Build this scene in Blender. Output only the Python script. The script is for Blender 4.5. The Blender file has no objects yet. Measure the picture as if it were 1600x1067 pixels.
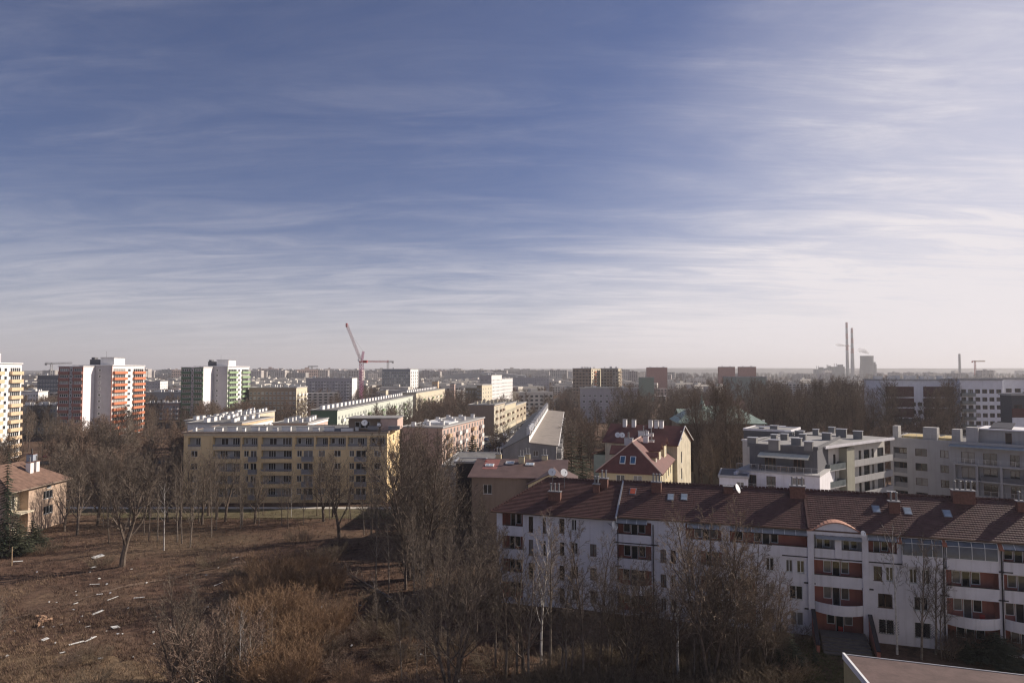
import bpy, math, random
import numpy as np
from mathutils import noise as mnoise, Vector
R = math.radians
SC = bpy.context.scene
COL = SC.collection

# ------------------------------------------------------------------ camera, sky, sun, exposure
CAM_Z, FPX, HZ = 30.0, 1067.0, 580.0
PITCH = math.atan((HZ-533.5)/FPX)
cam_d = bpy.data.cameras.new('camera'); cam = bpy.data.objects.new('camera', cam_d); COL.objects.link(cam)
cam_d.sensor_width = 36; cam_d.lens = 24.0; cam_d.clip_start = 0.5; cam_d.clip_end = 60000
cam.location = (0, 0, CAM_Z); cam.rotation_euler = (R(90)+PITCH, 0, 0)
SC.camera = cam

SUN_EL, SUN_AZ = 29.0, 22.0            # elevation; degrees from +X (right) towards +Y (away)
sd = bpy.data.lights.new('sun', 'SUN'); sd.energy = 4.0; sd.angle = R(0.5); sd.color = (1.0, 0.89, 0.77)
sun = bpy.data.objects.new('sun', sd); COL.objects.link(sun)
_sv = Vector((math.cos(R(SUN_EL))*math.cos(R(SUN_AZ)), math.cos(R(SUN_EL))*math.sin(R(SUN_AZ)), math.sin(R(SUN_EL))))
sun.rotation_euler = _sv.to_track_quat('Z', 'Y').to_euler()
sun.location = (200, 80, 150)

W = bpy.data.worlds.new('World'); SC.world = W; W.use_nodes = True
def build_world():
    nt = W.node_tree; nt.nodes.clear(); N = nt.nodes.new; L = nt.links.new
    out = N('ShaderNodeOutputWorld'); bg = N('ShaderNodeBackground'); bg.inputs[1].default_value = 0.086
    sky = N('ShaderNodeTexSky'); sky.sky_type = 'NISHITA'; sky.sun_disc = False
    sky.sun_elevation = R(SUN_EL); sky.sun_rotation = R(90-SUN_AZ)
    sky.air_density = 1.0; sky.dust_density = 0.6; sky.ozone_density = 4.0; sky.altitude = 200
    tint = N('ShaderNodeMix'); tint.data_type = 'RGBA'; tint.blend_type = 'MULTIPLY'; tint.inputs[0].default_value = 1.0
    tint.inputs[7].default_value = SKY_TINT
    L(sky.outputs[0], tint.inputs[6])
    tc = N('ShaderNodeTexCoord'); sep = N('ShaderNodeSeparateXYZ'); L(tc.outputs['Generated'], sep.inputs[0])
    def math_(op, a, b=None, clamp=False):
        m = N('ShaderNodeMath'); m.operation = op; m.use_clamp = clamp
        for i, v in enumerate((a, b)):
            if v is None: continue
            if isinstance(v, (int, float)): m.inputs[i].default_value = v
            else: L(v, m.inputs[i])
        return m.outputs[0]
    zc = math_('ADD', math_('MAXIMUM', sep.outputs[2], 0.0), 0.10)      # cloud sheet seen in perspective
    u = math_('DIVIDE', sep.outputs[0], zc); v = math_('DIVIDE', sep.outputs[1], zc)
    comb = N('ShaderNodeCombineXYZ'); L(u, comb.inputs[0]); L(v, comb.inputs[1])
    def nz(rot, sc, scale, detail, rough, dist=0.0, off=(0, 0, 0)):
        mp = N('ShaderNodeMapping'); mp.inputs['Rotation'].default_value = (0, 0, R(rot)); mp.inputs['Scale'].default_value = sc
        mp.inputs['Location'].default_value = off
        L(comb.outputs[0], mp.inputs[0])
        n = N('ShaderNodeTexNoise'); n.inputs['Scale'].default_value = scale; n.inputs['Detail'].default_value = detail
        n.inputs['Roughness'].default_value = rough; n.inputs['Distortion'].default_value = dist
        L(mp.outputs[0], n.inputs['Vector']); return n.outputs[0]
    def ramp(x, a, b):
        r = N('ShaderNodeMapRange'); r.interpolation_type = 'SMOOTHSTEP'; L(x, r.inputs[0])
        r.inputs[1].default_value = a; r.inputs[2].default_value = b; return r.outputs[0]
    fine = nz(20, (0.42, 1.5, 1), 2.6, 13, 0.68, 0.7, (2.3, 0.4, 0))
    veil = nz(26, (0.5, 0.9, 1), 0.75, 8, 0.6, 0.6, (5.1, 2.7, 0))
    streak = nz(30, (0.30, 2.6, 1), 3.4, 12, 0.7, 0.9, (1.2, 8.4, 0))
    patch = ramp(veil, 0.34, 0.70)
    f1 = math_('MULTIPLY', ramp(fine, 0.36, 0.80), math_('ADD', math_('MULTIPLY', patch, 0.8), 0.2))
    f2 = math_('MULTIPLY', ramp(streak, 0.46, 0.82), math_('ADD', math_('MULTIPLY', patch, 0.5), 0.15))
    # the cloud sheet thickens towards the sun (right) and with the longer path near the horizon
    side = math_('SUBTRACT', sep.outputs[0], math_('MULTIPLY', sep.outputs[2], 0.75))
    sunward = ramp(math_('ADD', side, math_('MULTIPLY', math_('SUBTRACT', veil, 0.5), 0.55)), -0.24, 0.50)
    low = ramp(math_('ADD', sep.outputs[2], math_('MULTIPLY', math_('SUBTRACT', fine, 0.5), -0.22)), 0.30, 0.0)
    base = math_('ADD', math_('MULTIPLY', sunward, 0.58), math_('MULTIPLY', math_('POWER', low, 1.5), 0.52))
    wisp = math_('ADD', math_('MULTIPLY', f1, 0.50), math_('MULTIPLY', f2, 0.32))
    cov = math_('ADD', math_('MULTIPLY', wisp, math_('ADD', math_('MULTIPLY', sunward, 0.75), 0.45)), base)
    cov = math_('MINIMUM', cov, 0.97)
    cl = N('ShaderNodeMix'); cl.data_type = 'RGBA'; cl.inputs[7].default_value = CLOUD_COL
    L(cov, cl.inputs[0]); L(tint.outputs[2], cl.inputs[6])
    L(cl.outputs[2], bg.inputs[0]); L(bg.outputs[0], out.inputs[0])
SKY_TINT = (0.36, 0.365, 0.485, 1)
CLOUD_COL = (5.9, 5.6, 5.8, 1)
build_world()
SC.view_settings.view_transform = 'Standard'; SC.view_settings.look = 'None'
SC.view_settings.exposure = 0.74; SC.view_settings.gamma = 1.0; SC.view_settings.use_curve_mapping = False
cy = SC.cycles
cy.max_bounces = 5; cy.diffuse_bounces = 2; cy.glossy_bounces = 2; cy.transmission_bounces = 3; cy.volume_bounces = 0; cy.transparent_max_bounces = 8
cy.use_denoising = True; cy.use_adaptive_sampling = False; cy.pixel_filter_type = 'BLACKMAN_HARRIS'; cy.filter_width = 1.25

# ------------------------------------------------------------------ pixel -> place (photo pixels, 1600 wide)
_cp, _sp = math.cos(PITCH), math.sin(PITCH)
def ray(px, py):
    dx = (px-800)/FPX; dy = -(py-533.5)/FPX
    return (dx, _cp-dy*_sp, _sp+dy*_cp)
def at_z(px, py, z=0.0):
    d = ray(px, py); t = (z-CAM_Z)/d[2]; return (d[0]*t, d[1]*t, z)
def at_y(px, py, Y):
    d = ray(px, py); t = Y/d[1]; return (d[0]*t, Y, CAM_Z+d[2]*t)
def ratio(px, py=600):
    d = ray(px, py); return d[0]/d[1]

# ------------------------------------------------------------------ materials
MATS = {}
def mat(name, col, rough=0.8, var=0.15, scale=1.5, bump=0.0, bscale=20.0, metal=0.0, dirt=0.0, spec=0.3, col2=None):
    if name in MATS: return MATS[name]
    m = bpy.data.materials.new(name); m.use_nodes = True; MATS[name] = m
    nt = m.node_tree; nd = nt.nodes; L = nt.links.new; b = nd['Principled BSDF']
    b.inputs['Roughness'].default_value = rough; b.inputs['Metallic'].default_value = metal
    b.inputs['Specular IOR Level'].default_value = spec
    c = tuple(col)+(1,)
    if var <= 0 and not dirt and not col2:
        b.inputs['Base Color'].default_value = c
    else:
        tc = nd.new('ShaderNodeTexCoord'); n = nd.new('ShaderNodeTexNoise')
        n.inputs['Scale'].default_value = scale; n.inputs['Detail'].default_value = 6; n.inputs['Roughness'].default_value = 0.65
        L(tc.outputs['Object'], n.inputs['Vector'])
        mx = nd.new('ShaderNodeMix'); mx.data_type = 'RGBA'
        lo = tuple(x*(1-var) for x in col)+(1,); hi = tuple(min(1, x*(1+var)) for x in (col2 or col))+(1,)
        mx.inputs[6].default_value = lo; mx.inputs[7].default_value = hi
        mr = nd.new('ShaderNodeMapRange'); mr.inputs[1].default_value = 0.32; mr.inputs[2].default_value = 0.68
        L(n.outputs[0], mr.inputs[0]); L(mr.outputs[0], mx.inputs[0]); last = mx.outputs[2]
        if dirt:                                       # rain streaks: stains running down the wall
            mp = nd.new('ShaderNodeMapping'); mp.inputs['Scale'].default_value = (1.6, 1.6, 0.12); L(tc.outputs['Object'], mp.inputs[0])
            n2 = nd.new('ShaderNodeTexNoise'); n2.inputs['Scale'].default_value = 1.3; n2.inputs['Detail'].default_value = 5; L(mp.outputs[0], n2.inputs['Vector'])
            m2 = nd.new('ShaderNodeMapRange'); m2.inputs[1].default_value = 0.5; m2.inputs[2].default_value = 0.75; m2.inputs[4].default_value = dirt
            L(n2.outputs[0], m2.inputs[0])
            d = nd.new('ShaderNodeMix'); d.data_type = 'RGBA'; d.blend_type = 'MULTIPLY'; d.inputs[7].default_value = (0.55, 0.52, 0.48, 1)
            L(m2.outputs[0], d.inputs[0]); L(last, d.inputs[6]); last = d.outputs[2]
        L(last, b.inputs['Base Color'])
    if bump:
        tc = nd.new('ShaderNodeTexCoord'); n = nd.new('ShaderNodeTexNoise'); n.inputs['Scale'].default_value = bscale; n.inputs['Detail'].default_value = 4
        L(tc.outputs['Object'], n.inputs['Vector']); bp = nd.new('ShaderNodeBump'); bp.inputs['Strength'].default_value = bump; bp.inputs['Distance'].default_value = 0.05
        L(n.outputs[0], bp.inputs['Height']); L(bp.outputs[0], b.inputs['Normal'])
    return m
def wall(name, col, dirt=0.35, var=0.07): return mat(name, col, 0.88, var, 0.6, 0.15, 12, 0, dirt, 0.2)
WHITE = wall('white_render', (0.71, 0.69, 0.71)); WHITEB = wall('bright_white_render', (0.74, 0.72, 0.70), 0.2)
GREYW = wall('grey_render', (0.37, 0.36, 0.355)); DGREY = wall('dark_grey_render', (0.13, 0.13, 0.14)); LGREY = wall('light_grey_render', (0.42, 0.41, 0.40))
YEL = wall('yellow_render', (0.74, 0.56, 0.32)); PYEL = wall('pale_yellow_render', (0.62, 0.54, 0.36)); YELG = wall('grey_yellow_render', (0.60, 0.50, 0.36))
PEACH = wall('peach_render', (0.50, 0.37, 0.28)); CREAM = wall('cream_render', (0.62, 0.55, 0.42)); ORANGE = wall('orange_render', (0.56, 0.20, 0.105)); LORANGE = wall('light_orange_render', (0.64, 0.47, 0.31))
REDW = wall('brick_red_render', (0.34, 0.175, 0.15)); PINK = wall('pink_render', (0.56, 0.41, 0.35)); SALMON = wall('salmon_render', (0.38, 0.155, 0.125))
GREENW = wall('green_render', (0.28, 0.38, 0.22)); DGREENW = wall('dark_green_render', (0.11, 0.18, 0.125)); MINT = wall('mint_render', (0.42, 0.47, 0.38))
BROWNW = wall('brown_render', (0.31, 0.24, 0.19)); LILAC = wall('lilac_grey_render', (0.42, 0.40, 0.42)); OLIVE = wall('olive_brown_render', (0.24, 0.20, 0.15))
ROOFG = mat('roofing_felt', (0.16, 0.155, 0.15), 0.9, 0.3, 0.5, 0.2, 6); ROOFL = mat('pale_roofing', (0.27, 0.26, 0.25), 0.8, 0.25, 0.5)
ROOFB = mat('brown_roof_sheet', (0.11, 0.07, 0.062), 0.6, 0.2, 0.7); ROOFM = mat('maroon_roof', (0.135, 0.055, 0.047), 0.65, 0.2, 0.9)
TILE = mat('maroon_roof_tile', (0.100, 0.052, 0.045), 0.55, 0.28, 1.4, 0.2, 9); TILEB = mat('brown_roof_tile', (0.19, 0.118, 0.088), 0.7, 0.25, 1.2)
COPPER = mat('green_copper', (0.30, 0.38, 0.325), 0.6, 0.25, 0.7, dirt=0.3)
METAL = mat('zinc_metal', (0.45, 0.45, 0.46), 0.4, 0.1, 2, metal=0.6); PIPE = mat('dark_metal', (0.035, 0.03, 0.035), 0.5, 0.1); STEEL = mat('steel', (0.22, 0.22, 0.23), 0.5, 0.1)
FRAMEW = mat('white_frame', (0.72, 0.72, 0.70), 0.5, 0.05); FRAMEB = mat('brown_frame', (0.10, 0.055, 0.035), 0.5, 0.1)
BRICK = mat('chimney_brick', (0.17, 0.085, 0.065), 0.85, 0.3, 5)
def glass(name, col, rough=0.08): return mat(name, col, rough, 0.25, 0.8, spec=0.6)
PANES = [glass('pane_dark', (0.018, 0.02, 0.024)), glass('pane_room', (0.04, 0.042, 0.045)), glass('pane_curtain', (0.20, 0.19, 0.18), 0.2), glass('pane_blind', (0.10, 0.09, 0.085), 0.15)]
FARPANES = [glass('far_window', (0.03, 0.032, 0.038), 0.2), glass('far_window_dim', (0.09, 0.088, 0.088), 0.25), glass('far_window_curtain', (0.30, 0.29, 0.27), 0.4)]; FARPANE = FARPANES[0]
GLASSG = glass('awning_glass', (0.26, 0.27, 0.28), 0.12); SKYL = glass('skylight_glass', (0.30, 0.36, 0.42), 0.08); BLUEG = glass('blue_glass', (0.03, 0.10, 0.20), 0.1)
RAILG = glass('rail_glass', (0.16, 0.18, 0.18), 0.15)
WHITEP = mat('white_paint', (0.80, 0.80, 0.79), 0.5, 0.05)

# ------------------------------------------------------------------ mesh building
class MB:
    def __init__(s): s.v = []; s.f = []; s.m = []
    def quad(s, a, b, c, d, m=0):
        n = len(s.v); s.v += [a, b, c, d]; s.f.append((n, n+1, n+2, n+3)); s.m.append(m)
    def tri(s, a, b, c, m=0):
        n = len(s.v); s.v += [a, b, c]; s.f.append((n, n+1, n+2)); s.m.append(m)
    def box(s, x0, x1, y0, y1, z0, z1, m=0, top=None, bot=True):
        n = len(s.v)
        s.v += [(x0, y0, z0), (x1, y0, z0), (x1, y1, z0), (x0, y1, z0), (x0, y0, z1), (x1, y0, z1), (x1, y1, z1), (x0, y1, z1)]
        fs = [(0, 1, 5, 4), (1, 2, 6, 5), (2, 3, 7, 6), (3, 0, 4, 7), (4, 5, 6, 7)]; ms = [m]*4+[m if top is None else top]
        if bot: fs.append((3, 2, 1, 0)); ms.append(m)
        s.f += [tuple(n+i for i in f) for f in fs]; s.m += ms
    def prism(s, base, z0, z1, m=0, top=None):
        """base: list of (x,y); z0,z1 numbers or per-vertex lists"""
        k = len(base); n = len(s.v); zb = z0 if isinstance(z0, (list, tuple)) else [z0]*k; zt = z1 if isinstance(z1, (list, tuple)) else [z1]*k
        s.v += [(p[0], p[1], zb[i]) for i, p in enumerate(base)]+[(p[0], p[1], zt[i]) for i, p in enumerate(base)]
        for i in range(k):
            j = (i+1) % k; s.f.append((n+i, n+j, n+k+j, n+k+i)); s.m.append(m)
        s.f.append(tuple(n+k+i for i in range(k))); s.m.append(m if top is None else top)
        s.f.append(tuple(n+k-1-i for i in range(k))); s.m.append(m)
    def poly(s, pts, m=0):
        n = len(s.v); s.v += list(pts); s.f.append(tuple(range(n, n+len(pts)))); s.m.append(m)
    def slab(s, pts, th, m=0, m2=None):
        """roof plane of thickness th (downwards) from 3-D outline"""
        k = len(pts); n = len(s.v); s.v += list(pts)+[(p[0], p[1], p[2]-th) for p in pts]
        s.f.append(tuple(range(n, n+k))); s.m.append(m)
        s.f.append(tuple(n+2*k-1-i for i in range(k))); s.m.append(m if m2 is None else m2)
        for i in range(k):
            j = (i+1) % k; s.f.append((n+i, n+k+i, n+k+j, n+j)); s.m.append(m if m2 is None else m2)
    def tube(s, p, q, r0, r1=None, k=6, m=0, cap=True):
        r1 = r0 if r1 is None else r1
        a = Vector(p); b = Vector(q); d = b-a
        if d.length < 1e-6: return
        d.normalize(); u = d.orthogonal().normalized(); w = d.cross(u); n = len(s.v)
        for c, r in ((a, r0), (b, r1)):
            for i in range(k):
                t = 2*math.pi*i/k; s.v.append(tuple(c+u*(r*math.cos(t))+w*(r*math.sin(t))))
        for i in range(k):
            j = (i+1) % k; s.f.append((n+i, n+j, n+k+j, n+k+i)); s.m.append(m)
        if cap: s.f.append(tuple(range(n+k, n+2*k))); s.m.append(m); s.f.append(tuple(range(n+k-1, n-1, -1))); s.m.append(m)
    def lathe(s, prof, k=16, m=0, c=(0, 0)):
        n = len(s.v)
        for r, z in prof:
            for i in range(k):
                t = 2*math.pi*i/k; s.v.append((c[0]+r*math.cos(t), c[1]+r*math.sin(t), z))
        for a in range(len(prof)-1):
            for i in range(k):
                j = (i+1) % k; s.f.append((n+a*k+i, n+a*k+j, n+(a+1)*k+j, n+(a+1)*k+i)); s.m.append(m)
        s.f.append(tuple(n+(len(prof)-1)*k+i for i in range(k))); s.m.append(m)
    def mesh(s, name, mats):
        me = bpy.data.meshes.new(name); me.from_pydata(s.v, [], s.f)
        for mm in (mats if isinstance(mats, (list, tuple)) else [mats]): me.materials.append(mm)
        if any(s.m): me.polygons.foreach_set('material_index', s.m)
        me.update(); return me
    def build(s, name, mats, parent=None, loc=None, rz=0.0): return link(name, s.mesh(name, mats), parent, loc, rz)
def link(name, data, parent=None, loc=None, rz=0.0):
    o = bpy.data.objects.new(name, data); COL.objects.link(o)
    if parent is not None: o.parent = parent
    if loc is not None: o.location = loc
    if rz: o.rotation_euler = (0, 0, rz)
    return o
def tag(o, label=None, cat=None, group=None, kind=None):
    if label: o['label'] = label
    if cat: o['category'] = cat
    if group: o['group'] = group
    if kind: o['kind'] = kind
    return o
def empty(name, loc, rz=0.0, label=None, cat=None, group=None):
    o = link(name, None, None, loc, rz); o.empty_display_size = 1; return tag(o, label, cat, group)
def copy_tree(o, parent=None):
    c = o.copy(); COL.objects.link(c)
    if parent is not None: c.parent = parent
    for ch in o.children: copy_tree(ch, c)
    return c
def np_mesh(name, V, F, mats, midx=None):
    me = bpy.data.meshes.new(name); V = np.asarray(V, dtype=np.float32); F = np.asarray(F, dtype=np.int32)
    me.vertices.add(len(V)); me.vertices.foreach_set('co', V.ravel())
    k = F.shape[1]; me.loops.add(F.size); me.loops.foreach_set('vertex_index', F.ravel())
    me.polygons.add(len(F)); me.polygons.foreach_set('loop_start', np.arange(0, F.size, k, dtype=np.int32))
    try: me.polygons.foreach_set('loop_total', np.full(len(F), k, dtype=np.int32))
    except Exception: pass
    for mm in (mats if isinstance(mats, (list, tuple)) else [mats]): me.materials.append(mm)
    if midx is not None: me.polygons.foreach_set('material_index', np.asarray(midx, dtype=np.int32))
    me.update(calc_edges=True); return me

# ------------------------------------------------------------------ buildings: local frame x along the front, y into the depth, z up
_WM = {}
def win_meshes(w, h, n, far, fm, pi, sill):
    key = (round(w, 2), round(h, 2), n, far, fm.name, pi, sill)
    if key in _WM: return _WM[key]
    a = MB(); t = 0.07 if not far else 0.15
    a.box(0, w, 0, .07, 0, t); a.box(0, w, 0, .07, h-t, h); a.box(0, t, 0, .07, t, h-t); a.box(w-t, w, 0, .07, t, h-t)
    for i in range(1, n):
        x = w*i/n; a.box(x-t*.6, x+t*.6, 0.005, .065, t, h-t)
    if sill: a.box(-.08, w+.08, -.16, -.002, -.05, 0)
    p = a if far else MB()
    p.quad((t*.9, .045, t*.9), (w-t*.9, .045, t*.9), (w-t*.9, .045, h-t*.9), (t*.9, .045, h-t*.9), 1 if far else 0)
    pm = None if far else PANES[pi]
    r = (a.mesh('window', [fm, FARPANES[pi]] if far else [fm]), None if far else p.mesh('pane', [pm])); _WM[key] = r; return r
_PM = {}
class Bld:
    ROT = {'F': 0.0, 'R': math.pi/2, 'L': -math.pi/2, 'B': math.pi}
    def __init__(s, name, label, cat, X, Y, rot, W, D, H, group=None, z0=0.0):
        s.root = empty(name, (X, Y, z0), R(rot), label, cat, group); s.X, s.Y, s.z0 = X, Y, z0
        s.c, s.s = math.cos(R(rot)), math.sin(R(rot)); s.W, s.D, s.H = W, D, H; s.rng = random.Random(name+label)
        FOOT.append((X, Y, s.c, s.s, W, D))
    def loc(s, p):
        x, y = p[0]-s.X, p[1]-s.Y; return (x*s.c+y*s.s, -x*s.s+y*s.c)
    def world(s, x, y, z=0): return (s.X+x*s.c-y*s.s, s.Y+x*s.s+y*s.c, z+s.z0)
    def _r(s, px, py):
        d = ray(px, py); o = s.loc((0, 0)); return o, (d[0]*s.c+d[1]*s.s, -d[0]*s.s+d[1]*s.c, d[2])
    def onF(s, px, py, y=0.0):
        o, d = s._r(px, py); t = (y-o[1])/d[1]; return (o[0]+d[0]*t, CAM_Z+d[2]*t-s.z0)
    def onR(s, px, py, x=None):
        x = s.W if x is None else x; o, d = s._r(px, py); t = (x-o[0])/d[0]; return (o[1]+d[1]*t, CAM_Z+d[2]*t-s.z0)
    def onZ(s, px, py, z):
        o, d = s._r(px, py); t = (z+s.z0-CAM_Z)/d[2]; return (o[0]+d[0]*t, o[1]+d[1]*t)
    def T(s, f, u, z, d=0.0):
        return {'F': (u, d, z), 'R': (s.W-d, u, z), 'L': (d, s.D-u, z), 'B': (s.W-u, s.D-d, z)}[f]
    def part(s, name, mb, mats, parent=None): return mb.build(name, mats, parent or s.root)
    def sheet(s, mb, f, holes, z0=-0.4, z1=None, m=0, u1=None):
        """wall face with real openings; hole=(u0,u1,z0,z1,depth,back material or None)"""
        z1 = s.H if z1 is None else z1; U1 = u1 if u1 is not None else (s.W if f in 'FB' else s.D)
        us = sorted({0.0, U1} | {round(h[i], 3) for h in holes for i in (0, 1) if 0 < h[i] < U1})
        zs = sorted({z0, z1} | {round(h[i], 3) for h in holes for i in (2, 3) if z0 < h[i] < z1})
        for j in range(len(zs)-1):
            zc = (zs[j]+zs[j+1])/2; row = [h for h in holes if h[2] < zc < h[3]]; st = None
            for i in range(len(us)-1):
                uc = (us[i]+us[i+1])/2; hit = any(h[0] < uc < h[1] for h in row)
                if not hit and st is None: st = us[i]
                if st is not None and (hit or i == len(us)-2):
                    en = us[i] if hit else us[i+1]
                    mb.quad(s.T(f, st, zs[j]), s.T(f, en, zs[j]), s.T(f, en, zs[j+1]), s.T(f, st, zs[j+1]), m); st = None
        for h in holes:
            a, b, c, d, e = h[:5]; T = s.T; bm = h[5] if len(h) > 5 else None; rm = h[6] if len(h) > 6 else m
            mb.quad(T(f, a, c), T(f, a, c, e), T(f, a, d, e), T(f, a, d), rm); mb.quad(T(f, b, c, e), T(f, b, c), T(f, b, d), T(f, b, d, e), rm)
            mb.quad(T(f, a, c), T(f, b, c), T(f, b, c, e), T(f, a, c, e), m); mb.quad(T(f, a, d, e), T(f, b, d, e), T(f, b, d), T(f, a, d), m)
            if bm is not None: mb.quad(T(f, a, c, e), T(f, b, c, e), T(f, b, d, e), T(f, a, d, e), bm)
    def win(s, f, u0, u1, z0, z1, n=2, d=0.12, far=False, fm=None, pi=None, sill=None, name='window'):
        fm = fm or FRAMEW; pi = s.rng.choice((0, 0, 0, 1, 1, 2, 3)) if pi is None else pi
        fr, pn = win_meshes(u1-u0, z1-z0, n, far, fm, (0, 0, 1, 2)[pi] if far else pi, (not far) if sill is None else sill)
        o = link(name, fr, s.root, s.T(f, u0, z0, d), Bld.ROT[f])
        if pn is not None: link('pane', pn, o)
        return o
    def balc(s, f, u0, u1, z, dep, h=1.0, m=None, d=0.0, name='balcony', slabm=None, th=0.1):
        """projecting balcony: floor slab and parapet on three sides"""
        m = m or WHITE; w = u1-u0; key = ('b', round(w, 2), round(dep, 2), round(h, 2), m.name, slabm.name if slabm else '')
        if key not in _PM:
            b = MB(); b.box(0, w, -dep, 0, -.16, 0, 1 if slabm else 0)
            b.box(0, w, -dep, -dep+th, 0.003, h); b.box(0, th, -dep+th, 0, 0.003, h); b.box(w-th, w, -dep+th, 0, 0.003, h)
            _PM[key] = b.mesh(name, [m]+([slabm] if slabm else []))
        return link(name, _PM[key], s.root, s.T(f, u0, z, d-0.003), Bld.ROT[f])
    def panel(s, f, u0, u1, z0, z1, th, m, d=0.0, name='panel'):
        w, h = u1-u0, z1-z0; key = ('p', round(w, 2), round(h, 2), round(th, 3), m.name, name)
        if key not in _PM:
            b = MB(); b.box(0, w, -th, 0, 0, h); _PM[key] = b.mesh(name, [m])
        return link(name, _PM[key], s.root, s.T(f, u0, z0, d-0.003), Bld.ROT[f])
    def flat_roof(s, m, em=None, over=0.3, th=0.35, inset=0.25, name='roof'):
        b = MB(); b.box(-over, s.W+over, -over, s.D+over, s.H-.02, s.H+th*.6, 1); e = inset
        b.box(-over, s.W+over, -over, -over+e, s.H+th*.6, s.H+th, 1); b.box(-over, s.W+over, s.D+over-e, s.D+over, s.H+th*.6, s.H+th, 1)
        b.box(-over, -over+e, -over+e, s.D+over-e, s.H+th*.6, s.H+th, 1); b.box(s.W+over-e, s.W+over, -over+e, s.D+over-e, s.H+th*.6, s.H+th, 1)
        zz = s.H+th*.6+.004; b.quad((-over+e, -over+e, zz), (s.W+over-e, -over+e, zz), (s.W+over-e, s.D+over-e, zz), (-over+e, s.D+over-e, zz), 0)
        return s.part(name, b, [m, em or m])
    def chim(s, x, y, z0, w=1.0, d=0.6, h=1.2, m=None, cap=None, flues=0):
        key = ('c', w, d, h, (m or WHITEP).name, (cap or STEEL).name)
        if key not in _PM:
            b = MB(); b.box(-w/2, w/2, -d/2, d/2, -.5, h, 0); b.box(-w/2-.08, w/2+.08, -d/2-.08, d/2+.08, h, h+.1, 1)
            _PM[key] = b.mesh('chimney', [m or WHITEP, cap or STEEL])
        o = link('chimney', _PM[key], s.root, (x, y, z0))
        for i in range(flues):
            k2 = 'flue'
            if k2 not in _PM:
                b = MB(); b.tube((0, 0, 0), (0, 0, .9), .11, .11, 8); b.tube((0, 0, .95), (0, 0, 1.05), .2, .02, 8); b.tube((0, 0, .9), (0, 0, .96), .03, .03, 4); _PM[k2] = b.mesh('flue', [mat('flue_steel', (.25, .245, .24), .55, .2)])
            link('flue', _PM[k2], o, (-w/2+w*(i+.5)/flues, 0, h+.1))
        return o
FOOT = []
def solve(C, e, px, py=600):
    r = ratio(px, py); return (r*C[1]-C[0])/(e[0]-r*e[1])
def corner_box(pl, pc, pr, Yc, rot, side='R', D=None, py=600):
    """footprint from the photo columns of the left end, near corner and right end of a two-faced block"""
    c, s_ = math.cos(R(rot)), math.sin(R(rot)); C = (ratio(pc, py)*Yc, Yc)
    if side == 'R':
        Wd = solve(C, (-c, -s_), pl, py); Dp = solve(C, (-s_, c), pr, py) if D is None else D
        O = (C[0]-c*Wd, C[1]-s_*Wd)
    else:
        Wd = solve(C, (c, s_), pr, py); Dp = solve(C, (-s_, c), pl, py) if D is None else D; O = C
    return O, Wd, Dp

# ------------------------------------------------------------------ ground
def gz(x, y):
    if not (45 < y < 150 and -110 < x < 25): return 0.0
    m = min(1, (y-45)/15, (150-y)/20, (x+110)/15, (25-x)/12); m = max(0, m)
    return m*(0.55*mnoise.noise((x*.05, y*.05, 3.1))+0.28*mnoise.noise((x*.16, y*.16, 7.7))+0.10*mnoise.noise((x*.6, y*.6, 1.7)))
def ground_mat():
    m = bpy.data.materials.new('ground_soil'); m.use_nodes = True; nt = m.node_tree; nd = nt.nodes; L = nt.links.new; b = nd['Principled BSDF']
    b.inputs['Roughness'].default_value = 0.95; b.inputs['Specular IOR Level'].default_value = 0.1
    tc = nd.new('ShaderNodeTexCoord')
    def nz(sc, det, rg=.6, st=(1, 1, 1)):
        mp = nd.new('ShaderNodeMapping'); mp.inputs['Scale'].default_value = st; L(tc.outputs['Object'], mp.inputs[0])
        n = nd.new('ShaderNodeTexNoise'); n.inputs['Scale'].default_value = sc; n.inputs['Detail'].default_value = det; n.inputs['Roughness'].default_value = rg; L(mp.outputs[0], n.inputs['Vector']); return n.outputs[0]
    def rng(x, a, c):
        r = nd.new('ShaderNodeMapRange'); r.inputs[1].default_value = a; r.inputs[2].default_value = c; L(x, r.inputs[0]); return r.outputs[0]
    def mix(f, a, c):
        x = nd.new('ShaderNodeMix'); x.data_type = 'RGBA'; L(f, x.inputs[0])
        for i, v in ((6, a), (7, c)):
            if isinstance(v, tuple): x.inputs[i].default_value = v+(1,)
            else: L(v, x.inputs[i])
        return x.outputs[2]
    earth = mix(rng(nz(.55, 9, .7), .35, .68), (.036, .021, .016), (.165, .100, .070))
    grass = mix(rng(nz(1.4, 8, .7), .35, .7), (.075, .046, .031), (.235, .158, .105))
    c = mix(rng(nz(.07, 5, .6), .44, .62), earth, grass)
    c = mix(rng(nz(.045, 4, .55, (1, 2, 1)), .60, .75), c, (.060, .045, .030))
    c = mix(rng(nz(6.0, 3, .6), .62, .72), c, (.22, .185, .14))
    # green-tinged turf in the yards (slow patches)
    c = mix(rng(nz(.02, 3, .5), .55, .75), c, (.078, .062, .040))
    L(c, b.inputs['Base Color'])
    bp = nd.new('ShaderNodeBump'); bp.inputs['Strength'].default_value = .7; bp.inputs['Distance'].default_value = .25; L(nz(2.2, 8, .7), bp.inputs['Height']); L(bp.outputs[0], b.inputs['Normal'])
    return m
def axis(lo, hi, near0, near1, step):
    a = [near0]; st = step
    while a[0] > lo: st *= 1.35; a.insert(0, a[0]-st)
    x = near0
    while x < near1: x += step; a.append(x)
    st = step
    while a[-1] < hi: st *= 1.35; a.append(a[-1]+st)
    return [min(max(v, lo), hi) for v in a if lo < v < hi] if False else [lo]+[v for v in a if lo < v < hi]+[hi]
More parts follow.
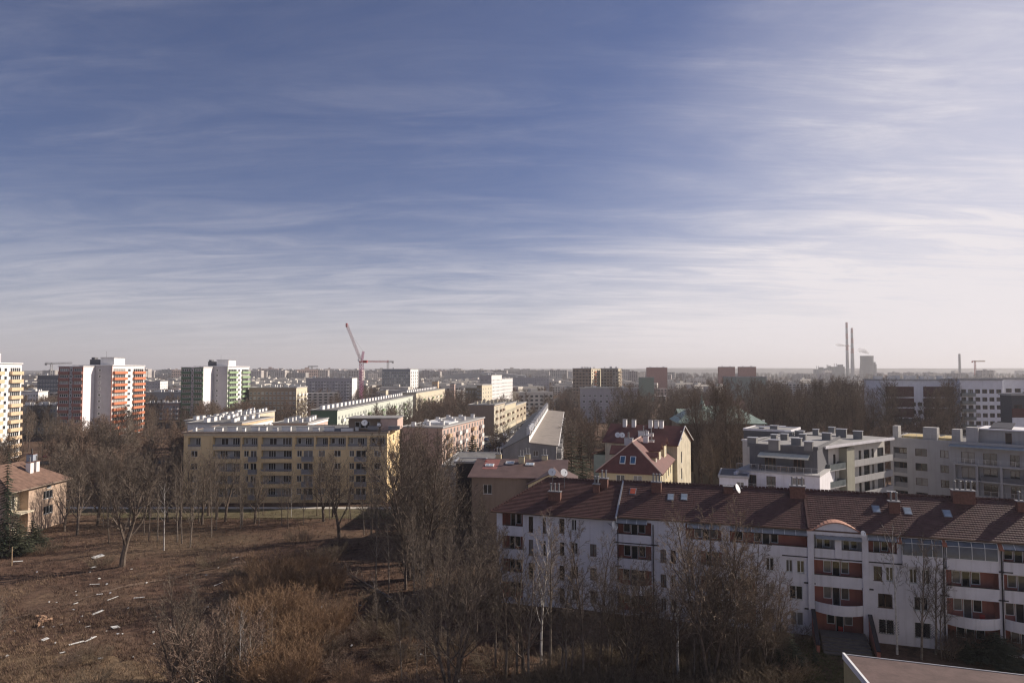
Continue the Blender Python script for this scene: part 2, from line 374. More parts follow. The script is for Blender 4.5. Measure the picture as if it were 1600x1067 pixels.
gx = axis(-16000, 16000, -112, 28, .9); gy = axis(-400, 22000, 44, 152, .9)
gv = [(x, y, gz(x, y)) for y in gy for x in gx]; nx_ = len(gx)
ii, jj = np.meshgrid(np.arange(nx_-1), np.arange(len(gy)-1)); q = (jj*nx_+ii).ravel()
gm = np_mesh('ground', gv, np.stack([q, q+1, q+nx_+1, q+nx_], 1), ground_mat()); gm.polygons.foreach_set('use_smooth', np.ones(len(gm.polygons), dtype=bool))
tag(link('ground', gm), kind='structure')
ASPH = mat('asphalt', (.055, .054, .055), .9, .25, .4, .1, 30); PAVE = mat('pale_paving', (.50, .46, .40), .9, .15, .8); LAWN = mat('thin_lawn', (.115, .094, .050), .95, .35, .35, .4, 8); LINEW = mat('road_paint', (.7, .7, .68), .7, .1)
def strip(name, pts, w, z, m, kerb=0.0, uneven=0.0):
    """ribbon along a polyline"""
    b = MB(); L_, R_ = [], []
    for i, p in enumerate(pts):
        a = pts[max(0, i-1)]; c = pts[min(len(pts)-1, i+1)]; d = Vector((c[0]-a[0], c[1]-a[1])).normalized(); n = (-d[1], d[0]); ww = w/2*(1+uneven*(random.random()-.5))
        L_.append((p[0]+n[0]*ww, p[1]+n[1]*ww)); R_.append((p[0]-n[0]*ww, p[1]-n[1]*ww))
    for i in range(len(pts)-1):
        b.quad(R_[i]+(z,), R_[i+1]+(z,), L_[i+1]+(z,), L_[i]+(z,))
        if kerb:
            b.quad(L_[i]+(z-kerb,), L_[i]+(z,), L_[i+1]+(z,), L_[i+1]+(z-kerb,)); b.quad(R_[i]+(z,), R_[i]+(z-kerb,), R_[i+1]+(z-kerb,), R_[i+1]+(z,))
    return tag(b.build(name, m), kind='structure')
random.seed(5)
# lawn strip and pale footpath before the yellow block
lawn_pts = [(-95, 146.5), (-75, 146), (-55, 146), (-35, 145.5), (-22, 145)]
strip('lawn', lawn_pts, 9.5, .06, LAWN)
strip('footpath', [(-110, 151.5), (-80, 151.3), (-50, 151.2), (-26, 151.2), (-12, 152.5), (2, 156)], 2.0, .10, PAVE, .12)
# street between the tenements
sa, sb = at_z(770, 690), at_z(853, 636); sdx = (sb[0]-sa[0])/(sb[1]-sa[1])
def street_x(y): return sa[0]+sdx*(y-sa[1])
strip('street', [(street_x(y), y) for y in (172, 240, 300, 400, 520, 700, 900)], 8.5, .03, ASPH)
strip('pavement', [(street_x(y)-6.2, y) for y in (225, 300, 400, 520, 700)], 2.6, .14, PAVE, .14)
strip('pavement', [(street_x(y)+6.2, y) for y in (172, 240, 300, 400, 520, 700)], 2.6, .14, PAVE, .14)
strip('yard_road', [(-205, 222), (-150, 226), (-100, 228), (-60, 226)], 7, .03, ASPH)
strip('car_park', [(-16, 196), (-3, 200)], 26, .026, ASPH)

# ------------------------------------------------------------------ red-roofed white block (right foreground)
def rect(b, f, x0, y0, x1, y1, d=0.0):
    """photo rectangle -> (u0,u1,z0,z1) on the front plane at depth d"""
    p = b.onF(x0, (y0+y1)/2, d); q_ = b.onF(x1, (y0+y1)/2, d); xm = (x0+x1)/2
    return [p[0], q_[0], b.onF(xm, y1, d)[1], b.onF(xm, y0, d)[1]]
EAVE, RIDGE, RD = 11.75, 15.35, 5.6
A = Bld('apartment_block', 'long white apartment block with maroon tiled roof and red loggias in the right foreground', 'apartment block', -1.96, 90.8, -18.0, 70, 11.2, EAVE)
u_of = lambda px, py=880: A.onF(px, py)[0]
SPLIT = u_of(964)
FL = [0.15, 3.0, 5.95, 8.9]
wins, holes = [], []
def awin(px0, px1, fl, zb=.95, zt=2.35, n=2, pi=None):
    u0, u1 = u_of(px0), u_of(px1); z = FL[fl]; holes.append((u0, u1, z+zb, z+zt, .14)); wins.append((u0, u1, z+zb, z+zt, n, pi))
# windows, column by column (photo columns)
for fl in (1, 2, 3): awin(826, 833, fl, .3, 2.3, 1); awin(848, 853, fl, .3, 2.3, 1) if fl > 1 else None
for fl in (0, 1, 2): awin(874, 882, fl, .5, 2.3, 1); awin(893, 903, fl, .9, 2.35); awin(922, 932, fl, .9, 2.35)
awin(874, 882, 3, .5, 2.3, 1); awin(893, 901, 3, .9, 2.3)
for fl in (0, 1, 2): awin(1032, 1041, fl, .85, 2.35); awin(1048, 1056, fl, .85, 2.35); awin(1073, 1083, fl, .7, 2.4); awin(1134, 1143, fl, .8, 2.3)
awin(1197, 1209, 2, .9, 2.4); awin(1196, 1209, 1, .9, 2.4); awin(1196, 1209, 0, .9, 2.4)
awin(1228, 1238.5, 2); awin(1245, 1257, 2)
awin(1233, 1253.5, 1, .85, 2.4); awin(1234, 1254, 0, .8, 2.3)
awin(1365, 1378, 2, .85, 2.4); awin(1384, 1396, 2, .85, 2.4); awin(1371, 1393.5, 1, .9, 2.4); awin(1371, 1395, 0, .9, 2.45)
awin(1421, 1433, 2, .85, 2.4); awin(1440, 1453, 2, .85, 2.4); awin(1427, 1449, 1, .9, 2.4); awin(1427, 1452, 0, .85, 2.5)
# loggias (back walls red)
logs = []
def loggia(px0, px1, fls, depth=1.4):
    u0, u1 = u_of(px0), u_of(px1)
    for fl in fls:
        z0 = FL[fl]+.02; z1 = FL[fl]+2.62
        if fl == 3: z1 = EAVE-.35
        holes.append((u0, u1, z0, z1, depth, 1, 1)); logs.append((u0, u1, fl, depth))
loggia(785, 817, (0, 1, 2, 3), 1.6); loggia(964.5, 1018, (0, 1, 2, 3)); loggia(1095, 1128, (0, 1, 2))
loggia(1150, 1180, (0, 1)); loggia(1272, 1349, (0, 1, 2), 1.5); loggia(1478, 1560, (0, 1, 2), 1.5); loggia(1568, 1640, (0, 1, 2, 3), 1.5)
loggia(858, 888, ()); 
# top-floor recess strips under the glass lean-tos
for a, c in ((1072, 1128), (1141, 1262), (1357, 1402)):
    u0, u1 = u_of(a), u_of(c); holes.append((u0, u1, FL[3]+.02, EAVE-.05, 1.3, 1, 1)); logs.append((u0, u1, 3, 1.3))
ug0, ug1 = u_of(1273), u_of(1348)
gm_ = (ug0+ug1)/2
for a, c in ((ug0, gm_-.35), (gm_+.35, ug1)):
    holes.append((a, c, FL[3]+.02, FL[3]+2.5, 1.2, 2, 0)); logs.append((a, c, 3, 1.2))
w = MB(); A.sheet(w, 'F', holes)
for f in 'LRB': A.sheet(w, f, [])
A.part('wall', w, [WHITE, SALMON, GREYW])
for (u0, u1, z0, z1, n, pi) in wins: A.win('F', u0, u1, z0, z1, n, .12, fm=FRAMEB if A.rng.random() < .35 else FRAMEW, pi=pi)
# lattice grilles on the low windows
gr = MB()
for i in range(10):
    t = i/10*2.7-.6
    gr.tube((max(0, t), 0, max(0, -t)), (min(2.0, t+1.6), 0, min(1.6, 2.0-t) if t > .4 else 1.6), .018, None, 3); gr.tube((2-max(0, t), .01, max(0, -t)), (2-min(2.0, t+1.6), .01, min(1.6, 2.0-t) if t > .4 else 1.6), .018, None, 3)
grm = gr.mesh('window_grille', [PIPE])
for px0 in (1371, 1427):
    for fl in (0,):
        u0 = u_of(px0); o = link('window_grille', grm, A.root, A.T('F', u0, FL[fl]+.88, -.02))
# loggia doors/windows and parapets
for (u0, u1, fl, dep) in logs:
    wd = u1-u0; z = FL[fl]; m = (u0+u1)/2+A.rng.uniform(-.25, .25)*min(1, wd/4)
    if wd > 3.2:
        A.win('F', m-.42, m+.42, z+.08, z+2.25, 1, dep-.07, sill=False, name='balcony_door'); A.win('F', m-1.35, m-.5, z+.9, z+2.25, 1, dep-.07, sill=False); A.win('F', m+.5, m+1.35, z+.9, z+2.25, 1, dep-.07, sill=False)
        if wd > 7:
            A.win('F', u0+.6, u0+1.5, z+.9, z+2.25, 1, dep-.07, sill=False)
    else:
        A.win('F', m-.75, m-.05, z+.08, z+2.25, 1, dep-.07, sill=False, name='balcony_door'); A.win('F', m+.05, m+.75, z+.9, z+2.25, 1, dep-.07, sill=False)
    if fl == 0 or u0 > 69: continue
    b = MB(); curved = fl == 1 and wd > 3.0
    if curved:
        k = 12
        for i in range(k):
            a0, a1 = i/k, (i+1)/k
            def P(t, z_, o): return (t*wd, -(o)*math.sin(math.pi*t)**.8-.06, z_)
            b.quad(P(a0, -.2, 1.05), P(a1, -.2, 1.05), P(a1, .95, 1.05), P(a0, .95, 1.05)); b.quad(P(a1, 0, .95), P(a0, 0, .95), P(a0, .95, .95), P(a1, .95, .95))
            b.quad(P(a0, .95, 1.05), P(a1, .95, 1.05), P(a1, .95, .95), P(a0, .95, .95)); b.quad(P(a1, -.2, 1.05), P(a0, -.2, 1.05), (a0*wd, .2, -.2), (a1*wd, .2, -.2)); b.quad(P(a0, 0, 1.0), P(a1, 0, 1.0), (a1*wd, .2, 0), (a0*wd, .2, 0))
    else: b.box(0, wd, -.12, .02, -.32, .98)
    link('balcony_parapet', b.mesh('balcony_parapet', [WHITE]), A.root, A.T('F', u0, z, -.003))
    b = MB(); b.box(-.02, wd+.02, -.16, .04, 0, .05)
    if not curved: link('parapet_cap', b.mesh('parapet_cap', [PIPE]), A.root, A.T('F', u0, z+.985, -.003))
# string courses between the floors, eaves gutter, downpipes with cross bars
for px in (966, 1021, 1264, 1354, 1474, 1565):
    u = u_of(px); b = MB(); b.tube((u, -.10, .2), (u, -.10, EAVE-.5), .07, None, 6); A.part('downpipe', b, [PIPE])
for a, c, z in ((1222, 1362, 8.72), (1355, 1420, 8.72), (960, 1030, 8.72), (962, 972, 5.8), (1256, 1274, 5.8), (1346, 1364, 5.7), (1556, 1582, 8.72), (1464, 1484, 8.72), (1468, 1482, 5.75), (1558, 1574, 5.75), (1256, 1270, 2.9)):
    b = MB(); b.box(u_of(a), u_of(c), -.13, -.003, z, z+.14); A.part('string_course', b, [PIPE])
# ---- roof: two tiled stretches, hipped left end
def tile_slope(mb, e0, e1, r0, r1, course=.34, colw=.28):
    e0, e1, r0, r1 = map(Vector, (e0, e1, r0, r1)); n = ((e1-e0).cross(r0-e0)).normalized(); H_ = (r0-e0).length; rows = max(2, int(H_/course))
    for r in range(rows):
        t0, t1 = r/rows, (r+1)/rows; a0, a1 = e0.lerp(r0, t0), e1.lerp(r1, t0); b0, b1 = e0.lerp(r0, t1), e1.lerp(r1, t1); k = max(2, int((a1-a0).length/colw*2)); base = len(mb.v)
        for i in range(k+1):
            s_ = i/k; wv = .008 if i % 2 else .0; p = a0.lerp(a1, s_); q_ = b0.lerp(b1, s_)
            mb.v += [tuple(p), tuple(p+n*(.05+wv)), tuple(q_+n*(.006+wv*.8))]
        for i in range(k):
            c = base+i*3; mb.f += [(c, c+3, c+4, c+1), (c+1, c+4, c+5, c+2)]; mb.m += [0, 0]
def tube_row(mb, a, b, step, r):
    a, b = Vector(a), Vector(b); k = int((b-a).length/step)
    for i in range(k):
        p, q_ = a.lerp(b, i/k), a.lerp(b, (i+.86)/k); mb.tube(p, q_, r*1.12, r*.92, 5)
ov = .65; yR = RD; L1 = A.W+1
zE1, zE2 = EAVE-.05, EAVE+.22
base = MB()
hipx = 5.4
base.slab([(-ov, -ov, zE1), (SPLIT, -ov, zE1), (SPLIT, yR, RIDGE), (hipx, yR, RIDGE)], .16, 0, 1)
base.slab([(SPLIT+.02, -.15, zE2), (L1, -.15, zE2), (L1, yR, RIDGE+.12), (SPLIT+.02, yR, RIDGE+.12)], .16, 0, 1)
base.slab([(L1, A.D+ov, zE1), (-ov, A.D+ov, zE1), (hipx, yR+.02, RIDGE), (L1, yR+.02, RIDGE)], .16, 0, 1)
base.slab([(-ov, A.D+ov, zE1), (-ov, -ov, zE1), (hipx, yR, RIDGE), (hipx, yR+.02, RIDGE)], .16, 0, 1)
roofA = A.part('roof', base, [TILE, FRAMEB])
t = MB()
tile_slope(t, (-ov, -ov, zE1), (SPLIT, -ov, zE1), (hipx, yR, RIDGE), (SPLIT, yR, RIDGE))
tile_slope(t, (SPLIT+.1, -.15, zE2), (L1, -.15, zE2), (SPLIT+.1, yR, RIDGE+.12), (L1, yR, RIDGE+.12))
tile_slope(t, (-ov, A.D+ov, zE1), (-ov, -ov, zE1), (hipx, yR+.05, RIDGE), (hipx, yR, RIDGE))
tag(t.build('roof_tiles', [TILE], roofA), kind='stuff')
t = MB(); tube_row(t, (hipx, yR, RIDGE+.06), (SPLIT, yR, RIDGE+.06), .42, .15); tube_row(t, (SPLIT, yR, RIDGE+.18), (L1, yR, RIDGE+.18), .42, .15); tube_row(t, (-ov, -ov, zE1+.06), (hipx, yR, RIDGE+.06), .42, .12)
tag(t.build('ridge_tiles', [TILE], roofA), kind='stuff')
b = MB(); b.box(SPLIT-.09, SPLIT+.09, -ov, -ov+.02, zE1, zE1+.1)
for i in range(14):
    f0, f1 = i/14, (i+1)/14
    b.slab([(SPLIT-.10, -ov+(yR+ov)*f0, zE1+.24+(RIDGE-zE1)*f0), (SPLIT+.10, -ov+(yR+ov)*f0, zE1+.24+(RIDGE-zE1)*f0), (SPLIT+.10, -ov+(yR+ov)*f1, zE1+.24+(RIDGE-zE1)*f1), (SPLIT-.10, -ov+(yR+ov)*f1, zE1+.24+(RIDGE-zE1)*f1)], .3)
A.part('verge_trim', b, [METAL])
for (a, c, yy, z) in ((-ov, SPLIT, -ov-.08, zE1-.06), (SPLIT, L1, -.23, zE2-.08)):
    b = MB(); b.tube((a, yy, z), (c, yy, z), .09, None, 8); A.part('gutter', b, [FRAMEB])
def on_roof(px, py):
    """point of the front slope seen at a photo pixel"""
    o, d = A._r(px, py); best = None
    for it in range(400):
        y = -0.15+it*.0144; tt = (y-o[1])/d[1]; x = o[0]+d[0]*tt; z = CAM_Z+d[2]*tt
        zr = zE1+(RIDGE-zE1)*(y+.4)/(yR+.4)
        if best is None or abs(z-zr) < best[0]: best = (abs(z-zr), x, y, zr)
    return best[1:]
seam = MB()
x_, y_, z_ = on_roof(1262, 815); x2, y2, z2 = on_roof(1245, 775)
for i in range(8):
    xa = x_; fa, fb = i/8, (i+1)/8
    seam.slab([(xa-.1, -.2+(yR+.2)*fa, zE2+.2+(RIDGE-zE2)*fa), (xa+.1, -.2+(yR+.2)*fa, zE2+.2+(RIDGE-zE2)*fa), (xa+.1, -.2+(yR+.2)*fb, zE2+.2+(RIDGE-zE2)*fb), (xa-.1, -.2+(yR+.2)*fb, zE2+.2+(RIDGE-zE2)*fb)], .25)
A.part('verge_trim', seam, [TILE])
# chimneys on the roof
for (px, py, wd, dp, h, fl) in ((867, 781, 1.9, .8, 1.35, 3), (932, 768, 1.0, .8, 1.2, 2), (944, 760, 1.2, .9, 1.3, 2), (1026, 768, 1.4, 1.0, 1.5, 3), (1246, 776, 2.0, 1.2, 1.6, 3), (1397, 800, 1.3, 1.0, 1.5, 2), (1393, 776, 1.0, .7, .7, 0), (1505, 784, 2.6, 1.2, 1.6, 4), (1597, 798, 1.2, .9, 1.3, 2), (1138, 770, 1.3, .8, 1.0, 0)):
    x, y, z = on_roof(px, min(py, 804)); A.chim(x, y, z, wd*.85, dp*.85, h*.8, BRICK, STEEL, fl)
slope = math.atan2(RIDGE-zE1, yR+.4)
def skylight(px, py, m, nm='skylight'):
    x, y, z = on_roof(px, py); b = MB(); b.box(-.42, .42, -.6, .6, 0, .14, 1); b.box(-.33, .33, -.51, .51, .14, .155, 0)
    o = b.build(nm, [m, STEEL], A.root, (x, y, z+.06)); o.rotation_euler = (slope, 0, 0)
for px, py in ((1048, 778), (1069, 778), (1369, 797), (1418, 800), (1480, 804)): skylight(px, py, SKYL)
o_red = mat('red_hatch', (.42, .09, .05), .6); skylight(989, 769, o_red, 'roof_hatch')
# satellite dishes on A
def dish_mesh():
    b = MB(); prof = [(.02, 0), (.2, .03), (.36, .09), (.45, .16)]; b.lathe(prof, 14, 0); b.lathe([(.45, .165), (.36, .1), (.2, .04), (.02, .012)], 14, 0); b.tube((0, 0, 0), (0, 0, -.25), .03, None, 5, 1); b.tube((0, -.4, .1), (0, -.05, .5), .015, None, 4, 1); b.box(-.04, .04, -.1, 0, .45, .55, 1); b.tube((0, 0, -.2), (0, .45, -.7), .03, None, 5, 1)
    return b.mesh('satellite_dish', [WHITEP, STEEL])
DISH = dish_mesh()
def dish(B, p, s_=1.0, ax=-20):
    o = link('satellite_dish', DISH, B.root, p); o.rotation_euler = (R(68), 0, R(ax)); o.scale = (s_,)*3; return o
x, y, z = on_roof(861, 775)
for dx in (-.1, 1.5): dish(A, (x+dx, y+.9, z+3.0), 1.15, 20+dx*15); b = MB(); b.tube((x+dx, y+1.3, z-.2), (x+dx, y+1.3, z+3), .035, None, 5); A.part('mast', b, [STEEL])
x, y, z = on_roof(1151, 775); dish(A, (x, y, z+.9), 1.3, 70)
p = A.onF(960, 820); dish(A, (p[0], -.45, p[1]), 1.2, 60); p = A.onF(1347, 832); dish(A, (p[0], -.45, p[1]), .7, 30)
# glass lean-to roofs over the top loggias
def awning(px0, px1, z_top=None, out=.0, drop=.62):
    u0, u1 = u_of(px0), u_of(px1); n = max(2, round((u1-u0)/1.15)); zt = zE2-.1; b = MB(); b.slab([(0, -.55, zt-drop), (u1-u0, -.55, zt-drop), (u1-u0, .12, zt-.02), (0, .12, zt-.02)], .03)
    o = b.build('glass_awning', [GLASSG], A.root, (u0, 0, 0))
    bar = MB(); bar.slab([(0, -.58, zt-drop+.05), (.05, -.58, zt-drop+.05), (.05, .1, zt+.03), (0, .1, zt+.03)], .07); bm = bar.mesh('bar', [FRAMEW])
    for i in range(n+1): link('bar', bm, o, ((u1-u0-.05)*i/n, 0, 0))
    e = MB(); e.box(0, u1-u0, -.62, -.56, zt-drop-.06, zt-drop+.02); e.build('edge_rail', [PIPE], o)
awning(964.5, 1012); awning(1075, 1128); awning(1141, 1262); awning(1356, 1404); awning(1566, 1640)
# glazed conservatories on the top floor (px 1408-1560), curved eaves
def conservatory(px0, px1):
    u0, u1 = u_of(px0), u_of(px1); wd = u1-u0; prof = [(0.5, zE2-.05), (-.15, zE2-.35), (-.38, zE2-.75), (-.42, FL[3]+1.0)]; n = max(3, round(wd/1.1)); b = MB()
    for i in range(len(prof)-1):
        (ya, za), (yb, zb) = prof[i], prof[i+1]; b.quad((0, yb, zb), (wd, yb, zb), (wd, ya, za), (0, ya, za))
    for x in (0, wd): b.poly([(x, y, z) for y, z in prof]+[(x, .5, FL[3]+1.0)])
    o = b.build('conservatory', [glass('conservatory_glass', (.10, .12, .15), .07)], A.root, (u0, 0, 0))
    k = MB()
    for (ya, za), (yb, zb) in zip(prof, prof[1:]): k.tube((0, ya-.02, za+.02), (0, yb-.02, zb+.02), .035, None, 4)
    km = k.mesh('glazing_bar', [FRAMEW])
    for i in range(n+1): link('glazing_bar', km, o, (wd*i/n, 0, 0))
    k = MB(); k.tube((0, -.40, zE2-.75), (wd, -.40, zE2-.75), .03, None, 4); k.tube((0, -.44, FL[3]+1.0), (wd, -.44, FL[3]+1.0), .05, None, 4); k.build('glazing_rail', [FRAMEW], o)
    k = MB(); k.box(0, wd, -.42, -.006, FL[3]-.2, FL[3]+.98); k.build('balcony_parapet', [WHITE], o)
conservatory(1409, 1472); conservatory(1478, 1558)
for px in (1405, 1475, 1563):
    u = u_of(px); b = MB(); b.slab([(u-.22, -.66, zE2-.75), (u+.22, -.66, zE2-.75), (u+.22, .4, zE2+.08), (u-.22, .4, zE2+.08)], .1); A.part('fire_wall_cap', b, [mat('terracotta_cap', (.34, .13, .08), .7)])
# arched gable over the loggia bay
u0, u1 = u_of(1261.5), u_of(1355); wd = u1-u0; arc = MB(); K = 16; zb = FL[3]+2.55
def arch(t): return EAVE-.2+.25+1.05*math.sin(math.pi*min(1, max(0, (t-.08)/.84)))**1.0
for i in range(K):
    a0, a1 = i/K, (i+1)/K; arc.quad((wd*a0, -.24, zb), (wd*a1, -.24, zb), (wd*a1, -.24, arch(a1)), (wd*a0, -.24, arch(a0)))
    arc.quad((wd*a0, -.24, arch(a0)), (wd*a1, -.24, arch(a1)), (wd*a1, 1.6, arch(a1)), (wd*a0, 1.6, arch(a0)), 0)
    arc.quad((wd*a1, -.24, zb), (wd*a0, -.24, zb), (wd*a0, -.006, zb), (wd*a1, -.006, zb))
arc.quad((0, 1.6, zb), (0, -.24, zb), (0, -.24, arch(0)), (0, 1.6, arch(0))); arc.quad((wd, -.24, zb), (wd, 1.6, zb), (wd, 1.6, arch(1)), (wd, -.24, arch(1)))
arc.build('arched_gable', [WHITE], A.root, (u0, 0, 0))
arc = MB()
for i in range(K):
    a0, a1 = i/K, (i+1)/K; arc.slab([(wd*a0-.05, -.36, arch(a0)+.12), (wd*a1+.05, -.36, arch(a1)+.12), (wd*a1+.05, 1.7, arch(a1)+.12), (wd*a0-.05, 1.7, arch(a0)+.12)], .11)
arc.build('gable_coping', [mat('pale_terracotta', (.42, .22, .16), .7)], A.root, (u0, 0, 0))
for px in (1267, 1352):                                              # white piers either side of the bay
    u = u_of(px); b = MB(); b.box(u-.32, u+.32, -.24, -.006, -.3, FL[3]+2.54); A.part('pier', b, [WHITE])
b = MB(); b.box(gm_-.34, gm_+.34, -.2, -.006, FL[3], FL[3]+2.54); A.part('pier', b, [WHITE])
b = MB(); b.slab([(ug0+.1, -.8, FL[3]+2.2), (ug1-.1, -.8, FL[3]+2.2), (ug1-.1, -.25, FL[3]+2.5), (ug0+.1, -.25, FL[3]+2.5)], .03); A.part('glass_awning', b, [GLASSG])
# pillar at the left corner
b = MB(); b.box(-.02, .75, -.1, -.003, -.3, EAVE-.3); A.part('pier', b, [WHITE])
# terrace stair and its salmon flank walls before the arched bay
for px, lab in ((1269, 'salmon red sloping wall left of the terrace steps under the arched gable'), (1357, 'salmon red sloping wall right of the terrace steps under the arched gable')):
    u = u_of(px); p = A.world(u, -.3); o = empty('flank_wall', p, R(-18), lab, 'garden wall'); b = MB()
    v0 = [(-.16, 0), (.16, 0), (.16, -4.6), (-.16, -4.6)]; b.prism(v0, -.4, [3.0, 3.0, .75, .75]); b.build('wall', [SALMON], o)
    b = MB(); b.slab([(-.22, 0, 3.09), (-.22, -4.65, .84), (.22, -4.65, .84), (.22, 0, 3.09)], .08); b.build('coping', [PIPE], o)
p = A.world(u_of(1272), -.4); st = empty('terrace_steps', p, R(-18), 'dark stone terrace steps before the arched loggia bay', 'steps'); wst = u_of(1352)-u_of(1274)
for i in range(6):
    b = MB(); b.box(.3, wst-.1, -1.6-(i+1)*.55, -1.6-i*.55 if i else 0, -.2, .95-.15*i); b.build('step', [mat('step_stone', (.11, .10, .095), .9)], st)
for px, fl, colr in ((1312, 0, (.4, .05, .04)), (1535, 1, (.35, .04, .04))):
    u = u_of(px); p = A.world(u, .4, FL[fl]+.02); t_ = empty('garden_chair', p, R(-30), 'red garden chair on the ground terrace under the arched gable' if fl == 0 else 'red chair on the curved balcony near the right edge', 'chair'); rm = mat('red_plastic', colr, .5)
    b = MB(); b.box(-.25, .25, -.25, .25, .4, .45); b.build('seat', rm, t_); b = MB(); b.box(-.25, .25, .2, .25, .46, .95); b.build('backrest', rm, t_)
    for sx in (-.22, .2):
        for sy in (-.22, .2): b = MB(); b.box(sx, sx+.03, sy, sy+.03, 0, .4); b.build('leg', rm, t_)

# ------------------------------------------------------------------ near low roof (bottom right corner)
p0 = at_z(1318, 1021, 7.0)
Bn = Bld('outbuilding', 'pale yellow building with flat brown roof at the bottom right corner', 'outbuilding', p0[0], p0[1]-24, -18+18, 4, 4, 7.0); FOOT.pop()
cN, sN = math.cos(R(-18)), math.sin(R(-18))
E0 = Vector((p0[0], p0[1])); ux = Vector((cN, sN)); q0 = at_z(1356, 1067, 7.0); vx = (Vector((q0[0], q0[1]))-E0).normalized()
c_ = [E0, E0+ux*30, E0+ux*30+vx*14, E0+vx*14]
loc_ = [(c[0]-p0[0], c[1]-(p0[1]-24)) for c in c_]
b = MB(); b.prism(loc_[::-1], -.3, 6.7, 0); Bn.part('wall', b, [wall('ochre_render', (.42, .36, .20))])
b = MB(); b.poly([(p[0], p[1], 6.95) for p in loc_[::-1]], 0); b.prism(loc_[::-1], 6.703, 6.94, 0); Bn.part('roof', b, [mat('brown_felt', (.115, .075, .068), .85, .22, .8, .3, 5)])
for a, e_, nm in ((0, 1, 'edge_trim'), (0, 3, 'edge_trim')):
    a2, b2 = Vector(loc_[a]), Vector(loc_[e_]); d = (b2-a2).normalized(); n = Vector((-d[1], d[0]))*(.09 if a == 0 and e_ == 3 else .06); b = MB()
    b.prism([tuple(a2-n), tuple(b2-n), tuple(b2+n), tuple(a2+n)], 6.6, 7.10 if e_ == 3 else 7.0); Bn.part(nm, b, [METAL if e_ == 1 else WHITEP])
b = MB(); b.box(11.5, 12.5, 17.2, 17.5, 6.96, 7.4); Bn.part('vent', b, [WHITEP])

# ------------------------------------------------------------------ yellow block (left middle)
Yl, h_y = 157.0, 15.85
xl = ratio(287, 690)*Yl; xr = ratio(604, 690)*Yl
Yb = Bld('apartment_block', 'long yellow five storey apartment block with loggias behind the waste ground', 'apartment block', xl, Yl, 1.0, (xr-xl), 20.0, h_y)
FLy = [1.0+2.85*i for i in range(5)]
hs, ws, bal, pil = [], [], [], []
uy = lambda px: Yb.onF(px, 720)[0]
bays = [(293, 313, 'w'), (332, 375, 'L'), (378, 402, 'b'), (408, 456, 'L'), (461, 490, 'b'), (493, 512, 'w'), (514, 540, 'w'), (543, 573, 'b'), (577, 602, 'w')]
for fl in range(5):
    z = FLy[fl]
    for (a, c, k) in bays:
        ua, uc = uy(a), uy(c)
        if fl == 4:
            hs.append((ua, uc, z+.0, z+2.45, 1.1, 1)); mid = (ua+uc)/2
            if k == 'L': ws += [(ua+1.5, ua+3.2, z+.5, z+2.2, 2, 1.02), (mid+1.0, uc-.5, z+.1, z+2.25, 3, 1.02)]
            else: ws += [(mid-.1, mid+1.4, z+.1, z+2.2, 3, 1.02)]+([(ua+.3, ua+1.1, z+.9, z+2.2, 1, 1.02)] if uc-ua > 3.4 else [])
            bal.append((ua, uc, z-.02, 'f'))
        elif k == 'L':
            hs.append((ua, uc, z, z+2.35, 1.2, 1)); mid = (ua+uc)/2; ws += [(ua+1.3, ua+3.0, z+.1, z+2.2, 3, 1.12), (mid+1.2, uc-.4, z+.1, z+2.2, 3, 1.12)]; bal.append((ua, uc, z, 'f'))
        elif k == 'b':
            hs.append((ua+.4, ua+1.5, z+.9, z+2.3, .14)); ws.append((ua+.4, ua+1.5, z+.9, z+2.3, 2, .1)); hs.append((ua+1.9, uc-.2, z+.05, z+2.3, .14)); ws.append((ua+1.9, uc-.2, z+.05, z+2.3, 2, .1)); bal.append((ua+1.7, uc, z, 'p'))
        else:
            m = (ua+uc)/2; hs.append((m-.75, m+.75, z+.9, z+2.3, .14)); ws.append((m-.75, m+.75, z+.9, z+2.3, 2, .1))
hR, wR = [], []
for fl in range(5):
    z = FLy[fl]
    for ya, wd in ((2.2, 1.5), (8.2, 1.5), (14.5, 1.5)):
        hR.append((ya, ya+wd, z+.8, z+2.3, .14)); wR.append((ya, ya+wd, z+.8, z+2.3, 2, .1))
w = MB(); Yb.sheet(w, 'F', hs); Yb.sheet(w, 'R', hR); Yb.sheet(w, 'L', []); Yb.sheet(w, 'B', [])
Yb.part('wall', w, [YEL, LGREY])
for (a, c, z0, z1, n, d) in ws: Yb.win('F', a, c, z0, z1, n, d, sill=False)
for (a, c, z0, z1, n, d) in wR: Yb.win('R', a, c, z0, z1, n, d)
for (a, c, z, k) in bal:
    if k == 'f': Yb.panel('F', a, c, z-.3, z+.42, .06, YEL if z < FLy[4]-.5 else YELG, -.02, 'balcony_front'); Yb.panel('F', a, c, z+.5, z+.92, .04, STEEL, -.02, 'balcony_rail')
    else: Yb.balc('F', a, c, z, 1.0, 1.0, STEEL, 0, slabm=LGREY)
for fl in range(4):
    if fl in (1, 3): Yb.balc('R', 4.8, 7.2, FLy[fl], 1.0, 1.0, BROWNW)
for px in (330, 405, 458, 491.5, 541.5, 575):
    u = uy(px); Yb.panel('F', u-.2, u+.2, FLy[4]-.3, h_y-.45, .12, YEL, 0, 'pilaster')
Yb.panel('F', 0, Yb.W, h_y-.6, h_y-.02, .15, YELG, 0, 'fascia')
Yb.flat_roof(ROOFG, BROWNW, .35, .3)
rn = random.Random(3)
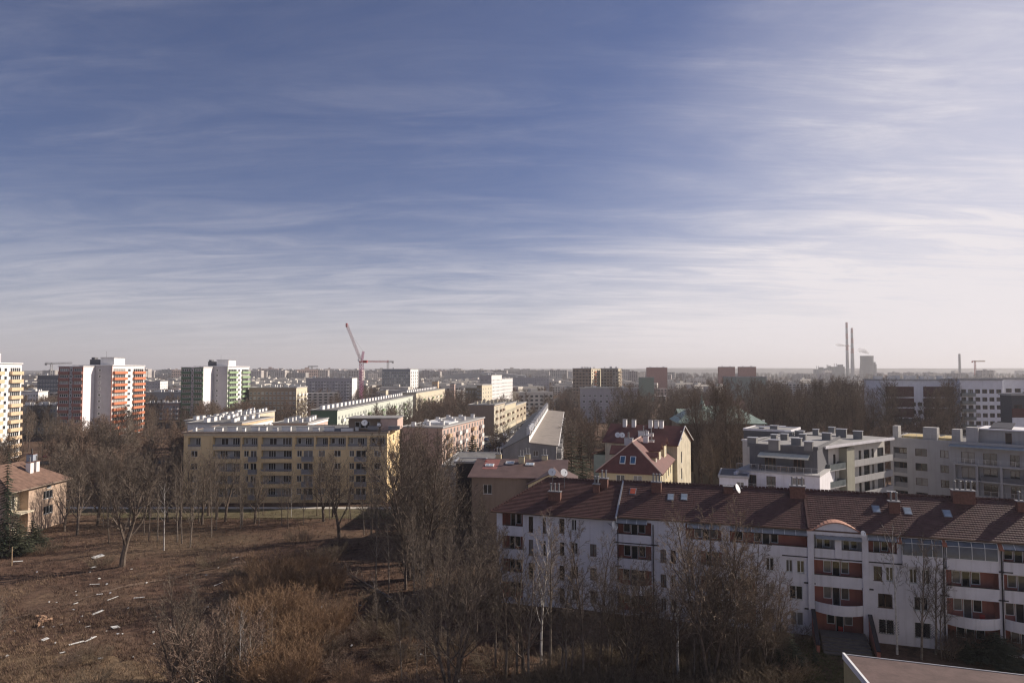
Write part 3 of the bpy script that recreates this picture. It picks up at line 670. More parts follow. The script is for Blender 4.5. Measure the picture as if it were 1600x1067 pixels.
for px, wd in ((296, 1.0), (318, 3.5), (333, 2.2), (357, 3.0), (374, 1.0), (388, 2.4), (402, 2.4), (422, 1.6), (440, 3.0), (466, 4.0), (487, 2.0), (508, 3.2), (538, 4.0), (552, 1.0)):
    u = uy(px); Yb.chim(u, 2.6+rn.uniform(-.6, 1.5), h_y+.2, wd*.7, .7, rn.uniform(.7, 1.05), WHITEB, STEEL)
    pass
# roof-top storey at the right end, with dishes
x0p, x1p, x2p = uy(537), uy(590), uy(617)
b = MB(); b.box(x0p, x1p, 5, 12.6, h_y+.2, h_y+2.9, 0); b.box(x1p, x2p, 3.4, 12.6, h_y+.2, h_y+3.0, 1); b.box(x0p-.3, x2p+.3, 3.2, 12.9, h_y+3.0, h_y+3.2, 2); Yb.part('roof_storey', b, [BROWNW, PINK, ROOFL])
for px in (547, 556, 583): u = uy(px); Yb.win('F', u, u+2.2, h_y+.7, h_y+2.2, 2, 4.94, sill=False)
dish(Yb, (uy(566), 2.2, h_y+2.1), 1.6, 10); dish(Yb, (uy(588), 2.6, h_y+1.6), 1.0, 30)
for px in (571, 604): Yb.panel('F', uy(px), uy(px)+2.6, h_y+.5, h_y+1.4, .8, STEEL, 3.0, 'roof_vent_box')
# wings behind the yellow block
def wing(name, label, pa, pb, y0, y1, m, width, h, mat_roof=ROOFG, cap=None, bands=False):
    Xr = ratio(pa, 665)*y0
    b_ = Bld(name, label, 'apartment block', Xr-width, y0, 0, width, y1-y0, h); w_ = MB(); hh = []
    for k in range(int((y1-y0)/3.6)):
        u = 1.2+k*3.6
        for fl in range(int((h-1.5)/2.9)): hh.append((u, u+1.6, 1.9+2.9*fl, 3.4+2.9*fl, .15))
    b_.sheet(w_, 'R', hh); b_.sheet(w_, 'F', []); b_.sheet(w_, 'L', []); b_.sheet(w_, 'B', []); b_.part('wall', w_, [m])
    for (u0, u1, z0, z1, _) in hh: b_.win('R', u0, u1, z0, z1, 2, .1, True)
    if cap: b_.panel('R', 0, y1-y0, h-.7, h-.02, .1, cap, 0, 'fascia')
    b_.flat_roof(mat_roof, GREYW, .3, .35)
    for k in range(int((y1-y0)/4.2)):
        b_.chim(width*.28+rn.uniform(-.5, .5), 2+k*4.2, h+.3, 1.0, rn.choice((.8, 1.8)), rn.uniform(.7, 1.1), WHITEB, STEEL); b_.chim(width*.74+rn.uniform(-.6, .6), 3+k*4.2, h+.3, .9, rn.choice((.8, 1.6)), .9, WHITEB, STEEL)
    return b_
wing('apartment_block', 'yellow and white wing running back behind the left half of the yellow block', 377, 453, 178.5, 202, WHITEB, 14, 16.4, cap=LORANGE)
wing('apartment_block', 'pale pink capped block behind the middle of the yellow block', 480, 506, 180, 200, PINK, 9, 16.2, cap=WHITEB)
wing('apartment_block', 'long white chimneyed block behind the left end of the yellow block', 336, 400, 204, 255, CREAM, 9, 15.2)

# paler dry lawn at the bottom left
b = MB(); n_ = 40
def dl(i, j):
    px = -40+i/n_*300; top = 1027+8*mnoise.noise((i*.25, 1.3, 0))+max(0, (px-180))*.22; p = at_z(px, top+(1110-top)*j/12); return (p[0], p[1], gz(p[0], p[1])+.05)
for i in range(n_):
    for j in range(12): b.quad(dl(i, j+1), dl(i+1, j+1), dl(i+1, j), dl(i, j))
tag(b.build('dry_lawn', mat('dry_lawn_turf', (.165, .112, .066), .95, .3, 1.2, .6, 7)), kind='structure')

tr_ = [at_z(a, c_) for a, c_ in ((-20, 975), (60, 955), (140, 930), (220, 912), (290, 900), (350, 884), (420, 876))]
b = MB(); random.seed(6)
tp = []
for i in range(len(tr_)-1):
    for k in range(8): tp.append((tr_[i][0]+(tr_[i+1][0]-tr_[i][0])*k/8+random.uniform(-.25, .25), tr_[i][1]+(tr_[i+1][1]-tr_[i][1])*k/8+random.uniform(-.3, .3)))
for i in range(1, len(tp)-2):
    w_ = [random.uniform(.25, .75) for _ in range(2)]; P0, P1 = tp[i], tp[i+1]
    b.quad(*[(x, y, gz(x, y)+.05) for x, y in ((P0[0], P0[1]-w_[0]), (P1[0], P1[1]-w_[1]), (P1[0], P1[1]+w_[1]), (P0[0], P0[1]+w_[0]))])
tag(b.build('trodden_trail', mat('trodden_earth', (.165, .112, .078), .95, .4, 1.6, .5, 6)), kind='structure')

# ------------------------------------------------------------------ maroon-roofed gabled houses (centre right)
Yh = 119.5; O_, Wg, _d = corner_box(936, 1031, 1031, Yh, -19, 'R', 21, 740)
EH = 30+ (580-739)/FPX*Yh
G1 = Bld('gabled_house', 'pale yellow house with maroon hipped roof, dormers and two blue skylights', 'house', O_[0], O_[1], -19, Wg, 21, EH)
hs = []
for a, c in ((963, 976), (990, 1003)):
    ua, uc = G1.onF(a, 750)[0], G1.onF(c, 750)[0]; hs.append((ua, uc, EH-2.4, EH-.5, .14))
hr = [(u, u+1.3, z, z+1.5, .14) for u in (2, 5.5, 9, 13, 17) for z in (1.2, 4.1, 7.0)]
hr += [(u, u+1.3, EH-2.3, EH-.8, .14) for u in (2, 5.5, 9, 13, 17)] if EH > 11 else []
w = MB(); G1.sheet(w, 'F', hs); G1.sheet(w, 'R', hr); G1.sheet(w, 'L', []); G1.sheet(w, 'B', []); G1.part('wall', w, [PYEL])
for h in hs: G1.win('F', h[0], h[1], h[2], h[3], 2, .1)
for h in hr: G1.win('R', h[0], h[1], h[2], h[3], 2, .1)
for u in (5.2, 12.7):
    for z in (4.0, 6.9): G1.balc('R', u, u+2.4, z, 1.1, 1.0, mat('ochre_balcony', (.42, .22, .10), .8), name='balcony')
Wg, o_ = G1.W, .55; rise = 5.0; yc = 3.6; xm = Wg/2
b = MB(); e = EH-.05
b.slab([(-o_, -o_, e), (Wg+o_, -o_, e), (xm, yc, e+rise)], .15)
b.slab([(Wg+o_, -o_, e), (Wg+o_, 21+o_, e), (xm, 21+o_, e+rise), (xm, yc, e+rise)], .15)
b.slab([(-o_, 21+o_, e), (-o_, -o_, e), (xm, yc, e+rise), (xm, 21+o_, e+rise)], .15)
rf = G1.part('roof', b, [ROOFM])
b = MB(); b.poly([(-.003, 20.9, e), (Wg, 20.9, e), (xm, 20.9, e+rise)]); G1.part('gable_wall', b, [PYEL])
lead = mat('pale_ridge', (.46, .33, .28), .6)
for a, c in (((-o_, -o_, e+.05), (xm, yc, e+rise+.05)), ((Wg+o_, -o_, e+.05), (xm, yc, e+rise+.05)), ((xm, yc, e+rise+.05), (xm, 21, e+rise+.05))):
    b = MB(); b.tube(a, c, .13, None, 5); b.build('ridge_cap', [lead], rf)
for px in (973, 989):
    u = G1.onF(px, 722, 1.0)[0]; zz = e+rise*(1.1+o_)/(yc+o_); b = MB(); b.box(-.5, .5, -.8, .8, 0, .16, 1); b.box(-.38, .38, -.66, .66, .16, .175, 0)
    o = b.build('skylight', [BLUEG, FRAMEW], G1.root, (u, 1.1, zz+.03)); o.rotation_euler = (math.atan2(rise, yc+o_), 0, 0)
def dormer(B, x0, y0, wd, dp, z0, h, wallm, side='R', pitch=1.2):
    """gabled dormer whose window faces +x (R) or -x (L)"""
    g = 1 if side == 'R' else -1; b = MB(); xs = sorted((x0, x0-g*dp)); b.box(xs[0], xs[1], y0, y0+wd, z0-1.0, z0+h, 0, None, False)
    b.poly([(x0, y0, z0+h), (x0, y0+wd, z0+h), (x0, y0+wd/2, z0+h+pitch)] if side == 'R' else [(x0, y0+wd, z0+h), (x0, y0, z0+h), (x0, y0+wd/2, z0+h+pitch)], 0)
    o = B.part('dormer', b, [wallm]); r_ = MB(); xo, xi = x0+g*.35, x0-g*(dp+1.0)
    for ya, in ((y0-.3,), (y0+wd+.3,)):
        pts = [(xo, ya, z0+h-.12), (xo, y0+wd/2, z0+h+pitch+.08), (xi, y0+wd/2, z0+h+pitch+.08), (xi, ya, z0+h-.12)]
        if (ya < y0) == (side == 'R'): pts = pts[::-1]
        if side == 'R': pts = pts
        r_.slab(pts, .12)
    r_.build('dormer_roof', [ROOFM], o)
    fr, pn = win_meshes(1.1, 1.4, 2, True, FRAMEW, 0, False); link('window', fr, o, (x0+g*.02, y0+wd/2-.55*g, z0+.1), R(90*g))
dormer(G1, Wg-1.2, 4.2, 1.6, 2.6, e+1.3, 1.2, PYEL, 'R', .6); dormer(G1, Wg-1.1, 8.2, 3.2, 3.2, e+1.3, 1.9, PYEL); dormer(G1, Wg-.8, 14, 3.6, 3.8, e+1.3, 2.4, PYEL); dormer(G1, 1.4, 4.6, 3.4, 3.0, e+1.2, 1.6, PYEL, 'L')
for (x, y, wd, h) in ((xm+1.6, 10, .9, 2.2), (xm+2.4, 12, .9, 1.8), (xm-1.8, 11, 1.6, 1.7), (xm-2.4, 14, 1.0, 1.9), (xm+.3, 16, 2.0, 1.4), (xm+1.5, 18.5, .8, 1.8)):
    G1.chim(x, y, e+rise*(1-abs(x-xm)/(Wg/2+o_))-.2, wd, .8, h, WHITEB, STEEL, 1)
for px, py in ((965, 698), (972, 694), (1010, 690)): u = G1.onF(px, py, 12)[0]; dish(G1, (u, 12, e+rise+.4), 1.2, 20)
# second gabled house, its tall gable end facing right
GL = 15.5; Y2 = 140.0; xg = ratio(1058, 690)*Y2
EH2 = 30-(693-580)/FPX*Y2; PK = 30-(666-580)/FPX*(Y2+4.6)
G2 = Bld('gabled_house', 'tall gabled house with stained pale gable end behind the dormers', 'house', xg-GL*math.cos(R(-28)), Y2-GL*math.sin(R(-28)), -28, GL, 11.5, EH2)
hr = [(3.0, 3.9, z, z+2.3, .14) for z in (EH2-.9, EH2-4.2, EH2-7.6, EH2-11) if z > .5 and z+2.3 < EH2]
w = MB(); G2.sheet(w, 'R', hr); G2.sheet(w, 'F', [(u, u+1.4, EH2-2.3, EH2-.9, .14) for u in (2, 6, 10)]); G2.sheet(w, 'L', []); G2.sheet(w, 'B', [])
w.poly([(GL, 0, EH2), (GL, 11.5, EH2), (GL, 5, PK)]); w.poly([(0, 11.5, EH2), (0, 0, EH2), (0, 5, PK)])
G2.part('wall', w, [wall('stained_cream_render', (.62, .55, .42), .8, .15)])
for h in hr: G2.win('R', h[0], h[1], h[2], h[3], 1, .1)
for u in (2, 6, 10): G2.win('F', u, u+1.4, EH2-2.3, EH2-.9, 2, .1)
G2.win('R', 3.0, 3.9, EH2+.5, EH2+2.4, 1, -.05, sill=False)
b = MB(); b.slab([(-.5, -.6, EH2-.25), (GL+.4, -.6, EH2-.25), (GL+.4, 5, PK+.1), (-.5, 5, PK+.1)], .16); b.slab([(GL+.4, 12.1, EH2-.25), (-.5, 12.1, EH2-.25), (-.5, 5, PK+.1), (GL+.4, 5, PK+.1)], .16)
G2.part('roof', b, [ROOFM])
b = MB(); b.tube((GL+.42, -.62, EH2-.2), (GL+.42, 5, PK+.16), .1, None, 4); b.tube((GL+.42, 12.1, EH2-.2), (GL+.42, 5, PK+.16), .1, None, 4); G2.part('verge_trim', b, [WHITEB])
for px in (978, 992, 1018, 1027, 1035): u = G2.onF(px, 668, 5)[0]; G2.chim(u, 4.4, PK-.4, .8, .7, 1.5, WHITEB, STEEL, 0)
b = MB(); b.box(GL+.003, GL+3, 3, 9, -.3, 3.0, 0); b.slab([(GL-.1, 2.7, 3.7), (GL+3.4, 2.7, 3.05), (GL+3.4, 9.3, 3.05), (GL-.1, 9.3, 3.7)], .12, 1); G2.part('porch', b, [MINT, COPPER])
b = MB(); b.box(-3.0, -.003, 1, 9, -.3, EH2-3.2, 0); b.slab([(-3.4, .6, EH2-3.1), (-.01, .6, EH2-1.8), (-.01, 9.4, EH2-1.8), (-3.4, 9.4, EH2-3.1)], .14, 1); G2.part('side_annex', b, [MINT, ROOFM])

# ------------------------------------------------------------------ low brown-roofed building and garage (centre)
Yc = 118.0; xl, xr = ratio(737, 735)*Yc, ratio(843, 735)*Yc
zE = 30-(742-580)/FPX*Yc; zR = 30-(715-580)/FPX*(Yc+9)
Hs = Bld('low_house', 'low house with wide brown sheet roof and roof windows before the grey gable wall', 'house', xl, Yc, -7, xr-xl+4, 18, zE)
w = MB(); hw = [(2, 3.5, zE-3, zE-1.4, .14), (9.5, 13, zE-5.5, zE-1.2, .14)]; Hs.sheet(w, 'F', hw)
for f in 'LRB': Hs.sheet(w, f, [])
Hs.part('wall', w, [BROWNW]); [Hs.win('F', h[0], h[1], h[2], h[3], 2, .1) for h in hw]
b = MB(); WW = Hs.W; b.slab([(-.6, -.6, zE), (WW+.6, -.6, zE), (WW+.6, 9, zR), (-.6, 9, zR)], .15); b.slab([(WW+.6, 18.6, zE), (-.6, 18.6, zE), (-.6, 9, zR), (WW+.6, 9, zR)], .15); Hs.part('roof', b, [ROOFB])
b = MB(); b.tube((-.6, -.66, zE-.1), (WW+.6, -.66, zE-.1), .12, None, 6); Hs.part('gutter', b, [wall('pink_brown_gutter', (.35, .24, .21))])
b = MB(); b.poly([(WW+.01, 0, zE), (WW+.01, 18, zE), (WW+.01, 9, zR)]); b.poly([(-.01, 18, zE), (-.01, 0, zE), (-.01, 9, zR)]); Hs.part('gable_wall', b, [PYEL])
sl = math.atan2(zR-zE, 9.6)
for px, py in ((765, 731), (797, 726), (828, 728)):
    o, d = Hs._r(px, py)
    y = 2+ (741-py)/27*9*.9; u = Hs.onF(px, py, y)[0]; zz = zE+(zR-zE)*(y+.6)/9.6; b = MB(); b.box(-.75, .75, -.6, .6, 0, .18, 1); b.box(-.62, .62, -.48, .48, .18, .195, 0); b.box(-.04, .04, -.48, .48, .19, .21, 1)
    k = b.build('skylight', [SKYL, FRAMEW], Hs.root, (u, y, zz+.03)); k.rotation_euler = (sl, 0, 0)
b = MB(); u = Hs.onF(768, 726, 6)[0]; zz = lambda y: zE+(zR-zE)*(y+.6)/9.6+.03
b.slab([(u-1.3, 3.2, zz(3.2)), (u+1.3, 3.2, zz(3.2)), (u+1.3, 8.6, zz(8.6)), (u-1.3, 8.6, zz(8.6))], .05); Hs.part('roof_patch', b, [mat('faded_red_sheet', (.24, .10, .085), .6)])
for px, y in ((779, 10), (815, 7), (851, 9), (824, 10.5)): Hs.chim(Hs.onF(px, 720, y)[0], y, zR-1.2, 1.0, .8, 1.9, PYEL, STEEL, 2)
b = MB(); ww = Hs.onF(846, 735)[0]; b.box(ww-2, ww+5.5, -2.5, 4.5, -.3, zE-.9, 0); b.slab([(ww-2.4, -2.9, zE-.9), (ww+1.8, -2.9, zE+1.1), (ww+1.8, 8, zE+1.1), (ww-2.4, 8, zE-.9)], .12, 1); b.slab([(ww+1.8, -2.9, zE+1.1), (ww+6, -2.9, zE-.9), (ww+6, 8, zE-.9), (ww+1.8, 8, zE+1.1)], .12, 1); b.poly([(ww-2, -2.503, zE-.9), (ww+5.5, -2.503, zE-.9), (ww+1.8, -2.503, zE+.95)], 0); Hs.part('cross_gable', b, [PYEL, ROOFB])
Yg = 138.0; Gg = Bld('garage', 'low flat roofed garage beside the brown sheet roofed house', 'garage', ratio(692, 720)*Yg, Yg, -4, 9.5, 22, 30-(728-580)/FPX*Yg)
w = MB(); Gg.sheet(w, 'F', [(1.0, 3.8, 0, 2.6, .2, 1), (4.8, 7.8, 0, 2.6, .2, 1)]); [Gg.sheet(w, f, []) for f in 'LRB']; Gg.part('wall', w, [LGREY, PIPE]); Gg.flat_roof(ROOFG, LGREY, .3, .4)
Gk = Bld('kiosk', 'small dark kiosk with glazed top and red banner beside the garage', 'kiosk', ratio(712, 740)*126, 126, -4, 5, 5, 30-(722-580)/FPX*126)
w = MB(); [Gk.sheet(w, f, []) for f in 'FLRB']; Gk.part('wall', w, [PIPE]); Gk.flat_roof(ROOFG, METAL, .3, .35); b = MB(); b.box(5.4, 5.9, -.4, -.3, Gk.H-2.0, Gk.H+.5); Gk.part('banner', b, [mat('red_cloth', (.5, .05, .04))]); b = MB(); b.tube((5.35, -.35, 0), (5.35, -.35, Gk.H+.6), .05, None, 5); Gk.part('pole', b, [STEEL])

# ------------------------------------------------------------------ long grey block with stepped roof (centre)
Yq = 162.0
Q = Bld('apartment_block', 'long grey block with blank gable wall and two level felt roof receding along the street', 'apartment block', ratio(785, 700)*Yq, Yq, -4.9, (ratio(869, 700)-ratio(785, 700))*Yq, 135, 12.2)
WQ = Q.W; xs_ = Q.onF(827, 690)[0]; zpk = 30-(678-580)/FPX*Yq; zr0 = 30-(690-580)/FPX*Yq; zr1 = 30-(694.5-580)/FPX*Yq; zl = 30-(686.5-580)/FPX*Yq-2.2
Q.H = zr1
hf = [(Q.onF(833, 708)[0], Q.onF(841, 708)[0], Q.onF(837, 713)[1], Q.onF(837, 704)[1], .14)]
w = MB(); Q.sheet(w, 'F', hf, z1=min(zl, zr1)-.01); zb = min(zl, zr1)-.01
w.poly([(0, 0, zb), (xs_, 0, zb), (xs_, 0, zpk), (0, 0, zl)]); w.poly([(xs_, 0, zb), (WQ, 0, zb), (WQ, 0, zr1), (xs_, 0, zr0)])
hq = []
for k in range(30):
    for fl in range(4): hq.append((1.5+k*4.4, 3.0+k*4.4, 1.6+2.85*fl, 3.0+2.85*fl, .14))
Q.sheet(w, 'R', hq, z1=zr1); Q.sheet(w, 'L', [], z1=zl)
w.quad((xs_, 0, zr0), (xs_, 135, zr0), (xs_, 135, zpk), (xs_, 0, zpk), 1); w.poly([(WQ, 135, 0), (0, 135, 0), (0, 135, zl), (xs_, 135, zpk), (xs_, 135, zr0), (WQ, 135, zr1)])
Q.part('wall', w, [mat('grey_gable_render', (.27, .255, .25), .9, .16, .4, .2, 8, dirt=.3), WHITEB])
for h in hq: Q.win('R', h[0], h[1], h[2], h[3], 2, .1, True)
Q.win('F', *hf[0][:4], 2, .1)
for k in range(30):
    for fl in range(1, 4):
        if k % 3 != 1: Q.balc('R', 3.2+k*4.4, 5.6+k*4.4, .75+2.85*fl, 1.1, 1.0, WHITEB if (k+fl) % 3 else STEEL)
b = MB()
for i in range(6):
    ya, yb = -.3+i*22.6, -.3+(i+1)*22.6-.12
    b.slab([(xs_+.02, ya, zr0), (WQ+.5, ya, zr1), (WQ+.5, yb, zr1), (xs_+.02, yb, zr0)], .2, 0)
b.slab([(-.5, -.3, zl-.1), (xs_+.3, -.3, zpk+.08), (xs_+.3, 135.3, zpk+.08), (-.5, 135.3, zl-.1)], .2, 1)
Q.part('roof', b, [mat('pale_brown_felt', (.235, .205, .18), .9, .2, .6), ROOFG])
b = MB(); b.tube((WQ+.55, -.3, zr1-.1), (WQ+.55, 135, zr1-.1), .11, None, 6); Q.part('gutter', b, [WHITEB])
for k in range(19): Q.chim(xs_-.3, 3+k*7, zpk-.2, .9, 2.2 if k % 2 else 1.2, 1.5, WHITEB, METAL)
for k in range(6): dish(Q, (xs_+.2, 2+k*1.7, zpk+1.2+.2*(k % 2)), 1.1, 30)

# ------------------------------------------------------------------ grey terraced complex (right)
Y1 = 116.0; z17 = 17.5
I1 = Bld('apartment_block', 'dark grey penthouse block with roof terrace and white awning behind the maroon roof', 'apartment block', ratio(1171, 697)*Y1, Y1, -34, 1, 1, z17); FOOT.pop()
I1.W = I1.onF(1277, 700)[0]; I1.D = 22
zt = I1.onF(1220, 735)[1]; zt2 = zt-2.95
FOOT.append((I1.X-6, I1.Y-4, I1.c, I1.s, I1.W+8, 30))
hs = []
for a, c in ((1195, 1212), (1240, 1257)): hs.append((I1.onF(a, 720)[0], I1.onF(c, 720)[0], zt+.05, zt+2.25, .14))
w = MB(); I1.sheet(w, 'F', hs, z0=zt); [I1.sheet(w, f, [], z0=zt) for f in 'LRB']; I1.part('upper_wall', w, [DGREY]); [I1.win('F', *h[:4], 3, .1, sill=False, fm=FRAMEB) for h in hs]
wl = I1.onF(1157, 750, -2.2)[0]; wr = I1.onF(1281, 750, -2.2)[0]
b = MB(); b.box(wl-.5, wr, -2.2, 26, -.4, zt-.25, 0); b.box(wl-.6, wr+.1, -2.5, 26.1, zt-.246, zt-.01, 1); I1.part('wall', b, [WHITE, LGREY])
for a, c in ((1168, 1182), (1198, 1212), (1239, 1257)):
    u0, u1 = I1.onF(a, 750, -2.2)[0], I1.onF(c, 750, -2.2)[0]; I1.win('F', u0, u1, zt2+.1, zt2+2.2, 2, -2.26, sill=False, fm=FRAMEB); I1.win('F', u0, u1, zt2-2.85, zt2-.75, 2, -2.26, sill=False, fm=FRAMEB)
def railing(B, f, u0, u1, z, d, h=1.05, glassm=None, step=1.1, name='railing'):
    b = MB(); wd = u1-u0; b.box(0, wd, -.02, .02, h-.04, h, 0); b.box(0, wd, -.02, .02, .05, .09, 0)
    n = max(1, int(wd/step))
    for i in range(n+1): b.box(wd*i/n-.02, wd*i/n+.02, -.021, .021, 0, h, 0)
    o = link(name, b.mesh(name, [METAL]), B.root, B.T(f, u0, z, d), Bld.ROT[f])
    if glassm is not None: g = MB(); g.box(.03, wd-.03, -.006, .006, .10, h-.05); g.build('glass_panel', [glassm], o)
    else:
        g = MB(); k = int(wd/.16)
        for i in range(k): g.box(wd*i/k-.008, wd*i/k+.008, -.008, .008, .09, h-.04, bot=False)
        tag(g.build('bars', [METAL], o), kind='stuff')
railing(I1, 'F', wl-.5, wr, zt, -2.4, glassm=None)
b = MB(); b.box(wl+.2, wl+11.5, -4.0, -2.203, zt2-.25, zt2-.02); I1.part('balcony', b, [WHITE]); railing(I1, 'F', wl+.3, wl+11.4, zt2, -3.9)
b = MB(); b.box(wl-.55, wl-.1, -4.1, -2.21, -.3, zt-.26); I1.part('pier', b, [WHITE])
I1.flat_roof(ROOFL, DGREY, .15, .4)
ua, uc = I1.onF(1188, 708)[0], I1.onF(1266, 711)[0]; b = MB(); b.slab([(ua, -1.7, zt+2.45), (uc, -1.7, zt+2.45), (uc, -.01, zt+2.85), (ua, -.01, zt+2.85)], .1); b.box(ua, uc, -1.75, -1.6, zt+2.2, zt+2.5); I1.part('awning', b, [mat('cream_canvas', (.62, .62, .54), .8)])
I1b = Bld('apartment_block', 'dark parapet block at the left rear of the penthouse roof', 'apartment block', ratio(1162, 676)*139, 139, -34, 9, 9, z17+.6)
w = MB(); [I1b.sheet(w, f, []) for f in 'FLRB']; I1b.part('wall', w, [DGREY]); I1b.flat_roof(ROOFL, WHITE, .1, .4)
for (px, py, wd, h) in ((1210, 675, 1.8, 1.5), (1191, 674, 1.2, 1.0), (1176, 693, 1.8, 1.2), (1210, 698, 2.0, 1.3), (1210, 688, 1.2, 1.2), (1226, 687, 1.5, 1.2), (1245, 695, 1.9, 1.3), (1255, 689, 1.3, 1.4), (1264, 699, 1.6, 1.1), (1233, 681, 1.9, .9), (1250, 681, 1.9, 1.1), (1292, 687, 1.8, 1.4), (1315, 681, 2.2, 1.5), (1341, 683, 1.9, 1.3), (1275, 677, 1.3, .9), (1300, 674, 1.4, 1.0), (1222, 671, 1.5, .8)):
    u, y = I1.onZ(px, py, z17+.25); I1.chim(u, y, z17+.24, wd*.8, 1.15, h*.85, wall('mid_grey_render', (.21, .205, .20)), METAL)
# terrace furniture stands on the terrace as things of their own
def table_set(B, u, y, z, lab):
    t = empty('terrace_table', B.world(u, y, z), R(10), lab, 'table'); wm = mat('weathered_wood', (.30, .19, .11), .7)
    b = MB(); b.box(-.9, .9, -.4, .4, .70, .75); b.build('tabletop', wm, t)
    for sx in (-.8, .74):
        for sy in (-.34, .28): b = MB(); b.box(sx, sx+.06, sy, sy+.06, 0, .7); b.build('leg', wm, t)
table_set(I1, I1.onF(1224, 728, -1.2)[0], -1.2, zt, 'wooden table on the railed terrace below the white awning')
for k, (px, lb) in enumerate(((1178, 'dark chair at the left end of the penthouse terrace'), (1190, 'dark chair beside the penthouse terrace door'), (1240, 'dark chair right of the wooden terrace table'))):
    t = empty('terrace_chair', I1.world(I1.onF(px, 728, -1.4)[0], -1.4, zt), R(20*k), lb, 'chair')
    b = MB(); b.box(-.28, .28, -.28, .28, .4, .47); b.build('seat', PIPE, t); b = MB(); b.box(-.28, .28, .22, .28, .475, 1.0); b.build('backrest', PIPE, t)
    for sx in (-.26, .22):
        for sy in (-.26, .22): b = MB(); b.box(sx, sx+.04, sy, sy+.04, 0, .4); b.build('leg', PIPE, t)
# left low white annex of the complex
b0 = at_y(1124, 745, 112); I0 = Bld('apartment_block', 'low white annex with balcony left of the dark penthouse', 'apartment block', b0[0], 112, -20, 4.4, 8, 30-(744-580)/FPX*112)
w = MB(); hs = [(2.6, 3.8, I0.H-2.4, I0.H-.6, .14)]; I0.sheet(w, 'F', hs); [I0.sheet(w, f, []) for f in 'LRB']; I0.part('wall', w, [WHITE]); I0.win('F', *hs[0][:4], 2, .1); I0.flat_roof(ROOFG, LGREY, .2, .4); b = MB(); b.box(-.4, 4.6, -1.6, -.003, I0.H-3.1, I0.H-2.0); I0.part('balcony_parapet', b, [WHITE])
# lit wing running back to the right
pa, pb = at_z(1274, 697, 17.4), at_z(1368, 685, 17.4)
ang = math.degrees(math.atan2(pb[1]-pa[1], pb[0]-pa[0])); Ln = math.hypot(pb[0]-pa[0], pb[1]-pa[1])
I2 = Bld('apartment_block', 'pale wing of the grey complex with sunlit balconies in the inner corner', 'apartment block', pa[0], pa[1], ang, Ln+3.6, 14, 17.2)
fz = [17.2-1.0-2.9*(k+1) for k in range(5)]
hs = []
uI = lambda px: I2.onF(px, 715)[0]
for z in fz:
    for a, c in ((1302, 1306), (1327, 1331.5), (1342, 1346), (1350, 1359), (1362, 1366), (1371, 1381)):
        ua, uc = uI(a), uI(c); hs.append((ua, uc, z+.3, z+2.3, .14))
w = MB(); I2.sheet(w, 'F', hs); [I2.sheet(w, f, []) for f in 'LRB']; I2.part('wall', w, [wall('cream_white_render', (.60, .57, .52))])
for h in hs: I2.win('F', *h[:4], 1, .1, sill=False, fm=FRAMEB)
for z in fz: I2.balc('F', uI(1324), uI(1384), z, 1.3, 1.0, LGREY, 0, th=.1); I2.balc('F', uI(1283), uI(1308), z, 1.5, 1.0, RAILG, 0, slabm=LGREY, th=.05)
b = MB(); b.box(uI(1311), uI(1323), -1.4, -.003, -.3, 16.6); I2.part('bay', b, [wall('sage_render', (.36, .35, .28))])
b = MB(); b.box(uI(1275)-.2, I2.W, -1.8, 14.2, 17.2, 17.45, 1); b.box(uI(1275)-.2, I2.W, -1.85, -1.7, 17.1, 17.55, 1); b.quad((uI(1275), -1.6, 17.455), (I2.W, -1.6, 17.455), (I2.W, 14, 17.455), (uI(1275), 14, 17.455), 0); I2.part('roof', b, [ROOFL, WHITE])
# long grey wing on the far right
pa, pb = at_z(1391, 686, 16.3), at_z(1600, 699, 16.3)
ang = math.degrees(math.atan2(pb[1]-pa[1], pb[0]-pa[0])); Ln = math.hypot(pb[0]-pa[0], pb[1]-pa[1])
I3 = Bld('apartment_block', 'long mid grey apartment wing with wide balconies at the right edge', 'apartment block', pa[0], pa[1], ang, Ln+9, 13, 16.2)
u3 = lambda px: I3.onF(px, 740)[0]
fz = [16.2-1.1-2.85*(k+1)+.35 for k in range(5)]; hs = []; lg = []
for k, z in enumerate(fz):
    hs += [(u3(1397), u3(1418), z+.05, z+2.2, .9, 1)]; lg.append((u3(1397), u3(1418), z))
    hs.append((u3(1431), u3(1449.5), z+.75, z+2.2, .14)); hs.append((u3(1470), u3(1483), z+.75, z+2.2, .14))
    for a, c in ((1503, 1524), (1537, 1559), (1579, 1594), (1610, 1630)): hs.append((u3(a), u3(c), z+.1, z+2.2, .14))
w = MB(); I3.sheet(w, 'F', hs); [I3.sheet(w, f, []) for f in 'LRB']; I3.part('wall', w, [GREYW, DGREY])
for h in hs:
    if h[4] < .5: I3.win('F', *h[:4], 2, .1, sill=False, fm=FRAMEB)
for (a, c, z) in lg: I3.win('F', a+(c-a)*.35, c-.1, z+.15, z+2.0, 2, .84, sill=False, fm=FRAMEB); I3.panel('F', a, c, z, z+1.0, .05, STEEL, .3, 'balcony_front')
b = MB(); b.box(u3(1456), u3(1484)+1.2, -.7, -.003, -.3, 16.0); I3.part('bay', b, [LGREY]) if False else None
for k, z in enumerate(fz):
    if k == 0: continue
    b = MB(); a, c = u3(1492), u3(1650); b.box(a, c, -1.5, -.003, z+2.7-.02, z+2.9, 0); I3.part('balcony_slab', b, [LGREY])
    I3.panel('F', u3(1535), c, z-.0, z+.95, .04, DGREY, -1.4, 'balcony_front') if k % 2 == 1 else railing(I3, 'F', a, c, z+.05, -1.42)
for px in (1494, 1529, 1567, 1605): b = MB(); u = u3(px); b.box(u-.18, u+.18, -1.48, -.004, -.3, fz[1]+2.69); I3.part('balcony_column', b, [GREYW])
railing(I3, 'F', u3(1489), u3(1650), fz[0]+.05, -1.42)
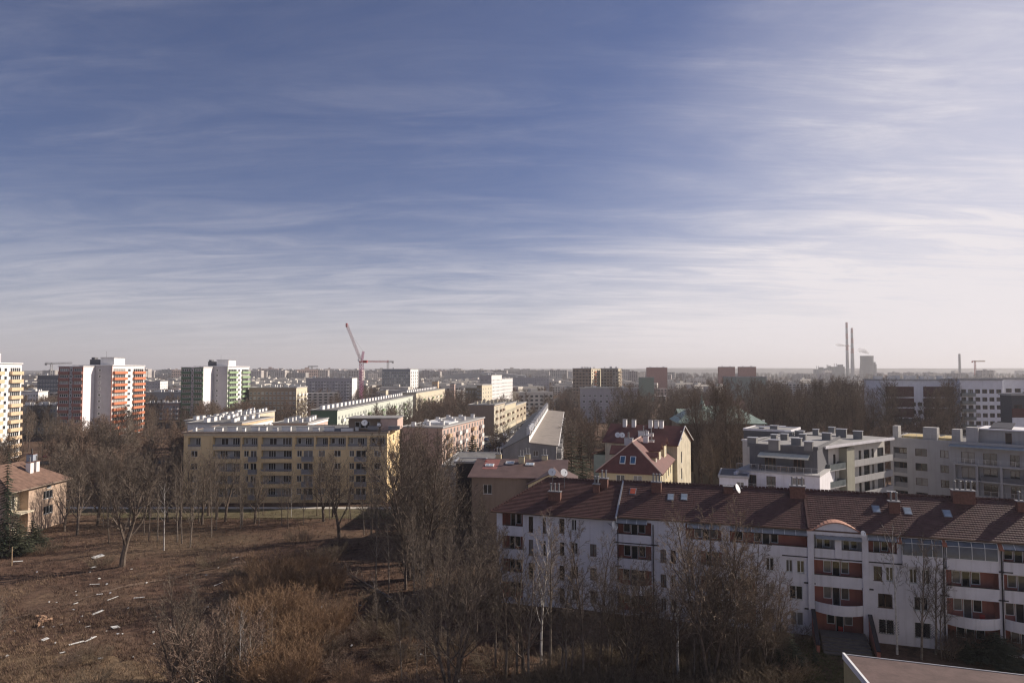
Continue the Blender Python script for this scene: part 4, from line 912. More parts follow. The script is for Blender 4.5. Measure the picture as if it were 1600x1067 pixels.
b = MB(); b.slab([(u3(1486), -1.8, 15.9), (u3(1650), -1.8, 15.9), (u3(1650), -.01, 16.15), (u3(1486), -.01, 16.15)], .12); I3.part('canopy', b, [mat('blue_grey_sheet', (.30, .34, .36), .5)])
I3.flat_roof(ROOFG, GREYW, .1, .5)
deck = mat('straw_deck', (.52, .40, .18), .9)
b = MB(); b.box(u3(1407), u3(1455), 1.5, 8, 16.56, 17.05); I3.part('roof_deck', b, [deck]); b = MB(); b.box(u3(1464), u3(1486), 1.5, 8, 16.56, 17.05); I3.part('roof_deck', b, [deck])
for px, wd, h in ((1400, 1.0, 2.6), (1454, 2.4, 2.6), (1495, 1.4, 2.5), (1520, 1.9, 3.0)): b = MB(); u = u3(px); b.box(u-wd/2, u+wd/2, .4, 2.4, 16.4, 16.4+h); I3.part('roof_wall', b, [GREYW])
railing(I3, 'F', u3(1402), u3(1500), 16.5, .3, 1.3)
b = MB(); b.box(u3(1528), u3(1640), 2.0, 10, 16.4, 19.0, 0); b.box(u3(1526), u3(1642), 1.6, 10.3, 19.0, 19.25, 1); I3.part('roof_storey', b, [GREYW, WHITE]); I3.win('F', u3(1570), u3(1580), 16.6, 18.6, 1, 1.95, sill=False, fm=FRAMEB)
b = MB(); b.slab([(u3(1545), 2.4, 19.4), (u3(1580), 2.4, 19.4), (u3(1580), 7, 20.2), (u3(1545), 7, 20.2)], .15, 0); I3.part('roof_lantern', b, [PIPE])

# ------------------------------------------------------------------ peach house, far left
zP = 8.6; Xp = -89.0
P = Bld('house', 'peach house with brown tiled hipped roof and pale chimneys at the left edge', 'house', Xp, 122.0, 90, 15.5, 12, zP)
hs = [(P.onF(67.5, 777)[0], P.onF(82, 777)[0], zP-2.9, zP-1.4, .14), (P.onF(67.5, 802)[0], P.onF(82, 802)[0], zP-5.8, zP-4.3, .14), (P.onF(104, 800)[0], P.onF(109, 800)[0], zP-5.8, zP-4.4, .14), (P.onF(73, 766)[0], P.onF(80, 766)[0], zP-1.0, zP-.5, .14)]
lg_ = (.4, P.onF(44, 790)[0], .2, zP-.5, 1.6, 1); hs2 = hs+[lg_]
w = MB(); P.sheet(w, 'F', hs2); [P.sheet(w, f, []) for f in 'LRB']; P.part('wall', w, [PEACH, CREAM])
for h in hs[:3]: P.win('F', *h[:4], 3 if h[1]-h[0] > 1.6 else 1, .1, fm=FRAMEW, pi=0)
P.win('F', *hs[3][:4], 1, .1)
m_ = (lg_[0]+lg_[1])/2; P.win('F', m_-.6, m_+.8, zP-3.6, zP-1.2, 2, 1.54, sill=False); P.win('F', m_-.6, m_+.8, zP-6.9, zP-4.7, 2, 1.54, sill=False)
b = MB(); b.box(lg_[0]-.2, lg_[1]+.2, -1.0, 1.59, zP-4.3, zP-4.1); P.part('balcony_slab', b, [CREAM])
r_ = 4.0; b = MB(); a, c = -.7, P.W+.7
b.slab([(a, -.7, zP), (c, -.7, zP), (c-5, 6, zP+r_), (a+4, 6, zP+r_)], .15); b.slab([(c, -.7, zP), (c, 12.7, zP), (c-5, 6, zP+r_)], .15); b.slab([(c, 12.7, zP), (a, 12.7, zP), (a+4, 6, zP+r_), (c-5, 6, zP+r_)], .15); b.slab([(a, 12.7, zP), (a, -.7, zP), (a+4, 6, zP+r_)], .15)
rf = P.part('roof', b, [TILEB]); t = MB(); tile_slope(t, (a, -.7, zP+.02), (c, -.7, zP+.02), (a+4, 6, zP+r_+.02), (c-5, 6, zP+r_+.02), .4, .35); tag(t.build('roof_tiles', [TILEB], rf), kind='stuff')
b = MB(); b.tube((a, -.76, zP-.08), (c, -.76, zP-.08), .1, None, 6); P.part('gutter', b, [BROWNW])
for px, py, wd in ((46, 736, .9), (56, 743, .7), (69, 735, .9), (81, 728, .7), (94, 735, 1.3)):
    y = 3.0 if py > 735 else 5.0; z = zP+r_*(y+.7)/6.7; u = P.onF(px, py, y)[0]; P.chim(min(max(u, 1), P.W-3), y, z, .9 if px < 90 else 1.2, wd, 1.8, WHITEB if px < 90 else mat('blue_grey_chimney', (.30, .33, .38)), BRICK, 1)

# ------------------------------------------------------------------ three point towers (left)
def tower(label, pl, pm, pe, pg, pr, Yt, rot, main, lite, endm, dark, top=580, H=32.2, vis_front=True):  # dark: deeper tone for the sunless front, its shade put into the colour
    c, s_ = math.cos(R(rot)), math.sin(R(rot)); C = (ratio(pm)*Yt, Yt); Wd = solve(C, (-c, -s_), pl); O = (C[0]-c*Wd, C[1]-s_*Wd)
    dE = solve(C, (-s_, c), pe)                              # depth of the lit white end wall
    T_ = Bld('tower_block', label, 'tower block', O[0], O[1], rot, Wd, dE, H)
    # second slab set back and to the right
    B0 = (C[0]-s_*dE, C[1]+c*dE); gx_ = solve(B0, (c, s_), pg); B1 = (B0[0]+c*gx_, B0[1]+s_*gx_); dR = solve(B1, (-s_, c), pr)
    st = H/11.5
    w = MB(); rows = range(11); hsF = []
    T_.sheet(w, 'F', [], u1=Wd, m=1); T_.sheet(w, 'R', [], u1=dE); T_.sheet(w, 'L', [], u1=dE)
    T_.part('wall', w, [WHITE, dark]); T_.panel('F', Wd*.445, Wd*.585, 0, H-.4, .05, LILAC, 0, 'stair_strip')
    b = MB(); b.box(0, Wd, dE, dE+dR*.5, -.4, H, 0); T_.part('core_wall', b, [endm]) if False else None
    nx = Wd+gx_; hb = MB(); x0 = Wd*.35; hb.box(x0, nx, dE, dE+dR, -.4, H+.35, 0, 1); hb.box(x0-3, nx+.3, dE-.25, dE+dR+.3, H+.353, H+.7, 2); T_.part('rear_slab_wall', hb, [endm, ROOFG, WHITEB])
    hb = MB(); hb.box(-.3, Wd+.25, -.3, dE-.26, H-.3, H+.1, 0); T_.part('roof', hb, [WHITEB])
    pn = MB(); pn.box(nx-.08, nx+.02, dE+.0, dE+dR, 0, H, 0); T_.part('facade', pn, [CREAM if lite is None else WHITEB])
    for i in rows:
        z = .9+st*i
        if vis_front:
            for (a, e_) in ((.02, .44), (.60, .99)):
                T_.win('F', Wd*a+.35, Wd*e_-.35, z+1.0, z+2.35, 4, -.07, True); T_.balc('F', Wd*a, Wd*e_, z, .9, 1.0, dark, 0)
            T_.win('F', Wd*.47, Wd*.56, z+1.0, z+2.3, 1, -.13, True)
        old = T_.W; T_.W = nx+.02
        for (a, e_) in ((.02, .40), (.62, .98)):
            T_.win('R', dE+dR*a+.4, dE+dR*e_-.4, z+.8, z+2.4, 5, -.07, True); T_.balc('R', dE+dR*a, dE+dR*e_, z, 1.0, 1.05, main, 0)
        T_.win('R', dE+dR*.46, dE+dR*.55, z+.9, z+2.3, 1, -.07, True)
        T_.W = old
        if gx_ > 2: T_.win('F', Wd+gx_*.22, Wd+gx_*.38, z+1.0, z+2.2, 1, dE-.07, True)
    b = MB(); b.box(Wd-.25, Wd+.12, -.12, -.003, 0, H-.3); T_.part('corner_band', b, [main])
    b = MB(); b.box(nx-.1, nx+.12, dE-.2, dE-.003, 0, H); T_.part('corner_band', b, [main])
    b = MB(); q0 = nx*.62; b.box(q0, nx-.8, dE+dR*.1, dE+dR*.42, H+.7, H+4.0, 0); b.box(q0-.2, nx-.6, dE+dR*.1-.2, dE+dR*.42+.2, H+4.0, H+4.2, 1); T_.part('lift_housing', b, [WHITEB, METAL])
    b = MB(); b.box(q0-5, q0-.003, dE+dR*.12, dE+dR*.4, H+.7, H+3.2, 0); b.box(q0-5.6, q0-4.2, dE+dR*.2, dE+dR*.3, H+3.2, H+4.2, 0); T_.part('machine_room', b, [DGREY])
    b = MB(); b.tube((q0+1, dE+dR*.2, H+4.2), (q0+1, dE+dR*.2, H+7), .06, None, 4); T_.part('antenna', b, [STEEL])
    T_.W = nx; FOOT.append((T_.X, T_.Y, T_.c, T_.s, nx, dE+dR)); return T_
tower('orange and white tower block with dark red shaded balconies', 91, 129, 147, 174.5, 225, 300, 4, ORANGE, WHITEB, LILAC, REDW)
tower('green and white tower block right of the orange tower', 283, 317, 332, 355, 389, 364, 4, GREENW, WHITEB, LILAC, DGREENW)
tower('cream tower block with peach balcony bands cut by the left edge', -75, -60, -48, -20, 33, 221, 4, LORANGE, WHITEB, LILAC, PEACH, vis_front=False)

# ------------------------------------------------------------------ generic mid-distance blocks
def block(name, label, cat, pl, pc, pr, Yc, rot, top, wallF, wallR, nF=6, nR=3, side='R', D=None, st=2.9, ww=1.5, wh=1.5, balF=(), balR=(), balm=None, roofm=ROOFG, chims=0, fm=None, edge=None, lit=None, pitched=None):
    O, Wd, Dp = corner_box(pl, pc, pr, Yc, rot, side, D); Hh = 30-(top-580)/FPX*Yc
    B = Bld(name, label, cat, O[0], O[1], rot, Wd, Dp, Hh); w = MB(); Sd = side; n_st = max(1, int((Hh-1.0)/st))
    allh = []
    for f, n, L_, bal in (('F', nF, Wd, balF), (Sd, nR, Dp, balR)):
        hh = []
        for j in range(n):
            cu = L_*(j+.5)/n; wwj = min(ww, L_/n*.7)
            for i in range(n_st): hh.append((cu-wwj/2, cu+wwj/2, 1.0+i*st+.6, min(1.0+i*st+.6+wh, Hh-.25), .14))
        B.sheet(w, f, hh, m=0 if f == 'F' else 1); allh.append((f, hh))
        for j in bal:
            cu = L_*(j+.5)/n
            for i in range(n_st): B.balc(f, cu-min(1.9, L_/n*.48), cu+min(1.9, L_/n*.48), 1.0+i*st-.2, 1.1, 1.0, balm or WHITE, 0)
    for f in 'FLRB':
        if f not in ('F', Sd): B.sheet(w, f, [])
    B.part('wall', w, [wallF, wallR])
    for f, hh in allh:
        for h in hh: B.win(f, *h[:4], 2, .09, True, fm=fm)
    if pitched:
        b = MB(); o_ = .5; m_ = Dp/2
        b.slab([(-o_, -o_, Hh), (Wd+o_, -o_, Hh), (Wd+o_, m_, Hh+pitched), (-o_, m_, Hh+pitched)], .2); b.slab([(Wd+o_, Dp+o_, Hh), (-o_, Dp+o_, Hh), (-o_, m_, Hh+pitched), (Wd+o_, m_, Hh+pitched)], .2)
        b.poly([(Wd, 0, Hh-.1), (Wd, Dp, Hh-.1), (Wd, m_, Hh+pitched-.1)], 1); b.poly([(0, Dp, Hh-.1), (0, 0, Hh-.1), (0, m_, Hh+pitched-.1)], 1); B.part('roof', b, [roofm, wallR])
    else: B.flat_roof(roofm, edge or LGREY, .3, .5)
    rr = random.Random(label)
    for k in range(chims):
        along = Wd if Wd > Dp else Dp; t = along*(k+.5)/chims; x, y = (t, Dp*rr.uniform(.3, .7)) if Wd > Dp else (Wd*rr.uniform(.3, .7), t)
        B.chim(x, y, Hh+.3+(pitched*.7 if pitched else 0), rr.choice((.8, 1.6, 2.4)), .9, rr.uniform(1, 1.6), WHITEB, METAL)
    return B
AB = 'apartment block'
block('apartment_block', 'pink and orange tenement with patched pale roof beside the car park', 'tenement', 600, 691, 756, 206, -12, 668, PINK, PINK, 4, 12, balR=(1, 2, 5, 6, 9), balm=LORANGE, roofm=ROOFL, chims=14) if False else None
pa, pb = at_z(691, 669, 12.8), at_z(756, 653, 12.8); dd = Vector((pb[0]-pa[0], pb[1]-pa[1])); an = math.degrees(math.atan2(-dd[0], dd[1]))
O_ = (pa[0]-13*math.cos(R(an)), pa[1]-13*math.sin(R(an)))
T1 = Bld('tenement', 'pink and orange tenement with patched pale roof beside the car park', 'tenement', O_[0], O_[1], an, 13, dd.length, 12.8)
hs = [(1.2+k*3.3, 2.7+k*3.3, 1.5+3*fl, 3.1+3*fl, .15) for k in range(int(dd.length/3.3)) for fl in range(4)]
w = MB(); T1.sheet(w, 'R', hs); T1.sheet(w, 'F', []); T1.sheet(w, 'L', []); T1.sheet(w, 'B', []); T1.part('wall', w, [PINK])
for h in hs: T1.win('R', *h[:4], 2, .1, True)
for k in (1, 4, 6, 9, 12):
    for fl in range(1, 4): T1.balc('R', 1+k*3.3, 3.6+k*3.3, .7+3*fl, 1.1, 1.0, LORANGE if k % 2 else WHITEB)
T1.flat_roof(ROOFL, LGREY, .4, .4)
for k in range(12): T1.chim(3+(k % 3)*3.4, 2+k*3.7, 13.0, 1.2, .9, 1.3, WHITEB, METAL)
b = MB(); b.box(2, 11, 12, 22, 13.03, 13.5); T1.part('roof_sheet', b, [mat('white_membrane', (.66, .66, .66), .5)])
def street_tenement(label, pc, pr, pl, Y0, Y1_, top, mF, mR, nR, bal, balm, roofm=ROOFG, pitched=None):
    x0, x1 = ratio(pc, 640)*Y0, ratio(pr, 640)*Y1_; dd = Vector((x1-x0, Y1_-Y0)); an = math.degrees(math.atan2(-dd[0], dd[1])); wd = 12.0
    O_ = (x0-wd*math.cos(R(an)), Y0-wd*math.sin(R(an))); Hh = 30-(top-580)/FPX*Y0; B = Bld('tenement', label, 'tenement', O_[0], O_[1], an, wd, dd.length, Hh)
    n_st = int((Hh-.8)/3.3); hs = [(dd.length*(j+.5)/nR-.7, dd.length*(j+.5)/nR+.7, 1.5+3.3*i, 3.4+3.3*i, .18) for j in range(nR) for i in range(n_st)]
    w = MB(); B.sheet(w, 'R', hs, m=1); B.sheet(w, 'F', []); B.sheet(w, 'L', []); B.sheet(w, 'B', []); B.part('wall', w, [mF, mR])
    for h in hs: B.win('R', *h[:4], 2, .1, True)
    for j in bal:
        for i in range(1, n_st): B.balc('R', dd.length*(j+.5)/nR-1.3, dd.length*(j+.5)/nR+1.3, .7+3.3*i, 1.0, 1.0, balm)
    for z in (4.4, Hh-.5): B.panel('R', 0, dd.length, z, z+.3, .12, mF, 0, 'cornice')
    B.flat_roof(roofm, LGREY, .4, .4); [B.chim(3+(k % 2)*5, 2+k*4.5, Hh+.2, 1.4, .8, 1.6, CREAM, BRICK) for k in range(int(dd.length/4.5))]
street_tenement('cream corner tenement with dark side wall at the head of the street', 772, 789, 756, 318, 345, 633, BROWNW, CREAM, 8, (1, 4, 6), BROWNW)
street_tenement('cream tenement with brown balconies next along the street', 789, 806, 0, 347, 385, 633, CREAM, wall('ivory_render', (.58, .52, .38)), 11, (2, 3, 7), BROWNW)
street_tenement('farthest cream tenement of the street row', 806, 822, 0, 388, 430, 633, CREAM, YELG, 12, (1, 5, 9), BROWNW)
# long white block with dark green end wall (left of the big crane)
def long_wall(label, pa_, ya, top, pb_, yb, m, endm, wd, nR):
    x0, x1 = ratio(pa_, 640)*ya, ratio(pb_, 620)*yb; dd = Vector((x1-x0, yb-ya)); an = math.degrees(math.atan2(-dd[0], dd[1])); Hh = 30-(top-580)/FPX*ya
    O_ = (x0-wd*math.cos(R(an)), ya-wd*math.sin(R(an))); B = Bld('apartment_block', label, AB, O_[0], O_[1], an, wd, dd.length, Hh); n_st = int((Hh-.8)/2.85)
    hs = [(dd.length*(j+.5)/nR-.8, dd.length*(j+.5)/nR+.8, 1.5+2.85*i, 3.0+2.85*i, .15) for j in range(nR) for i in range(n_st)]
    w = MB(); B.sheet(w, 'R', hs, m=1); B.sheet(w, 'F', []); B.sheet(w, 'L', []); B.sheet(w, 'B', []); B.part('wall', w, [endm, m])
    for h in hs: B.win('R', *h[:4], 2, .1, True)
    for j in range(1, nR, 3):
        for i in range(n_st): B.balc('R', dd.length*(j+.5)/nR-1.5, dd.length*(j+.5)/nR+1.5, .7+2.85*i, 1.1, 1.0, WHITEB if j % 2 else GREENW)
    B.flat_roof(ROOFG, GREYW, .4, .35); [B.chim(wd*.35, 3+k*6.5, Hh+.3, 1.2, 3.0, 1.5, WHITEB, METAL) for k in range(int(dd.length/6.5))]
long_wall('long pale block with dark green end wall and roof chimneys', 527, 280, 641, 645, 449, mat('pale_green_white', (.55, .58, .50), .85, .1), DGREENW, 11, 34)
long_wall('farther white block continuing the long chimneyed row', 650, 470, 614, 695, 590, CREAM, CREAM, 11, 20)
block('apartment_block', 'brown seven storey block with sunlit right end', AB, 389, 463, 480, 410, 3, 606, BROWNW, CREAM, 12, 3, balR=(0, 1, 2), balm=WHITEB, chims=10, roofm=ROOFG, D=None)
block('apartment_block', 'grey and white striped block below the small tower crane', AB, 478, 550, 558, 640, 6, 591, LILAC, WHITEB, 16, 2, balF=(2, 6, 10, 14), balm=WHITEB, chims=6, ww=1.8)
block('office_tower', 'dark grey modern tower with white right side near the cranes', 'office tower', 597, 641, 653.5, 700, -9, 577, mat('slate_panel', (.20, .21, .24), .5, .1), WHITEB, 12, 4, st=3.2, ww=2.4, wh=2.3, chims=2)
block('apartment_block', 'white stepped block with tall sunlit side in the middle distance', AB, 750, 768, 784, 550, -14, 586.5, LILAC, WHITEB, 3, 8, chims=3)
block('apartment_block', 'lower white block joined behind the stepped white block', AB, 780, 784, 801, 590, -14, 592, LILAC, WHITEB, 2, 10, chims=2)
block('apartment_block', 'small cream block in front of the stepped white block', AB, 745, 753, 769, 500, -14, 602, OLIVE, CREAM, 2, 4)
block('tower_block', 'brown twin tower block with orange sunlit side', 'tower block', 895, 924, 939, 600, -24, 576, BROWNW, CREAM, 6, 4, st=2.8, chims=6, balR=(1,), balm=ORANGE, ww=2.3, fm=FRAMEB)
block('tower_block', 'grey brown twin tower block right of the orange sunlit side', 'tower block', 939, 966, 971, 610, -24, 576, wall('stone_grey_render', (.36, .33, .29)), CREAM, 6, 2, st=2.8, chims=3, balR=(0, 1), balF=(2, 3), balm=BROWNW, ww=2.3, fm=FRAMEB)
block('office_block', 'low lilac grey office with cut away corner below the twin towers', 'office', 908, 997, 999, 400, -3, 607, LILAC, LILAC, 10, 1, chims=2, st=3.3, D=14)
block('office_block', 'upper lilac grey office wing behind the cut away corner', 'office', 916, 975, 977, 420, -3, 606, LILAC, LILAC, 8, 1, st=3.3, D=12)
block('apartment_block', 'low pink block between the orange and green towers', AB, 226, 284, 286, 420, 14, 630, PINK, SALMON, 12, 1, balF=(2, 5, 8, 10), balm=WHITEB, D=12, chims=8, roofm=ROOFL)
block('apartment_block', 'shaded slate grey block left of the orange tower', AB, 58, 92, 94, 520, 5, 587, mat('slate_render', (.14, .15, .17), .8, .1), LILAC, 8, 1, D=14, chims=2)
block('apartment_block', 'grey low block behind the pink block', AB, 226, 283, 285, 480, 5, 613, GREYW, LGREY, 14, 1, D=12, chims=8)
block('apartment_block', 'white low rise with flat roof between the orange tower and pale towers', AB, 228, 250, 262, 700, 5, 596, LILAC, WHITEB, 5, 4)
block('apartment_block', 'flat white low block left of the orange tower', AB, 33, 88, 90, 330, 6, 634, CREAM, WHITEB, 12, 1, D=12, chims=9, roofm=ROOFL)
block('apartment_block', 'white row house block beyond the flat white block', AB, 34, 60, 62, 450, 8, 612, WHITEB, WHITEB, 6, 1, D=12, chims=4)
block('apartment_block', 'red brick coloured block standing alone right of centre', AB, 1010, 1040, 1043, 1000, 0, 574.5, REDW, PINK, 9, 1, ww=2.3, st=2.8, chims=3, fm=FRAMEW)
block('apartment_block', 'left of the two red blocks before the power station', AB, 1122, 1147, 1149, 1100, 0, 573.5, REDW, PINK, 8, 1, ww=2.3, st=2.8, chims=2)
block('apartment_block', 'right of the two red blocks before the power station', AB, 1153, 1180, 1182, 1050, 0, 573.5, REDW, PINK, 8, 1, ww=2.3, st=2.8, chims=2)
block('hall', 'pale green windowless hall among the trees right of the copper roofs', 'hall', 1150, 1198, 1200, 330, 0, 590, mat('pale_green_panel', (.33, .36, .32), .7, .1), MINT, 1, 1, D=20, ww=.5, wh=.4, st=30)
block('hall', 'green and cream building with stepped top behind the lilac office', 'hall', 998, 1016, 1022, 520, 2, 590, mat('dull_green_render', (.26,.30,.24), .8, .1), CREAM, 3, 2)
block('house', 'small orange yellow house block right of the dark modern tower', 'house', 675, 684, 686, 640, 0, 596, LORANGE, LORANGE, 2, 1, D=10)
block('house', 'small pink house block below the dark modern tower', 'house', 703, 710, 712, 600, 0, 600, PINK, PINK, 2, 1, D=9)
block('house', 'cream three storey house left of the small tower crane', 'house', 594, 603, 605, 480, 0, 610, CREAM, CREAM, 2, 1, D=9)
block('hall', 'low dark brick hall with arched roof beside the stepped white block', 'hall', 727, 752, 755, 520, -12, 606, OLIVE, CREAM, 5, 1, D=16, st=4, pitched=2.5)
block('house', 'grey flat roofed house row at the end of the street', 'house', 840, 858, 862, 800, 0, 590, LILAC, WHITEB, 4, 1, D=12)
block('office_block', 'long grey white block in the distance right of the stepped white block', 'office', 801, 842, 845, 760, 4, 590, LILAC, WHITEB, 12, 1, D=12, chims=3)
# modern white and maroon blocks, far right
Jm = mat('maroon_panel', (.13, .065, .06), .6, .15); Jw = wall('cool_white_render', (.80, .80, .83), .15); Jg = mat('charcoal_panel', (.10, .10, .11), .5, .1)
J = block('apartment_block', 'long white modern block with maroon panel bands behind bare trees', AB, 1376, 1500, 1502, 255, -4, 594.5, Jw, Jw, 1, 1, D=14, ww=.4, wh=.4, st=40, chims=14, roofm=ROOFG)
uj = lambda px: J.onF(px, 620)[0]
for (a, c) in ((1384, 1428), (1443, 1497)):
    for k, (y0, y1) in enumerate(((604, 620), (622, 636), (638, 652), (654, 668))): J.panel('F', uj(a), uj(c), J.onF(1440, y1)[1], J.onF(1440, y0)[1], .12, Jm if k < 3 else Jg, 0, 'cladding_panel')
for k in range(6):
    for px in (1434, 1388, 1400, 1412, 1424, 1450, 1462, 1474, 1486):
        z = 1.5+2.9*k+1.0; J.win('F', uj(px), uj(px)+1.5, z, z+1.4, 2, -.16, True, fm=FRAMEB)
J2 = block('apartment_block', 'white modern block with regular dark windows at the right edge', AB, 1500, 1566, 1568, 250, -4, 594, Jw, Jw, 6, 1, D=14, st=2.9, ww=2.2, wh=1.5, fm=FRAMEB, balF=(0, 1), balm=RAILG)
J3 = block('apartment_block', 'white modern block with green glass balconies beyond the charcoal corner', AB, 1569, 1640, 1642, 262, -4, 593, Jw, Jw, 5, 1, D=14, st=2.9, ww=2.2, wh=1.5, fm=FRAMEB, balF=(2,), balm=RAILG)
J4 = block('apartment_block', 'charcoal and maroon block with white base in front of the white modern blocks', AB, 1580, 1660, 1662, 180, -6, 618, Jg, Jg, 4, 1, D=5, st=3, ww=2.0, fm=FRAMEB)
J4.panel('F', 0, J4.W, J4.onF(1590, 652)[1], J4.onF(1590, 638)[1], .15, Jm, 0, 'cladding_panel'); J4.panel('F', 0, J4.W, 0, J4.onF(1590, 652)[1]-.05, .15, Jw, 0, 'cladding_panel')

# ------------------------------------------------------------------ copper-roofed church
Yk = 178.0; K_ = Bld('church', 'olive brown church with green copper roof and slender copper spire', 'church', ratio(1062, 650)*Yk, Yk, -6, (ratio(1190, 650)-ratio(1062, 650))*Yk, 16, 30-(660-580)/FPX*Yk)
hs = [(2+k*4.2, 3.4+k*4.2, 4, 10.5, .3) for k in range(4)]
w = MB(); K_.sheet(w, 'F', hs); [K_.sheet(w, f, []) for f in 'LRB']; K_.part('wall', w, [OLIVE]); [K_.win('F', *h[:4], 2, .22, True, fm=FRAMEB) for h in hs]
b = MB(); a, c, H_ = -.6, K_.W+.6, K_.H; b.slab([(a, -.6, H_), (c, -.6, H_), (c-6, 8, H_+4), (a+5, 8, H_+4)], .2); b.slab([(c, -.6, H_), (c, 16.6, H_), (c-6, 8, H_+4)], .2); b.slab([(c, 16.6, H_), (a, 16.6, H_), (a+5, 8, H_+4), (c-6, 8, H_+4)], .2); b.slab([(a, 16.6, H_), (a, -.6, H_), (a+5, 8, H_+4)], .2); K_.part('roof', b, [COPPER])
u = K_.onF(1097, 640, 7)[0]; zt_ = 30-(616-580)/FPX*(Yk+7); zb_ = 30-(648-580)/FPX*(Yk+7)
b = MB(); b.lathe([(1.7, zb_-3), (1.7, zb_+.5), (1.15, zb_+1.0), (1.15, zb_+2.2), (.75, zb_+2.8), (.3, zt_-1.2), (.06, zt_)], 8, 0, (u, 7)); K_.part('spire', b, [COPPER])
u = K_.onF(1188, 650, 5)[0]; b = MB(); b.box(u-4, u, 2, 8, 6, K_.H-.4, 0); b.box(u-.2, u+.3, 1.6, 2.2, 6, K_.H+.8, 1); K_.part('sunlit_annex', b, [PYEL, WHITEB])
block('hall', 'long low hall with copper green roof right behind the gabled houses', 'hall', 1064, 1130, 1132, 215, -4, 655, OLIVE, OLIVE, 6, 1, D=12, roofm=COPPER, pitched=3)
block('house', 'brown roofed parish house behind the copper roofs', 'house', 1100, 1165, 1167, 232, -4, 640, REDW, OLIVE, 5, 1, D=10, roofm=TILE, pitched=3)

# ------------------------------------------------------------------ trees
def barkmat(name, col, col2, var=.3): return mat(name, col, .92, var, 2.0, .2, 10, 0, 0, .15, col2)
BARK = barkmat('dark_bark', (.085, .065, .052), (.16, .125, .10)); TWIG = barkmat('grey_brown_twigs', (.145, .110, .086), (.24, .19, .148))
TWIGN = barkmat('dark_grey_twigs', (.100, .078, .062), (.175, .14, .11))
TWIGR = barkmat('reddish_twigs', (.145, .100, .078), (.23, .165, .125)); BIRCHB = barkmat('white_birch_bark', (.38, .35, .32), (.56, .53, .49)); BIRCHT = barkmat('birch_twigs', (.15, .112, .082), (.25, .19, .14))
WILLOW = barkmat('orange_willow_twigs', (.170, .105, .062), (.28, .182, .112)); SCRUB = barkmat('dry_scrub_stems', (.125, .095, .065), (.22, .17, .12))
NEEDLE = mat('spruce_needles', (.022, .034, .022), .8, .5, 1.5, col2=(.05, .065, .04)); NEEDLEY = mat('dark_yew_needles', (.026, .032, .020), .8, .5, 1.2, col2=(.055, .058, .034))
PALEBARK = barkmat('pale_grey_bark', (.13, .108, .088), (.23, .19, .155))
